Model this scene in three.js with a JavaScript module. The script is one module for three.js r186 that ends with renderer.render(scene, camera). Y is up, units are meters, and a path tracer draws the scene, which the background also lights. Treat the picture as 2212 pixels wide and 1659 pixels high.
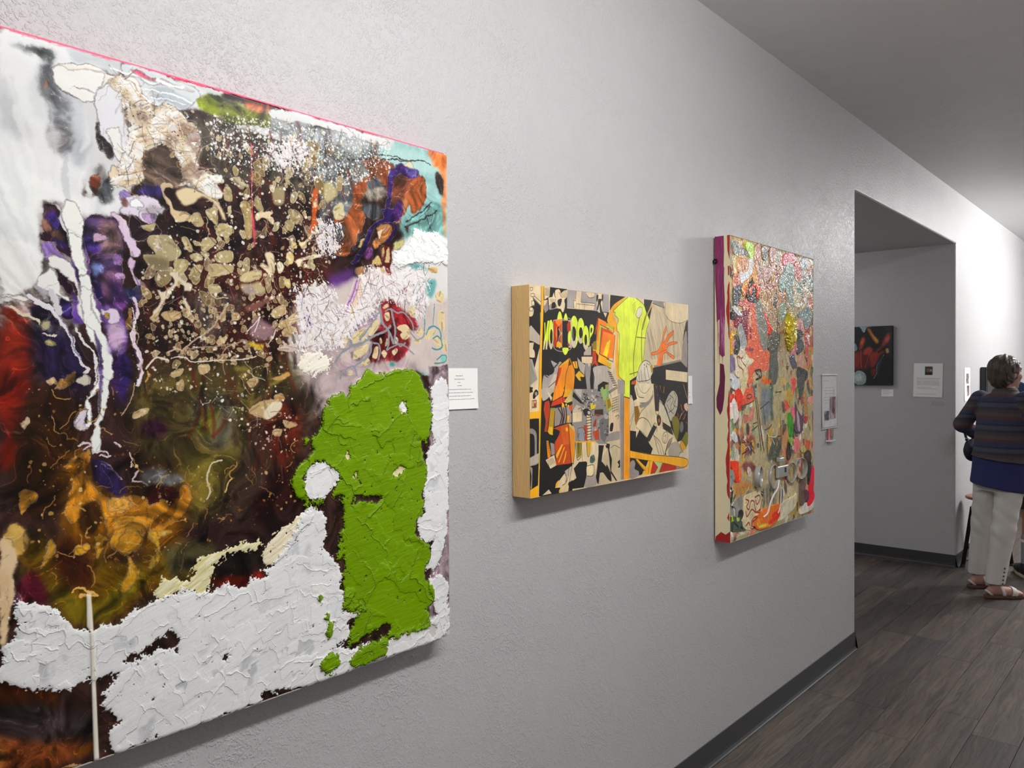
import * as THREE from 'three';
import { mergeGeometries } from 'three/addons/utils/BufferGeometryUtils.js';
import { RoundedBoxGeometry } from 'three/addons/geometries/RoundedBoxGeometry.js';
import { RectAreaLightUniformsLib } from 'three/addons/lights/RectAreaLightUniformsLib.js';

// ------------------------------------------------------------------ camera, exposure
// Wall with the paintings is the plane x = 0; the corridor runs along -z; y is up, metres.
const scene = new THREE.Scene();
const camera = new THREE.PerspectiveCamera(51.75, 2212 / 1659, 0.05, 60);
camera.position.set(1.49, 1.585, 0);
camera.rotation.set(-0.01222, 0.71526, -0.0047, 'YXZ');
const renderer = new THREE.WebGLRenderer({ antialias: true });
renderer.toneMapping = THREE.LinearToneMapping;
renderer.toneMappingExposure = 1.06;
renderer.shadowMap.enabled = true;
scene.background = new THREE.Color(0x000000);
RectAreaLightUniformsLib.init();

// ------------------------------------------------------------------ helpers
function rng(seed) { let s = seed >>> 0; return () => { s = (s + 0x6d2b79f5) | 0; let t = Math.imul(s ^ (s >>> 15), 1 | s); t = (t + Math.imul(t ^ (t >>> 7), 61 | t)) ^ t; return ((t ^ (t >>> 14)) >>> 0) / 4294967296; }; }
const R2 = rng(7), PERM = new Uint8Array(512), VAL = new Float32Array(256);
for (let i = 0; i < 256; i++) { PERM[i] = i; VAL[i] = R2() * 2 - 1; }
for (let i = 255; i > 0; i--) { const j = Math.floor(R2() * (i + 1)); const t = PERM[i]; PERM[i] = PERM[j]; PERM[j] = t; }
for (let i = 0; i < 256; i++) PERM[i + 256] = PERM[i];
function noise(x, y) {                                   // value noise, -1..1
  const ix = Math.floor(x), iy = Math.floor(y); let fx = x - ix, fy = y - iy;
  fx = fx * fx * (3 - 2 * fx); fy = fy * fy * (3 - 2 * fy);
  const X = ix & 255, X1 = (X + 1) & 255, Y = iy & 255, Y1 = (Y + 1) & 255;
  const a = VAL[PERM[PERM[X] + Y]], b = VAL[PERM[PERM[X1] + Y]], c = VAL[PERM[PERM[X] + Y1]], d = VAL[PERM[PERM[X1] + Y1]];
  return a + (b - a) * fx + (c - a + (a - b - c + d) * fx) * fy;
}
function fbm(x, y, n = 4) { let s = 0, a = 0.5; for (let i = 0; i < n; i++) { s += a * noise(x, y); x = x * 2.03 + 17.3; y = y * 2.03 + 5.1; a *= 0.5; } return s; }
const clamp = (x, a = 0, b = 1) => (x < a ? a : x > b ? b : x), sstep = (a, b, x) => { const t = clamp((x - a) / (b - a)); return t * t * (3 - 2 * t); }, lerp = (a, b, t) => a + (b - a) * t;
const hex = (h) => [parseInt(h.slice(1, 3), 16), parseInt(h.slice(3, 5), 16), parseInt(h.slice(5, 7), 16)];
const taken = new Map();
function numbered(n) { const k = taken.get(n) || 0; taken.set(n, k + 1); return k ? n + '_' + String(k).padStart(3, '0') : n; }
function tag(o, label, category, group) { o.userData.label = label; o.userData.category = category; if (group) o.userData.group = group; return o; }
function shade(o) { o.castShadow = true; o.receiveShadow = true; return o; }
function mesh(name, geo, mat, parent) { const m = shade(new THREE.Mesh(geo, mat)); m.name = parent && parent !== scene ? name : numbered(name); (parent || scene).add(m); return m; }
function thing(name, label, category, pos = [0, 0, 0], turn = 0, group) { const g = new THREE.Group(); g.name = numbered(name); g.position.set(...pos); g.rotation.y = turn; scene.add(g); return tag(g, label, category, group); }
function structure(name, geo, mat) { const m = mesh(name, geo, mat); m.name = name; m.userData.kind = 'structure'; return m; }
const box = (w, h, d, x = 0, y = 0, z = 0) => new THREE.BoxGeometry(w, h, d).translate(x, y, z);
const rbox = (w, h, d, r, x = 0, y = 0, z = 0) => new RoundedBoxGeometry(w, h, d, 2, r).translate(x, y, z);
const std = (color, roughness = 0.6, extra = {}) => new THREE.MeshStandardMaterial({ color, roughness, ...extra });
function phys(o) { return new THREE.MeshPhysicalMaterial(o); }
function uvMetres(geo, scale = 1) {                       // box-projected uv in metres
  const p = geo.attributes.position, n = geo.attributes.normal, uv = new Float32Array(p.count * 2);
  for (let i = 0; i < p.count; i++) {
    const ax = Math.abs(n.getX(i)), ay = Math.abs(n.getY(i)), az = Math.abs(n.getZ(i));
    const [u, v] = ax >= ay && ax >= az ? [p.getZ(i), p.getY(i)] : ay >= az ? [p.getX(i), p.getZ(i)] : [p.getX(i), p.getY(i)];
    uv[2 * i] = u / scale; uv[2 * i + 1] = v / scale;
  }
  geo.setAttribute('uv', new THREE.BufferAttribute(uv, 2)); return geo;
}
function dataTex(w, h, fn, srgb = false, wrap = true) {   // fn(x, y) -> [r, g, b] 0..255 or a grey number
  const d = new Uint8Array(w * h * 4);
  for (let y = 0; y < h; y++) for (let x = 0; x < w; x++) { const v = fn(x, y), o = (y * w + x) * 4; if (typeof v === 'number') d[o] = d[o + 1] = d[o + 2] = clamp(v, 0, 255); else { d[o] = clamp(v[0], 0, 255); d[o + 1] = clamp(v[1], 0, 255); d[o + 2] = clamp(v[2], 0, 255); } d[o + 3] = 255; }
  const t = new THREE.DataTexture(d, w, h); t.magFilter = THREE.LinearFilter; t.minFilter = THREE.LinearFilter; if (srgb) t.colorSpace = THREE.SRGBColorSpace;
  if (wrap) t.wrapS = t.wrapT = THREE.RepeatWrapping; t.needsUpdate = true; return t;
}
function newCanvas(w, h, fill) { const c = document.createElement('canvas'); c.width = w; c.height = h; const x = c.getContext('2d'); if (fill) { x.fillStyle = fill; x.fillRect(0, 0, w, h); } x.lineCap = 'round'; x.lineJoin = 'round'; return x; }
function canvasTex(x, srgb = true) { const t = new THREE.CanvasTexture(x.canvas); if (srgb) t.colorSpace = THREE.SRGBColorSpace; return t; }
// tileable noise: blends a field with its shifted self
function tile(w, fn) { return (x, y) => { const u = x / w, v = y / w; return fn(x, y) * (1 - u) * (1 - v) + fn(x - w, y) * u * (1 - v) + fn(x, y - w) * (1 - u) * v + fn(x - w, y - w) * u * v; }; }

// ------------------------------------------------------------------ lamps: two long ceiling strips along the corridor, one in the side passage
const CEIL = 3.045, HEAD = 2.625, Z1 = -4.71, Z2 = -7.19, RIGHT = 3.35, BACK = 2.6, FRONT = -13.2, REC = -2.6;
const lampColor = new THREE.Color(1.0, 0.99, 0.985);
function stripLamp(label, x, z, len, power, y = CEIL, along = true) {
  const g = thing('ceiling_strip_lamp', label, 'lamp', [x, y, z], along ? 0 : Math.PI / 2);
  mesh('housing', rbox(0.15, 0.035, len, 0.006, 0, -0.0175, 0), std(0xd8d8d6, 0.5), g);
  const sh = new THREE.Shape(); sh.moveTo(-0.06, 0); for (let i = 0; i <= 16; i++) { const a = Math.PI + (i / 16) * Math.PI; sh.lineTo(0.06 * Math.cos(a), 0.055 * Math.sin(a)); } sh.lineTo(-0.06, 0);
  const dif = new THREE.ExtrudeGeometry(sh, { depth: len - 0.06, bevelEnabled: false }).translate(0, -0.035, -(len - 0.06) / 2);
  mesh('lamp_diffuser', dif, new THREE.MeshStandardMaterial({ color: 0xf4f4f2, roughness: 0.5, emissive: lampColor, emissiveIntensity: 3 }), g);
  for (const s of [-1, 1]) mesh('end_cap', rbox(0.15, 0.085, 0.03, 0.006, 0, -0.05, s * (len / 2 - 0.015)), std(0xe0e0de, 0.5), g);
  for (const [a, wgt] of [[-1.2, 1], [0, 0.9], [1.2, 1]]) {
    const l = new THREE.RectAreaLight(lampColor, power * wgt, 0.075, len - 0.08);
    l.position.set(Math.sin(a) * 0.068, -0.035 - Math.cos(a) * 0.066, 0);
    // the light looks along its own -z: turn it down, then aside
    l.rotation.set(-Math.PI / 2, a, 0, 'ZYX'); const q = new THREE.Quaternion().setFromUnitVectors(new THREE.Vector3(0, 0, -1), new THREE.Vector3(0, -1, 0));
    l.quaternion.copy(new THREE.Quaternion().setFromAxisAngle(new THREE.Vector3(0, 0, 1), a).multiply(q));
    l.castShadow = true; g.add(l);
  }
  return g;
}
stripLamp('white ceiling strip lamp over the large abstract painting', 1.66, -1.42, 2.44, 53);
stripLamp('white ceiling strip lamp past the side opening, over the two visitors', 1.66, -8.7, 2.44, 116);

stripLamp('short ceiling strip lamp inside the side passage', -1.75, -5.95, 1.2, 18, HEAD, true);

// ------------------------------------------------------------------ room shell
const peel = dataTex(1024, 1024, tile(1024, (x, y) => { const n = fbm(x / 9, y / 9, 3) * 1.2 + fbm(x / 34, y / 30, 3); const b = sstep(0.15, 0.75, n); return 70 + 120 * b + 26 * fbm(x / 3, y / 3, 2); }));
const wallTone = dataTex(512, 512, tile(512, (x, y) => 249 + 4 * fbm(x / 70, y / 90, 4)), true);
const wallMat = std(new THREE.Color(0.51, 0.505, 0.51), 0.42, { map: wallTone, bumpMap: peel, bumpScale: 0.0019 });
const ceilMat = std(new THREE.Color(0.9, 0.9, 0.905), 0.5, { map: wallTone, bumpMap: peel, bumpScale: 0.002 });
function extrudeY(pts, y0, y1) {                         // plan polygon (x, z) raised from y0 to y1
  const s = new THREE.Shape(pts.map(([x, z]) => new THREE.Vector2(x, -z)));
  return new THREE.ExtrudeGeometry(s, { depth: y1 - y0, bevelEnabled: false }).rotateX(-Math.PI / 2).translate(0, y0, 0);
}
const arc = (cx, cz, r, a0, a1, n = 5) => Array.from({ length: n + 1 }, (_, i) => { const a = a0 + (a1 - a0) * i / n; return [cx + r * Math.cos(a), cz + r * Math.sin(a)]; });
const br = 0.012, PI = Math.PI;
// near stretch of the painted wall, bull-nosed at the opening
// (round only beside the opening; square above it, where the header carries on flush)
structure('wall_left', uvMetres(mergeGeometries([extrudeY([[0, BACK], ...arc(-br, Z1 + br, br, 0, -PI / 2), [-0.15, Z1], [-0.15, BACK]], 0, HEAD), extrudeY([[0, BACK], [0, Z1], [-0.15, Z1], [-0.15, BACK]], HEAD, CEIL)]), 0.42), wallMat);
structure('wall_left_far', uvMetres(mergeGeometries([extrudeY([...arc(-br, Z2 - br, br, PI / 2, 0), [0, FRONT], [-0.15, FRONT], [-0.15, Z2 - 0.15], [REC, Z2 - 0.15], [REC, Z2]], 0, HEAD), extrudeY([[0, Z2], [0, FRONT], [-0.15, FRONT], [-0.15, Z2]], HEAD, CEIL)]), 0.42), wallMat);
{ // header over the opening and the passage ceiling behind it
  const s = new THREE.Shape(); const q = [[0, CEIL], ...arc(-br, HEAD + br, br, 0, -PI / 2).map((p) => p), [REC, HEAD], [REC, HEAD + 0.1], [-0.15, HEAD + 0.1], [-0.15, CEIL]];
  q.forEach(([x, y], i) => (i ? s.lineTo(x, y) : s.moveTo(x, y)));
  structure('wall_left_header', uvMetres(new THREE.ExtrudeGeometry(s, { depth: Z1 - Z2, bevelEnabled: false }).translate(0, 0, Z2), 0.42), wallMat);
}
structure('wall_passage_near', uvMetres(box(-REC - 0.15, CEIL, 0.15, (REC - 0.15) / 2, CEIL / 2, Z1 + 0.075), 0.42), wallMat);
structure('wall_passage_end', uvMetres(box(0.15, CEIL, Z1 - Z2 + 0.3, REC - 0.075, CEIL / 2, (Z1 + Z2) / 2), 0.42), wallMat);
structure('wall_right', uvMetres(box(0.15, CEIL, BACK - FRONT, RIGHT + 0.075, CEIL / 2, (BACK + FRONT) / 2), 0.42), wallMat);
structure('wall_back', uvMetres(box(RIGHT + 0.3, CEIL, 0.15, RIGHT / 2, CEIL / 2, BACK + 0.075), 0.42), wallMat);
structure('wall_front', uvMetres(box(RIGHT + 0.3, CEIL, 0.15, RIGHT / 2, CEIL / 2, FRONT - 0.075), 0.42), wallMat);
structure('ceiling', uvMetres(box(RIGHT + 0.45, 0.12, BACK - FRONT + 0.3, RIGHT / 2 - 0.0, CEIL + 0.06, (BACK + FRONT) / 2), 0.6), ceilMat);

// cove base: 10 cm vinyl with a small toe
const baseMat = std(new THREE.Color(0.043, 0.043, 0.045), 0.5);
function coveBase(name, a, b, out) {                      // from a to b (x, z), out = unit vector away from the wall
  const prof = [[0, 0.1], [0.0028, 0.099], [0.0032, 0.03], [0.005, 0.014], [0.010, 0.005], [0.016, 0.0015], [0.016, 0], [0, 0]];
  const pos = [], len = Math.hypot(b[0] - a[0], b[1] - a[1]);
  const g = []; for (let i = 0; i < prof.length; i++) for (const e of [a, b]) pos.push(e[0] + out[0] * prof[i][0], prof[i][1], e[1] + out[1] * prof[i][0]);
  const idx = []; const flip = ((b[0] - a[0]) * out[1] - (b[1] - a[1]) * out[0]) > 0;
  for (let i = 0; i < prof.length - 1; i++) { const p = 2 * i; if (flip) idx.push(p, p + 2, p + 1, p + 1, p + 2, p + 3); else idx.push(p, p + 1, p + 2, p + 1, p + 3, p + 2); }
  for (const e of [0, 1]) for (let i = 1; i < prof.length - 1; i++) idx.push(e, 2 * i + e, 2 * i + 2 + e);
  const geo = new THREE.BufferGeometry(); geo.setAttribute('position', new THREE.Float32BufferAttribute(pos, 3)); geo.setIndex(idx);
  const ng = geo.toNonIndexed(); ng.computeVertexNormals(); ng.setAttribute('uv', new THREE.Float32BufferAttribute(new Float32Array(ng.attributes.position.count * 2), 2));
  return structure(name, ng, baseMat);
}
coveBase('baseboard_left', [0.0005, BACK], [0.0005, Z1 - 0.003], [1, 0]);
coveBase('baseboard_passage_near', [0.003, Z1 - 0.0005], [REC, Z1 - 0.0005], [0, -1]);
coveBase('baseboard_passage_far', [REC, Z2 + 0.0005], [0.003, Z2 + 0.0005], [0, 1]);
coveBase('baseboard_left_far', [0.0005, Z2 + 0.003], [0.0005, FRONT], [1, 0]);
coveBase('baseboard_right', [RIGHT - 0.0005, FRONT], [RIGHT - 0.0005, BACK], [-1, 0]);

// floor: vinyl planks parallel to the painted wall
{
  const W = 0.181, L = 1.22, gap = 0.0008, T = 0.006, FL = new THREE.Group(); FL.name = 'floor'; FL.userData.kind = 'structure'; scene.add(FL);
  const slab = mesh('slab', box(RIGHT - REC + 0.4, 0.1, BACK - FRONT + 0.3, (RIGHT + REC) / 2, -0.05 - T, (BACK + FRONT) / 2), std(new THREE.Color(0.02, 0.018, 0.016), 0.9), FL);
  const tones = [[80, 72, 65], [71, 63, 58], [86, 78, 70], [75, 68, 63], [68, 61, 57], [82, 73, 65]];
  const mats = tones.map((t, k) => {
    const tex = dataTex(192, 1024, (x, y) => {
      const gx = x / 192 * 9, gy = y / 1024 * 6;
      const wob = fbm(gx * 0.6 + k * 31, gy * 0.9 + 4, 3) * 1.6;
      const g1 = fbm((gx + wob) * 2.3 + k * 13.1, gy * 0.55 + k * 7, 4), g2 = fbm((gx + wob) * 9 + k * 3.3, gy * 1.1, 3), g3 = noise(x * 0.9, y * 0.05 + k * 50);
      const c = fbm(gx * 0.5 + 50 * k, gy * 0.7 + 9, 3), dk = sstep(0.28, 0.6, fbm(gx * 3.4 + 80 + k, gy * 1.3 + k * 9, 3));
      const m = 1 + 0.34 * g1 + 0.2 * g2 + 0.05 * g3 + 0.16 * c - 0.22 * dk;
      return [t[0] * m + 5 * c, t[1] * m, t[2] * m - 4 * c];
    }, true);
    return std(0xffffff, 0.5, { map: tex, bumpMap: tex, bumpScale: 0.0005 });
  });
  const pg = (() => { // chamfered plank, uv over its top
    const c = 0.0011, x = W / 2 - gap, z = L / 2 - gap, P = [], U = [], I = [];
    const ring = (dx, y) => [[-x + dx, y, -z + dx], [x - dx, y, -z + dx], [x - dx, y, z - dx], [-x + dx, y, z - dx]];
    const rings = [ring(0, -T), ring(0, -c), ring(c, 0)]; rings.forEach((r) => r.forEach((p) => { P.push(...p); U.push(p[0] / W + 0.5, p[2] / L + 0.5); }));
    for (let r = 0; r < 2; r++) for (let i = 0; i < 4; i++) { const a = r * 4 + i, b = r * 4 + (i + 1) % 4; I.push(a, a + 4, b, b, a + 4, b + 4); }
    I.push(8, 10, 9, 8, 11, 10);
    const g = new THREE.BufferGeometry(); g.setAttribute('position', new THREE.Float32BufferAttribute(P, 3)); g.setAttribute('uv', new THREE.Float32BufferAttribute(U, 2)); g.setIndex(I);
    const n = g.toNonIndexed(); n.computeVertexNormals(); return n;
  })();
  const rp = rng(41), rest = [[], [], [], [], [], []]; let count = 0;
  for (let r = 0; r < 36; r++) {
    const x = 0.016 + W * (r - 13 + 0.5), off = rp() * L;
    for (let k = -2; k < 14; k++) {
      const z = BACK - off - L * k, m = Math.floor(rp() * 6), turn = rp() < 0.5;
      if (z < FRONT - L / 2 || z > BACK + L / 2) continue;
      if (x < 0 && (z > Z1 + L / 2 || z < Z2 - L / 2)) continue;
      if (x > RIGHT || x < REC) continue;
      const dx = (x - 1.49), dep = dx * -0.656 + z * -0.755, lat = dx * 0.755 - z * 0.656;      // in or near the view: single planks
      if (dep > 0.8 && lat / dep > -0.2 && lat / dep < 0.95 && x > -1.3 && count < 298) { count++; const p = mesh('plank', pg, mats[m], FL); p.position.set(x, 0, z); if (turn) p.rotation.y = PI; }
      else rest[m].push(pg.clone().rotateY(turn ? PI : 0).translate(x, 0, z));
    }
  }
  rest.forEach((g, m) => { if (g.length) { const s = mesh('plank_field', mergeGeometries(g), mats[m], FL); s.userData.kind = 'stuff'; } });
}

// ------------------------------------------------------------------ painting tools: brush shapes on a colour canvas and a height canvas
function smoothPath(x, v, o, closed) {                    // Catmull-Rom through the points
  const n = (v.length - o) / 2, ix = closed ? (i) => (i + 2 * n) % n : (i) => clamp(i, 0, n - 1), X = (i) => v[o + 2 * ix(i)], Y = (i) => v[o + 2 * ix(i) + 1];
  x.beginPath(); x.moveTo(X(0), Y(0));
  for (let i = 0; i < (closed ? n : n - 1); i++) x.bezierCurveTo(X(i) + (X(i + 1) - X(i - 1)) / 6, Y(i) + (Y(i + 1) - Y(i - 1)) / 6, X(i + 1) - (X(i + 2) - X(i)) / 6, Y(i + 1) - (Y(i + 2) - Y(i)) / 6, X(i + 1), Y(i + 1));
  if (closed) x.closePath();
}
function straightPath(x, v, o) { x.beginPath(); x.moveTo(v[o], v[o + 1]); for (let i = o + 2; i < v.length; i += 2) x.lineTo(v[i], v[i + 1]); x.closePath(); }
function blurred(x, px, b, draw) {                        // draws with a soft edge, inside the box only
  const m = px * 3 + 6; x.save(); x.beginPath(); x.rect(b[0] - m, b[1] - m, b[2] - b[0] + 2 * m, b[3] - b[1] + 2 * m); x.clip(); x.filter = 'blur(' + px + 'px)'; draw(); x.filter = 'none'; x.restore();
}
function brush(r, cols, c, h) {                           // one traced shape: [kind, colour, blur or width, height, points]
  for (const [x, style] of [[c, cols[r[1]]], [h, 'rgb(' + r[3] + ',' + r[3] + ',' + r[3] + ')']]) {
    if (!x || (x === h && !r[3])) continue;
    x.fillStyle = x.strokeStyle = style;
    if (r[0] === 2) { smoothPath(x, r, 4, false); x.lineWidth = r[2]; x.stroke(); continue; }
    if (r[2] > 0.4) { blurred(x, r[2], box2([r]), () => { if (r[0] === 1) straightPath(x, r, 4); else smoothPath(x, r, 4, true); x.fill(); }); continue; }
    if (r[0] === 1) straightPath(x, r, 4); else smoothPath(x, r, 4, true);
    x.fill();
  }
}
function groups(list) { const out = {}; let cur = 0; out[0] = []; for (const r of list) { if (r[0] === 9) { cur = r[1]; out[cur] = out[cur] || []; } else out[cur].push(r); } return out; }
function warp(x, amp, scale, seed) {                      // stirs wet paint: shifts every pixel by smooth noise
  const W = x.canvas.width, H = x.canvas.height, im = x.getImageData(0, 0, W, H), s = im.data, d = new Uint8ClampedArray(s.length), S = new Uint32Array(s.buffer, s.byteOffset, W * H), D = new Uint32Array(d.buffer);
  const st = 4, gw = Math.ceil(W / st) + 2, gh = Math.ceil(H / st) + 2, ax = new Float32Array(gw * gh), ay = new Float32Array(gw * gh);
  for (let j = 0; j < gh; j++) for (let i = 0; i < gw; i++) { ax[j * gw + i] = amp * (fbm(i * st / scale + seed, j * st / scale, 3) * 1.6); ay[j * gw + i] = amp * (fbm(i * st / scale + seed + 91, j * st / scale + 33, 3) * 1.6); }
  for (let y = 0; y < H; y++) for (let q = 0; q < W; q++) {
    const i = q >> 2, j = y >> 2, fx = (q & 3) / 4, fy = (y & 3) / 4, k = j * gw + i;
    const dx = (ax[k] * (1 - fx) + ax[k + 1] * fx) * (1 - fy) + (ax[k + gw] * (1 - fx) + ax[k + gw + 1] * fx) * fy, dy = (ay[k] * (1 - fx) + ay[k + 1] * fx) * (1 - fy) + (ay[k + gw] * (1 - fx) + ay[k + gw + 1] * fx) * fy;
    const sx = clamp(Math.round(q + dx), 0, W - 1), sy = clamp(Math.round(y + dy), 0, H - 1);
    D[y * W + q] = S[sy * W + sx];
  }
  x.putImageData(new ImageData(d, W, H), 0, 0);
}
function maskOf(list, holes, W, H, blur) {                // coverage 0..1 of filled shapes
  const x = newCanvas(W, H, '#000');
  for (const [l, col] of [[list || [], '#fff'], [holes || [], '#000']]) for (const r of l) { x.fillStyle = x.strokeStyle = col; if (r[0] === 2) { smoothPath(x, r, 4, false); x.lineWidth = r[2]; x.stroke(); } else { if (r[0] === 1) straightPath(x, r, 4); else smoothPath(x, r, 4, true); x.fill(); } }
  const y = newCanvas(W, H, '#000'); y.filter = 'blur(' + blur + 'px)'; y.drawImage(x.canvas, 0, 0);
  const d = y.getImageData(0, 0, W, H).data, out = new Float32Array(W * H); for (let i = 0; i < out.length; i++) out[i] = d[4 * i] / 255; return out;
}
function box2(list) { let b = [1e9, 1e9, -1e9, -1e9]; for (const r of list) for (let i = 4; i < r.length; i += 2) { b[0] = Math.min(b[0], r[i]); b[1] = Math.min(b[1], r[i + 1]); b[2] = Math.max(b[2], r[i]); b[3] = Math.max(b[3], r[i + 1]); } return b; }
function scatter(list, W, H, n, rand) {                   // points inside a region
  const m = maskOf(list, null, W, H, 1), b = box2(list), out = []; let guard = 0;
  while (out.length < n && guard++ < n * 30) { const x = b[0] + (b[2] - b[0]) * rand(), y = b[1] + (b[3] - b[1]) * rand(); if (x < 0 || y < 0 || x >= W || y >= H) continue; if (m[(y | 0) * W + (x | 0)] > 0.5) out.push([x, y]); }
  return out;
}
function blob(x, y, a, b, rot, rand, n = 9, rough = 0.22) { const v = [0, 0, 0, 0]; for (let i = 0; i < n; i++) { const t = i / n * 2 * PI, k = 1 + (rand() - 0.5) * 2 * rough, px = Math.cos(t) * a * k, py = Math.sin(t) * b * k; v.push(x + px * Math.cos(rot) - py * Math.sin(rot), y + px * Math.sin(rot) + py * Math.cos(rot)); } return v; }
const mixc = (a, b, t) => [a[0] + (b[0] - a[0]) * t, a[1] + (b[1] - a[1]) * t, a[2] + (b[2] - a[2]) * t];
const css = (c, a = 1) => 'rgba(' + (c[0] | 0) + ',' + (c[1] | 0) + ',' + (c[2] | 0) + ',' + a + ')';
// palette-knife layer: overlapping flat strokes with raised rims; returns [height, tone] fields 0..1
function knife(mask, W, H, bb, n, angle, spread, len, wid, seed) {
  const kh = newCanvas(W, H, 'rgb(110,128,128)'), rand = rng(seed);
  const [x0, y0, x1, y1] = [Math.max(0, bb[0]), Math.max(0, bb[1]), Math.min(W - 1, bb[2]), Math.min(H - 1, bb[3])];
  for (let i = 0; i < n; i++) {
    const x = lerp(x0, x1, rand()), y = lerp(y0, y1, rand()); if (mask[(y | 0) * W + (x | 0)] < 0.25) continue;
    const a = angle + fbm(x / 220 + seed, y / 220, 2) * spread * 2.4 + (rand() - 0.5) * spread * 0.5, L = lerp(len[0], len[1], rand() * rand()), w = lerp(wid[0], wid[1], rand()), g = 70 + rand() * 90, t = 90 + rand() * 76;
    kh.save(); kh.translate(x, y); kh.rotate(a);
    const v = [0, 0, 0, 0]; const m = 7; for (let k = 0; k <= m; k++) v.push(-L / 2 + L * k / m, -w / 2 + (rand() - 0.5) * w * 0.3); for (let k = m; k >= 0; k--) v.push(-L / 2 + L * k / m + (rand() - 0.5) * 5, w / 2 + (rand() - 0.5) * w * 0.3);
    straightPath(kh, v, 4); kh.fillStyle = 'rgba(' + g + ',' + t + ',128,0.85)'; kh.fill();
    kh.lineWidth = 1.2 + rand() * 2.6; kh.strokeStyle = 'rgba(' + Math.min(255, g + 90) + ',' + (t + 20) + ',128,0.8)';
    kh.beginPath(); for (let k = 0; k <= m; k++) kh.lineTo(v[4 + 2 * k], v[5 + 2 * k]); if (rand() < 0.6) kh.stroke();
    kh.beginPath(); kh.moveTo(L / 2, -w / 2); kh.quadraticCurveTo(L / 2 + 3, 0, L / 2, w / 2); if (rand() < 0.6) kh.stroke();
    kh.restore();
  }
  warp(kh, 7, 26, seed); warp(kh, 2.2, 8, seed + 5);
  const d = kh.getImageData(0, 0, W, H).data, h = new Float32Array(W * H), t = new Float32Array(W * H); for (let i = 0; i < W * H; i++) { h[i] = d[4 * i] / 255; t[i] = d[4 * i + 1] / 255; } return [h, t];
}
function floatTex(W, H, f) { const d = new Float32Array(W * H * 4); for (let y = 0; y < H; y++) for (let x = 0; x < W; x++) { const o = ((H - 1 - y) * W + x) * 4; d[o] = d[o + 1] = d[o + 2] = f[y * W + x]; d[o + 3] = 1; } const t = new THREE.DataTexture(d, W, H, THREE.RGBAFormat, THREE.FloatType); t.magFilter = THREE.LinearFilter; t.needsUpdate = true; return t; }

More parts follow.
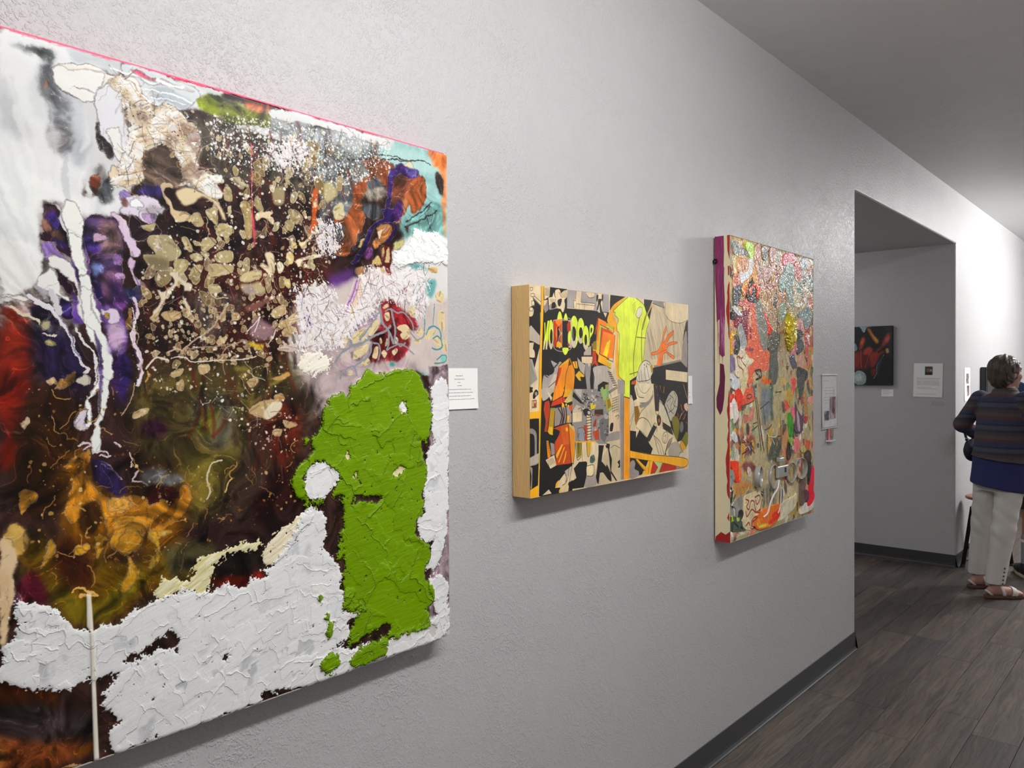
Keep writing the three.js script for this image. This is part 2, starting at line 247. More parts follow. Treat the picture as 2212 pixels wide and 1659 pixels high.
// ------------------------------------------------------------------ large painting: brush shapes in its own texture pixels (x right, y down)
const P1_C = '#2a1a18 #3d1a14 #241612 #4a433a #77807f #6b6f72 #93bdb9 #a9cdc8 #79b0a8 #d6c08a #9dbcb0 #c9cccb #d7dbdb #6e7a12 #76801c #b9562e #dd8a5a #c56a36 #55463f #cbbdb6 #b9a6a6 #d9d6d2 #8c7a80 #cfc9c6 #c4cacc #4a3f1e #5f5527 #6b5e22 #3b2c22 #5a1f12 #26100e #3a2410 #6e1a0c #8c2210 #84190a #9c2a14 #6e1406 #241a3a #301c44 #2a1608 #3b2008 #2c1120 #55503e #66611f #7a4a06 #6b4d08 #7c6a10 #3a1a0a #5a1626 #3f3a22 #1c1612 #6b1a0c #1a1510 #4a220a #2b2626 #4b3b3d #7a3e1a #a8642c #c79a63 #6d3d12 #e3e4e3 #eeefec #b9bcc0 #8b8e93 #55585c #6f6d6e #777f7e #565d5e #7d6a52 #a85a42 #c8cbd0 #dfe1e2 #b4b6b8 #c3c5c4 #c9cacb #d3d5d3 #ddd9d3 #d2d2d1 #8a8886 #b9a893 #6a5648 #ced3d4 #b4bcc0 #dfe0de #eef0ee #f0f2f0 #e6eaea #ee5a7c #e24866 #d8dad8 #9aa0a2 #6a7228 #c87a52 #dcdcdf #e5e0d4 #e9e7e2 #d8c9b2 #b5a59a #5c4f4c #cfc3b0 #d9cbb0 #d2b892 #a8672f #7a2a1c #e8e8e5 #d8d2c4 #9c8462 #e2cfae #1f1a1a #3a3230 #e7e6e2 #7b3a22 #55595c #2b1522 #4a2a3a #9a6a58 #35206b #2e1d52 #5f4336 #9a7ac4 #6a4a9c #d8d4da #2a1526 #1c1030 #3a2670 #171024 #5a3a8c #2a1a34 #5d4674 #8c6a6c #4b3090 #7687c4 #6d4a66 #1e1440 #cfa8c6 #7a52ac #54357a #eceee6 #e4e2de #e6e4e0 #d9d6da #b0aab4 #e6e0d6 #d8c8b0 #d9c2d8 #8a72b4 #3a2c6e #ddd3e2 #eef0ef #b9b1b8 #b79ac6 #7d6a86 #7e5a50 #1c1216 #cdb0d0 #8d66a8 #b48cc0 #3b2450 #2c3570 #22284c #7a3f90 #e8eae4 #eef0ec #5d4c86 #d6cdd8 #6a4a90 #c0a2c0 #d8c6da #b8902f #9c6a2a #2a1a50 #d8c4d0 #5a3a5c #e8dfe0 #dcd8d8 #8c86a0 #cfc8cc #dcd8da #c9c2b0 #b3a884 #d8ccb4 #8c7f42 #c9a878 #a87a3c #cfb48c #d4c4ca #d9c8ce #cfc0c6 #cbb8b8 #d0c2c6 #241a3c #6b6a68 #30100c #b9781a #3a2208 #c98c2c #d0963c #b9771a #c08224 #b07018 #c8a050 #d8b878 #a87010 #c28a1c #c8901c #c88c20 #cc9420 #c09224 #b88418 #c49028 #d8ac5c #e0c49a #d8b88c #7a3c58 #8f4c28 #a85a2e #b0643a #99502a #c87f50 #6e3c28 #3a2264 #5a4a96 #301a5c #4a2668 #3c205e #cf8448 #e8c49a #6a3a74 #cfae6a #5a1c12 #c9b27c #c89a60 #c08a60 #1c1a1e #cdb070 #8c8478 #5c5f66 #4c4f55 #3e4044 #4a4c50 #424748 #4a5052 #3c342e #8a4438 #c2bd7c #d6cfa8 #86242a #6b1618 #a8222a #9a7f8c #a89098 #cbb8b0 #d8c494 #8d9195 #4f8f90 #7fc4ba #3a8f80 #5f9c9a #69a6a2 #d8b070 #6a1c20 #e0506a #e04a62 #c93a4a #c8541e #e8c79a #b84a1c #dfc9a0 #e8d8b0 #e0cda8 #e6dcbc #ead9a8 #ecdfb8 #d8c070 #d3bb70 #cbb888 #b9a77a #a08a90 #b08f4c #7a4c44 #b39a5e #ab935a #9c8a66 #d9d5b0 #b8aa7c #c9bc8c #9c8c62 #a08c60 #a59868 #b8a888 #a89c74 #7d6f50 #c8b4ac #a89a68 #8c7a56 #d8cab0 #d8be92 #c9b08c #dcc8a0 #e6e6e3 #b3a273 #bda070 #8c6c70 #e0d4cc #d8ccc4 #d0b02c #cdbcac #b89e84 #9c846c #c9ae94 #dccdc0 #d8ccbc #c88c3c #7d7030 #84752c #c89c58 #9a7a28 #c4ac88 #ded2b4 #b88a50 #cdbfa0 #c9a868 #e6c49c #b48ab8 #d8b4c8 #8c5ca0 #c8a0c0 #e0c8c8 #5a3278 #4a2a6c #1e1618 #d8cda0 #ffffff #000000 #f0e6cf #e6d6aa #e2d9a4 #e9e2d2 #fff'.split(' ');
const P1 = [
[0,0,30,0,959,132,1650,34,1681,478,1447,864,1541,1004,1475,1237,1142,1241,928,1059,954,624],
[0,1,26,0,1213,443,1546,408,1527,679,1331,733,1148,603],
[0,2,20,0,945,472,1149,544,1146,804,1005,878,942,777],
[0,3,16,0,1166,94,1650,48,1701,193,1423,239,1215,226],
[0,4,14,0,1455,64,1776,21,1775,151,1548,191],
[0,5,12,0,1548,164,1666,171,1665,339,1563,379,1531,262],
[0,6,8,0,1757,11,2039,-5,2035,450,1908,490,1850,316,1794,148],
[0,7,8,0,1795,31,1995,28,1984,84,1813,86],
[0,8,6,0,1851,242,2026,169,2025,326,1909,369,1850,316],
[0,9,5,0,1981,423,2040,418,2037,732,1968,717,1959,548],
[0,10,6,0,1908,490,1981,485,1968,732,1906,717],
[0,11,6,0,1060,-5,1230,-6,1230,24,1338,28,1396,33,1550,29,1795,2,1776,43,1549,56,1366,97,1191,76,1059,57],
[0,12,6,0,1003,22,1179,20,1166,70,1082,85,1025,71],
[0,13,3,0,1157,44,1178,28,1224,27,1256,36,1256,82,1223,79,1188,79,1168,69],
[0,14,3,0,1230,34,1281,30,1361,35,1367,63,1307,77,1230,81],
[0,15,5,0,1297,17,1362,10,1373,22,1307,38],
[0,16,4,0,1961,7,2043,2,2041,275,2027,216,2022,85,1985,44],
[0,17,4,0,1985,11,2039,9,2035,58,2001,47],
[0,18,14,0,1149,544,1278,535,1224,636,1160,662],
[0,19,6,0,1451,523,1646,453,1830,378,2047,355,2046,764,1906,732,1643,775,1510,840,1448,812,1419,681],
[0,20,8,0,1511,679,1680,648,1906,717,1827,762,1575,842,1463,865],
[0,21,6,0,1830,319,2049,291,2048,480,1908,505,1791,440],
[0,22,4,0,1958,732,2055,732,2047,1683,1858,1663,1941,1562,1975,1197],
[0,23,5,0,1900,1552,2048,1571,2047,1683,1535,1669,1568,1611,1781,1612],
[0,24,4,0,828,12,850,3,898,2,971,-4,971,41,935,43,889,49,839,55,827,47],
[0,25,26,0,1007,733,1389,707,1463,812,1387,939,1273,1055,1143,1111,1038,1005,995,867],
[0,26,18,0,1146,804,1331,809,1358,898,1221,976,1158,923],
[0,27,16,0,1120,955,1247,929,1194,1046,1119,1084],
[0,28,20,0,1331,821,1479,786,1510,867,1461,1010,1328,1112,1219,1122,1274,980],
[0,29,18,0,1330,834,1448,838,1446,969,1372,989],
[0,30,12,0,1386,1003,1509,1001,1540,1126,1415,1123,1327,1149,1300,1095],
[0,31,18,0,1005,957,1096,976,1119,1084,1036,1164,981,1088],
[0,32,10,0,714,636,734,602,763,586,779,592,778,684,767,816,747,859,712,857],
[0,33,8,0,727,642,763,615,768,685,751,758,722,765],
[0,34,8,0,712,879,731,873,747,899,740,935,711,940],
[0,35,6,0,733,649,749,641,752,699,733,714],
[0,36,9,0,713,736,732,750,761,765,761,794,713,807],
[0,37,14,0,776,622,854,648,889,736,881,790,845,812,797,765,778,695],
[0,38,12,0,919,701,980,704,983,768,963,815,933,752],
[0,39,16,0,744,859,791,765,859,789,858,923,818,1051,748,1049,730,985],
[0,40,20,0,770,861,845,865,836,997,768,989],
[0,41,8,0,1018,858,1059,860,1075,886,1046,904,1018,894],
[0,42,14,0,1141,821,1247,807,1246,931,1162,925],
[0,43,12,0,1154,847,1209,841,1185,905,1149,907],
[0,44,14,0,837,947,887,925,915,1005,1032,1051,1126,1024,1116,1125,1073,1169,877,1151,835,1091],
[0,45,16,0,742,1103,844,1126,976,1196,1038,1172,1154,1185,1173,1214,1127,1263,1009,1285,958,1318,848,1308,802,1246,763,1181],
[0,46,10,0,802,1214,855,1238,910,1270,976,1223,1023,1232,995,1275,948,1305,891,1318,848,1302],
[0,47,12,0,815,1115,887,1133,898,1228,867,1241,826,1206,814,1160],
[0,48,6,0,749,1185,780,1178,796,1232,790,1250,762,1250,738,1229],
[0,49,10,0,1073,1171,1193,1176,1201,1230,1154,1221,1116,1257,1079,1250],
[0,50,9,0,1189,1216,1327,1206,1326,1303,1273,1296,1216,1270],
[0,51,7,0,1192,1276,1273,1285,1326,1283,1326,1318,1269,1318,1200,1296],
[0,52,8,0,1116,1214,1154,1217,1142,1241,1113,1235],
[0,53,8,0,706,1402,741,1419,817,1458,796,1505,705,1463],
[0,54,14,0,705,1463,771,1465,822,1498,889,1533,888,1585,787,1559,705,1536],
[0,55,12,0,721,1490,816,1509,864,1544,787,1547,726,1525],
[0,56,10,0,705,1530,721,1523,787,1559,851,1576,863,1613,821,1623,704,1584],
[0,57,5,0,705,1521,715,1540,712,1587,704,1584],
[0,58,1,0,903,1639,903,1644,833,1637,821,1632],
[0,59,4,0,845,1603,888,1595,888,1615,851,1618],
[0,60,5,70,721,8,829,9,860,35,910,121,908,268,886,341,968,312,960,368,878,388,826,362,798,370,793,437,797,492,773,535,734,574,715,575],
[0,61,10,75,719,233,766,295,826,321,875,354,874,388,836,364,798,374,781,450,717,447],
[0,62,10,60,828,126,910,113,909,213,879,266,851,241,830,238],
[0,63,9,50,815,48,832,65,846,114,866,131,859,179,851,226,834,244,820,217,811,160,801,115,798,82],
[0,64,6,40,812,68,828,96,833,140,828,179,818,159,808,113],
[0,5,5,40,811,141,826,137,824,171,816,173],
[0,65,9,45,817,193,855,192,851,229,832,248,820,228],
[0,66,5,45,746,40,774,36,812,31,827,32,830,54,812,61,798,48,779,47,759,44],
[0,67,4,42,790,45,812,35,827,38,826,53,812,57],
[0,68,2,40,814,92,819,91,820,107,808,110,814,103],
[0,69,1,40,815,95,819,93,819,106,811,108],
[0,70,8,60,863,122,912,113,909,170,880,207,869,191,864,154],
[0,71,5,70,894,120,908,120,904,183,887,225,880,223,889,177],
[0,72,14,65,720,119,739,149,761,187,773,221,751,226,719,183],
[0,73,10,65,717,408,765,419,781,450,735,459,717,447],
[0,74,9,66,720,107,730,115,739,166,748,200,738,208,724,152],
[0,75,7,64,788,99,804,132,801,169,787,176,782,146],
[0,76,3,72,716,472,754,467,777,476,794,503,800,525,773,549,753,565,715,575],
[0,77,5,65,888,107,925,86,955,149,969,216,1000,274,976,314,908,341,886,310,901,230],
[0,78,5,50,908,268,931,255,942,300,922,335,908,322],
[9,1,0,0],
[0,79,6,60,949,54,978,38,1013,65,1044,85,1089,86,1132,105,1161,132,1163,183,1131,265,1021,285,1012,254,986,219,977,142,972,93],
[0,80,5,45,1022,202,1072,177,1097,196,1122,233,1122,267,1025,284,1020,243],
[0,81,3,62,973,12,1008,-2,1061,5,1112,10,1164,21,1164,42,1133,75,1089,90,1044,85,1014,61,992,42],
[0,82,5,60,1036,51,1077,35,1124,44,1146,55,1124,78,1089,82,1052,71],
[0,83,2,68,998,17,1044,28,1077,21,1133,25,1155,27,1133,29,1077,29,1036,38],
[2,84,5,72,950,25,996,27,1044,24,1090,28,1124,23],
[2,85,4,74,994,38,1013,65,1044,85,1077,89,1121,99,1145,123,1163,138],
[2,86,4,72,1014,53,1060,52,1103,47,1146,57],
[2,86,3,72,1028,61,1044,73,1094,60,1128,64],
[0,87,2,60,998,19,1014,14,1048,21,1044,26,1014,24],
[2,88,4,60,969,3,1028,2,1090,5,1155,6,1224,5,1257,5],
[0,89,3,60,1367,24,1459,1,1594,5,1771,8,1756,33,1633,28,1494,33,1389,43],
[0,90,6,48,1372,47,1494,33,1633,33,1742,31,1728,56,1568,68,1435,77,1367,73],
[0,91,2,55,1230,34,1276,32,1356,36,1361,62,1291,78,1229,83],
[0,92,4,55,1292,25,1334,22,1373,25,1323,38],
[0,93,2,80,914,85,940,66,971,78,978,119,985,149,989,196,1016,247,992,268,973,255,954,216,924,187,913,135],
[0,94,2,95,829,59,860,39,911,32,963,44,1002,33,1018,57,1010,87,986,81,940,66,910,90,903,111,867,116,842,104,825,86],
[0,95,1,100,822,67,836,54,860,53,907,43,935,43,922,74,910,100,912,109,885,117,863,113,842,103,829,88],
[0,96,3,75,949,54,978,42,1000,48,1011,73,999,94,1007,106,987,139,977,134,974,107,972,84,949,74],
[0,97,4,60,974,103,1007,92,1031,92,1043,118,1019,152,1002,172,985,162,977,142],
[0,98,6,45,987,107,1007,102,1019,118,1003,136,989,129],
[0,99,3,75,1041,106,1077,77,1115,92,1143,115,1154,129,1110,131,1076,131,1060,122],
[0,100,3,75,1007,155,1056,123,1089,128,1076,159,1043,173,1059,184,1034,201,1006,207,990,198],
[0,101,2,80,987,167,1004,167,1006,203,1018,223,996,231,986,217],
[0,102,3,65,1089,132,1123,115,1145,125,1123,139,1093,152],
[0,103,2,55,1087,132,1108,121,1102,135,1128,144,1106,155,1089,144],
[0,104,2,115,1110,150,1143,134,1167,141,1165,165,1153,193,1162,213,1144,242,1187,234,1222,236,1221,249,1153,261,1126,254,1118,217,1101,196,1101,175,1093,166],
[0,105,3,90,1097,167,1114,155,1118,184,1122,216,1109,215,1095,195],
[0,106,1,60,1068,163,1087,152,1093,156,1089,167,1072,171],
[0,107,2,85,947,255,974,261,1002,252,1018,237,1020,257,1011,286,947,298],
[0,108,3,30,918,195,931,196,935,219,924,225,916,209],
[0,109,3,35,913,159,918,162,922,184,931,196,944,207,950,231,942,241,933,227,928,203,915,194],
[0,110,2,85,935,176,962,160,969,196,969,239,954,230,946,197],
[0,111,3,40,901,292,916,278,923,300,911,329,902,323],
[0,112,6,40,923,304,942,285,945,335,926,346,915,336],
[0,113,1,35,809,366,819,365,836,379,839,399,849,432,856,458,863,483,856,478,828,468,821,450,798,446,792,436,798,427,795,413,803,401,801,377],
[0,114,4,38,805,373,815,369,825,379,818,399,808,415,805,397],
[0,115,4,42,798,403,808,400,815,418,804,426,796,418],
[0,116,4,38,808,391,824,383,834,402,835,415,822,417,812,403],
[0,117,4,36,818,440,842,440,852,458,828,457],
[0,118,5,38,808,426,828,420,842,437,839,446,818,434],
[0,119,1,60,798,450,814,449,823,461,835,475,849,485,861,501,866,521,859,514,849,489,821,482,807,495,797,483,796,465],
[0,120,2,50,859,480,873,513,876,545,885,581,892,607,883,608,872,582,866,546,862,512],
[0,121,1,75,817,365,832,370,841,384,848,417,854,446,858,459,849,439,844,421,835,411,832,397,836,381],
[0,122,1,32,824,504,834,513,859,531,866,548,865,563,848,562,837,548,831,530],
[0,123,2,32,830,567,844,570,856,583,858,617,844,616,833,607,830,586],
[0,124,5,36,830,584,848,579,856,590,851,610,835,603],
[0,125,6,30,779,591,799,583,813,582,813,597,826,618,833,629,785,631,773,603],
[0,126,4,45,853,564,865,565,872,587,883,616,883,627,858,624,862,594],
[0,127,2,36,883,395,896,380,913,371,933,376,967,393,965,623,927,625,916,594,902,557,891,500,885,454,881,416],
[0,128,16,45,887,400,913,381,956,391,967,417,966,472,940,495,917,470,895,453],
[0,129,14,50,918,388,946,384,963,405,963,449,940,463,918,450,912,420],
[0,130,9,42,887,427,912,436,919,450,906,465,890,454],
[0,131,7,48,901,483,925,489,923,508,909,521,900,499],
[0,132,7,48,926,512,945,498,966,508,965,568,944,573,926,555],
[0,133,8,36,898,522,920,536,924,571,909,568,900,545],
[0,134,2,60,907,415,925,412,935,425,910,438,903,433],
[0,135,2,55,883,428,888,462,895,509,903,556,920,583,939,589,916,594,903,576,893,546,888,500,883,462],
[0,136,7,45,916,589,958,584,965,623,925,625],
[0,137,1,85,843,354,868,361,882,389,880,417,882,455,884,496,891,519,900,557,909,581,920,614,923,625,901,626,892,592,883,573,876,547,871,513,863,483,856,454,849,421,839,388],
[0,138,1,80,807,485,821,480,845,485,857,495,862,514,866,536,876,578,886,615,888,627,883,623,870,593,867,559,859,537,841,520,828,506,814,503],
[0,139,2,75,814,507,827,521,834,543,830,558,844,568,851,577,841,574,823,560,830,581,833,607,826,611,816,589,811,567,803,558,783,543,804,516],
[2,140,9,75,768,568,789,583,806,590,820,600,833,618,840,629],
[2,141,5,55,780,545,800,559,810,565],
[0,142,2,75,715,582,734,581,756,587,773,578,753,574,728,575,715,578],
[2,143,6,60,734,601,753,609,772,616,786,624,792,631],
[0,144,1,70,946,359,958,361,971,371,984,389,990,412,1004,422,1004,436,1010,444,1007,458,993,463,988,454,982,435,974,418,963,399,957,377,946,368],
[0,145,2,60,968,310,981,305,989,316,985,329,967,332,964,324],
[0,146,4,45,1005,301,1029,285,1058,282,1070,294,1066,311,1045,311,1011,306],
[0,147,2,80,985,321,1011,310,1045,313,1062,322,1070,336,1057,350,1045,372,1028,378,1004,366,977,362,965,352,977,338],
[0,148,1,95,991,326,1005,317,1021,331,1017,338,991,343],
[0,149,7,80,1009,345,1058,329,1070,340,1057,354,1025,353],
[0,150,2,65,1020,359,1041,350,1053,359,1045,374,1030,374],
[0,151,3,50,1039,355,1049,353,1049,363,1041,365],
[0,152,3,50,967,332,977,328,985,341,981,347,971,345],
[0,153,3,25,993,363,1010,377,1012,393,1032,394,1045,393,1053,379,1065,398,1032,415,1010,425,992,412,987,380],
[0,154,1,65,988,464,1003,475,993,500,1009,514,1023,531,1025,545,1014,566,1008,555,999,527,989,504,986,484],
[0,155,3,55,949,460,962,461,970,478,964,486,952,480],
[0,156,2,60,956,507,970,504,971,514,960,517],
[0,157,7,42,944,520,967,530,981,553,978,581,963,590,944,571],
[0,158,3,40,993,538,1009,534,1016,550,1010,567,998,563],
[0,159,6,34,979,535,995,544,1000,567,986,572,979,557],
[0,160,4,50,951,578,971,575,976,585,959,590],
[0,161,1,90,873,522,895,520,898,577,916,627,919,642,934,665,941,693,943,736,933,767,933,799,921,838,913,868,913,907,916,919,901,922,896,891,902,868,910,837,918,791,922,736,919,681,904,647,886,632,883,597,873,568],
[0,162,1,92,886,632,908,650,915,681,918,736,914,775,903,790,892,805,897,821,897,860,876,870,873,859,888,852,886,828,883,805,896,782,909,759,913,712,908,678,893,659],
[0,163,2,50,904,643,919,681,923,736,918,787,908,829,912,790,915,736,911,685],
[0,164,2,65,859,846,870,828,888,825,880,859,887,867,869,877,859,865],
[0,165,7,48,920,588,958,585,980,644,972,696,941,696,934,657,923,626],
[0,166,8,55,934,634,965,625,976,656,957,688,941,681],
[0,167,1,70,920,595,954,590,965,613,950,629,934,622,942,602,923,605],
[0,168,1,55,927,601,938,598,940,612,929,612],
[0,169,1,50,978,592,985,592,985,632,977,632],
[0,170,5,36,956,704,980,704,981,768,963,792],
[2,171,9,75,997,563,1005,591,992,619,996,663,1007,704,1007,740,1001,768],
[2,172,3,50,993,571,997,599,988,632,992,672,1001,712,1001,752],
[2,173,3,80,985,584,996,615,988,644,998,684,1009,728,1001,766],
[2,174,8,75,783,585,813,601,837,626,854,660,864,694,878,720,891,730,881,740],
[2,175,3,55,820,597,847,634,861,683,875,713],
[2,176,12,75,813,560,823,582,830,604],
[2,177,5,72,865,637,875,663,889,678,904,697,909,728,903,767],
[0,178,1,65,863,751,881,744,892,759,881,770,867,766],
[0,179,2,55,792,629,809,624,812,639,802,647],
[2,180,4,60,799,656,812,659,822,653],
[0,181,3,48,802,673,819,668,822,676,809,681],
[0,182,1,60,799,753,815,749,818,758,804,763],
[0,183,2,55,825,766,842,747,856,736,860,755,846,774,821,776],
[0,184,1,62,750,852,760,834,769,837,760,860],
[2,185,4,62,864,906,880,899,894,902,880,913],
[2,186,4,65,901,922,924,920,939,933,916,929],
[2,187,4,62,916,947,935,960,950,981,961,990],
[2,187,4,62,981,932,989,953,985,965],
[2,188,4,60,1001,974,988,995,1008,1003,1024,1015],
[2,189,4,60,947,904,962,915],
[0,190,5,34,898,937,923,947,946,973,976,1020,953,1033,915,1005,901,977],
[0,191,8,42,1013,975,1058,976,1109,997,1100,1017,1033,1018,1004,995],
[0,192,6,34,1024,1017,1074,1019,1100,1043,1074,1069,1024,1058],
[0,193,3,62,839,1054,854,998,872,966,886,975,901,1004,919,1029,953,1037,1016,1041,1024,1062,1065,1051,1065,1080,1023,1111,1007,1158,975,1168,937,1146,929,1097,919,1049,900,1035,878,1047,856,1083],
[0,194,6,36,867,1065,893,1038,915,1044,918,1080,899,1109,870,1104],
[0,195,4,66,952,1085,1015,1090,1015,1118,991,1155,960,1138,945,1108],
[0,196,2,70,930,1038,961,1038,992,1058,960,1070,937,1059],
[0,197,3,60,1104,1030,1126,1029,1130,1067,1112,1099,1073,1119,1048,1148,1023,1144,1031,1121,1090,1088],
[0,198,1,62,749,1001,768,996,785,1009,778,1027,758,1036,745,1045,744,1023],
[0,199,2,60,863,927,880,919,894,933,890,948,879,936,861,934,851,952,838,951,844,937],
[0,200,4,62,709,1101,725,1064,748,1071,761,1102,750,1133,709,1126],
[0,201,3,70,709,1101,725,1096,734,1119,718,1128,709,1122],
[0,202,2,58,863,1134,881,1133,884,1145,866,1150],
[0,203,2,58,797,1123,811,1114,814,1140,800,1142],
[0,204,2,60,856,1151,868,1133,887,1140,880,1155],
[0,205,3,62,937,1121,1004,1125,1010,1147,976,1172,953,1158],
[0,206,3,62,976,1175,986,1201,1003,1218,999,1234,975,1257,956,1260,969,1222],
[0,207,3,62,1024,1128,1088,1138,1052,1153,1048,1195,1030,1216,1023,1208,1041,1169],
[0,208,3,58,899,1119,925,1126,918,1148,905,1173,902,1152],
[0,209,2,60,785,1173,797,1131,809,1111,815,1125,800,1157],
[2,210,6,66,852,1238,867,1234,892,1246,907,1253,895,1255,870,1248],
[0,211,4,75,709,1104,725,1113,739,1130,735,1176,738,1223,724,1254,721,1296,707,1323],
[0,212,6,70,709,1171,725,1174,724,1254,708,1262],
[0,213,3,50,738,1220,751,1229,751,1260,756,1305,748,1315,743,1270],
[0,214,2,62,1690,99,1720,78,1759,75,1807,82,1803,98,1786,109,1786,146,1759,156,1752,139,1719,145,1703,161,1702,187,1686,210,1683,243,1692,262,1688,296,1660,323,1666,345,1640,363,1634,384,1597,393,1579,380,1585,350,1613,336,1619,311,1580,291,1620,278,1635,253,1648,231,1651,185,1658,169,1683,154,1713,128,1700,113],
[0,215,8,66,1651,185,1683,169,1683,205,1670,243,1651,236],
[0,216,8,60,1610,317,1657,316,1659,346,1625,365],
[0,217,2,62,1906,95,1935,100,1946,134,1942,179,1912,214,1887,228,1876,200,1862,224,1840,233,1834,180,1848,140,1877,114],
[0,218,7,60,1855,177,1869,191,1862,219,1840,238,1826,261,1805,254,1840,211],
[0,219,7,56,1806,121,1863,100,1888,109,1869,153,1834,196,1806,211,1792,187,1799,149],
[0,220,3,66,1789,114,1807,92,1835,71,1863,76,1877,87,1913,83,1910,102,1870,118,1838,105,1820,119,1806,148,1799,170,1792,213,1785,228,1771,225,1778,200,1782,152,1786,130],
[0,221,4,66,1863,87,1913,80,1910,100,1877,111,1859,101],
[0,222,2,72,1758,240,1778,226,1812,224,1841,195,1847,226,1826,251,1805,264,1757,279,1731,296,1717,323,1704,353,1681,384,1656,412,1646,408,1662,381,1685,350,1698,320,1718,292,1744,270,1771,261],
[0,223,7,70,1806,217,1841,190,1851,210,1837,239,1812,253],
[0,224,2,70,1791,269,1819,268,1826,283,1812,308,1777,339,1770,332,1798,300,1812,279,1784,278],
[0,225,3,66,1744,291,1785,275,1805,286,1788,312,1757,336,1737,357,1724,338,1750,314],
[0,226,2,75,1744,302,1764,294,1784,280,1757,313,1747,325],
[0,227,4,60,1704,356,1724,361,1723,379,1697,392,1688,383],
[0,228,1,66,1730,384,1743,377,1760,393,1756,407,1720,411,1717,401],
[0,229,3,45,1757,347,1801,334,1801,381,1790,409,1804,437,1776,426,1763,409,1710,422,1704,415,1763,398,1757,373],
[0,230,1,66,1784,352,1794,353,1787,391,1773,389],
[0,231,1,64,1760,359,1770,353,1770,374,1763,380],
[0,201,1,66,1740,419,1763,414,1763,430,1739,431],
[0,232,2,62,1659,427,1684,417,1697,423,1678,445,1659,442],
[0,233,2,40,1682,320,1695,321,1672,354,1650,372,1659,348],
[0,234,1,60,1682,330,1691,332,1678,354,1666,358],
[0,235,9,55,1706,173,1745,159,1779,174,1758,198,1718,210,1693,198],
[0,236,6,45,1712,154,1745,143,1759,156,1725,172,1706,168],
[0,237,8,42,1686,230,1731,218,1758,234,1751,262,1711,267,1692,255],
[2,238,4,40,1630,101,1719,87,1807,68,1877,55,1943,45,1973,52],
[2,239,3,40,1687,77,1759,65,1821,58,1859,55],
[2,240,4,40,1861,256,1912,222,1965,186,1976,179],
[2,241,4,40,1858,273,1927,239,1999,198],
[2,241,2,40,1912,271,1916,238,1949,211,1972,180],
[2,241,2,40,1972,271,1957,232,1942,198],
[2,241,2,40,1976,207,1972,241,1960,265],
[0,242,5,40,1992,70,2012,72,2027,98,2023,138,2007,135,1992,104],
[0,243,1,50,1865,267,1872,268,1868,288,1863,286],
[0,244,3,55,1812,327,1847,315,1839,337,1811,351],
[0,245,3,60,1852,70,1877,57,1895,70,1884,80,1859,77],
[0,246,9,45,1741,528,1771,510,1805,513,1854,542,1897,567,1904,594,1860,606,1832,581,1875,633,1853,687,1810,704,1752,704,1709,700,1716,661,1736,621,1757,568],
[0,247,8,40,1710,622,1750,616,1804,646,1776,667,1723,648],
[0,248,6,46,1805,550,1854,563,1875,579,1832,591,1811,571],
[0,249,5,55,1634,600,1711,568,1737,543,1730,585,1691,602,1659,614],
[0,250,7,55,1602,711,1646,675,1710,674,1703,689,1658,705,1671,726,1645,746,1602,746],
[0,251,4,60,1602,676,1633,673,1636,706,1605,711],
[9,2,0,0],
[0,252,0.7,70,1704,617,1720,581,1740,580,1743,592,1723,622,1707,626],
[0,252,0.7,70,1643,640,1649,624,1688,605,1694,610,1665,644,1646,652],
[0,252,0.7,70,1646,685,1652,672,1694,654,1703,661,1690,682,1649,700],
[0,252,0.7,70,1596,661,1594,641,1603,624,1624,620,1627,640,1612,666],
[0,252,0.7,70,1622,585,1628,572,1650,561,1647,574,1634,590,1625,595],
[0,252,0.7,70,1767,557,1784,551,1787,572,1774,578],
[0,252,0.7,70,1762,534,1778,523,1784,530,1767,539],
[0,252,0.7,70,1719,687,1729,661,1743,663,1736,694,1723,694],
[0,252,0.7,70,1754,678,1766,670,1776,681,1766,694],
[0,252,0.7,70,1770,649,1777,633,1782,646,1773,657],
[0,252,0.7,70,1807,645,1811,627,1823,634,1818,648],
[0,252,0.7,70,1797,675,1811,664,1821,669,1807,685],
[0,252,0.7,70,1868,541,1875,524,1897,523,1901,556,1879,559],
[0,252,0.7,70,1818,597,1853,585,1875,603,1875,617,1846,612],
[0,252,0.7,70,1832,618,1860,606,1875,622,1846,634],
[0,252,0.7,70,1900,610,1915,596,1930,604,1922,620,1907,618],
[0,252,0.7,70,1941,625,1956,600,1990,599,1979,613,1956,633],
[0,252,0.7,70,1979,630,1994,621,2013,634,2005,654,1982,649],
[0,252,0.7,70,1561,635,1573,625,1585,629,1581,647,1567,647],
[0,252,0.7,70,1674,705,1697,695,1709,705,1690,718,1674,715],
[0,252,0.7,70,1623,741,1636,733,1645,741,1633,748],
[0,252,0.7,70,1681,636,1694,631,1697,641,1684,644],
[0,252,0.7,70,1746,637,1753,631,1755,647,1748,647],
[0,252,0.7,70,2002,539,2026,538,2029,591,2017,603,1998,573],
[0,252,0.7,70,1987,478,2011,465,2026,481,2018,507,1991,498],
[0,252,0.7,70,2025,625,2037,628,2037,668,2017,662],
[0,252,0.7,70,1889,632,1918,632,1918,643,1893,646],
[2,253,9,62,1747,511,1754,569,1763,589,1784,609,1804,646],
[2,253,8,62,1794,540,1805,577,1811,608,1807,645],
[2,253,7,62,1741,533,1704,571,1640,597,1634,625,1636,660,1602,681,1578,709],
[2,253,8,62,1633,660,1678,649,1723,627,1770,610,1791,593],
[2,253,6,62,1744,553,1724,580,1694,615,1671,639],
[2,253,6,62,1713,651,1710,682,1677,705,1645,723],
[2,253,5,62,1771,547,1791,540,1819,549,1847,548,1882,578,1889,611],
[2,253,7,62,1784,609,1783,651,1776,667],
[2,253,6,62,1742,699,1749,673,1743,652,1723,648],
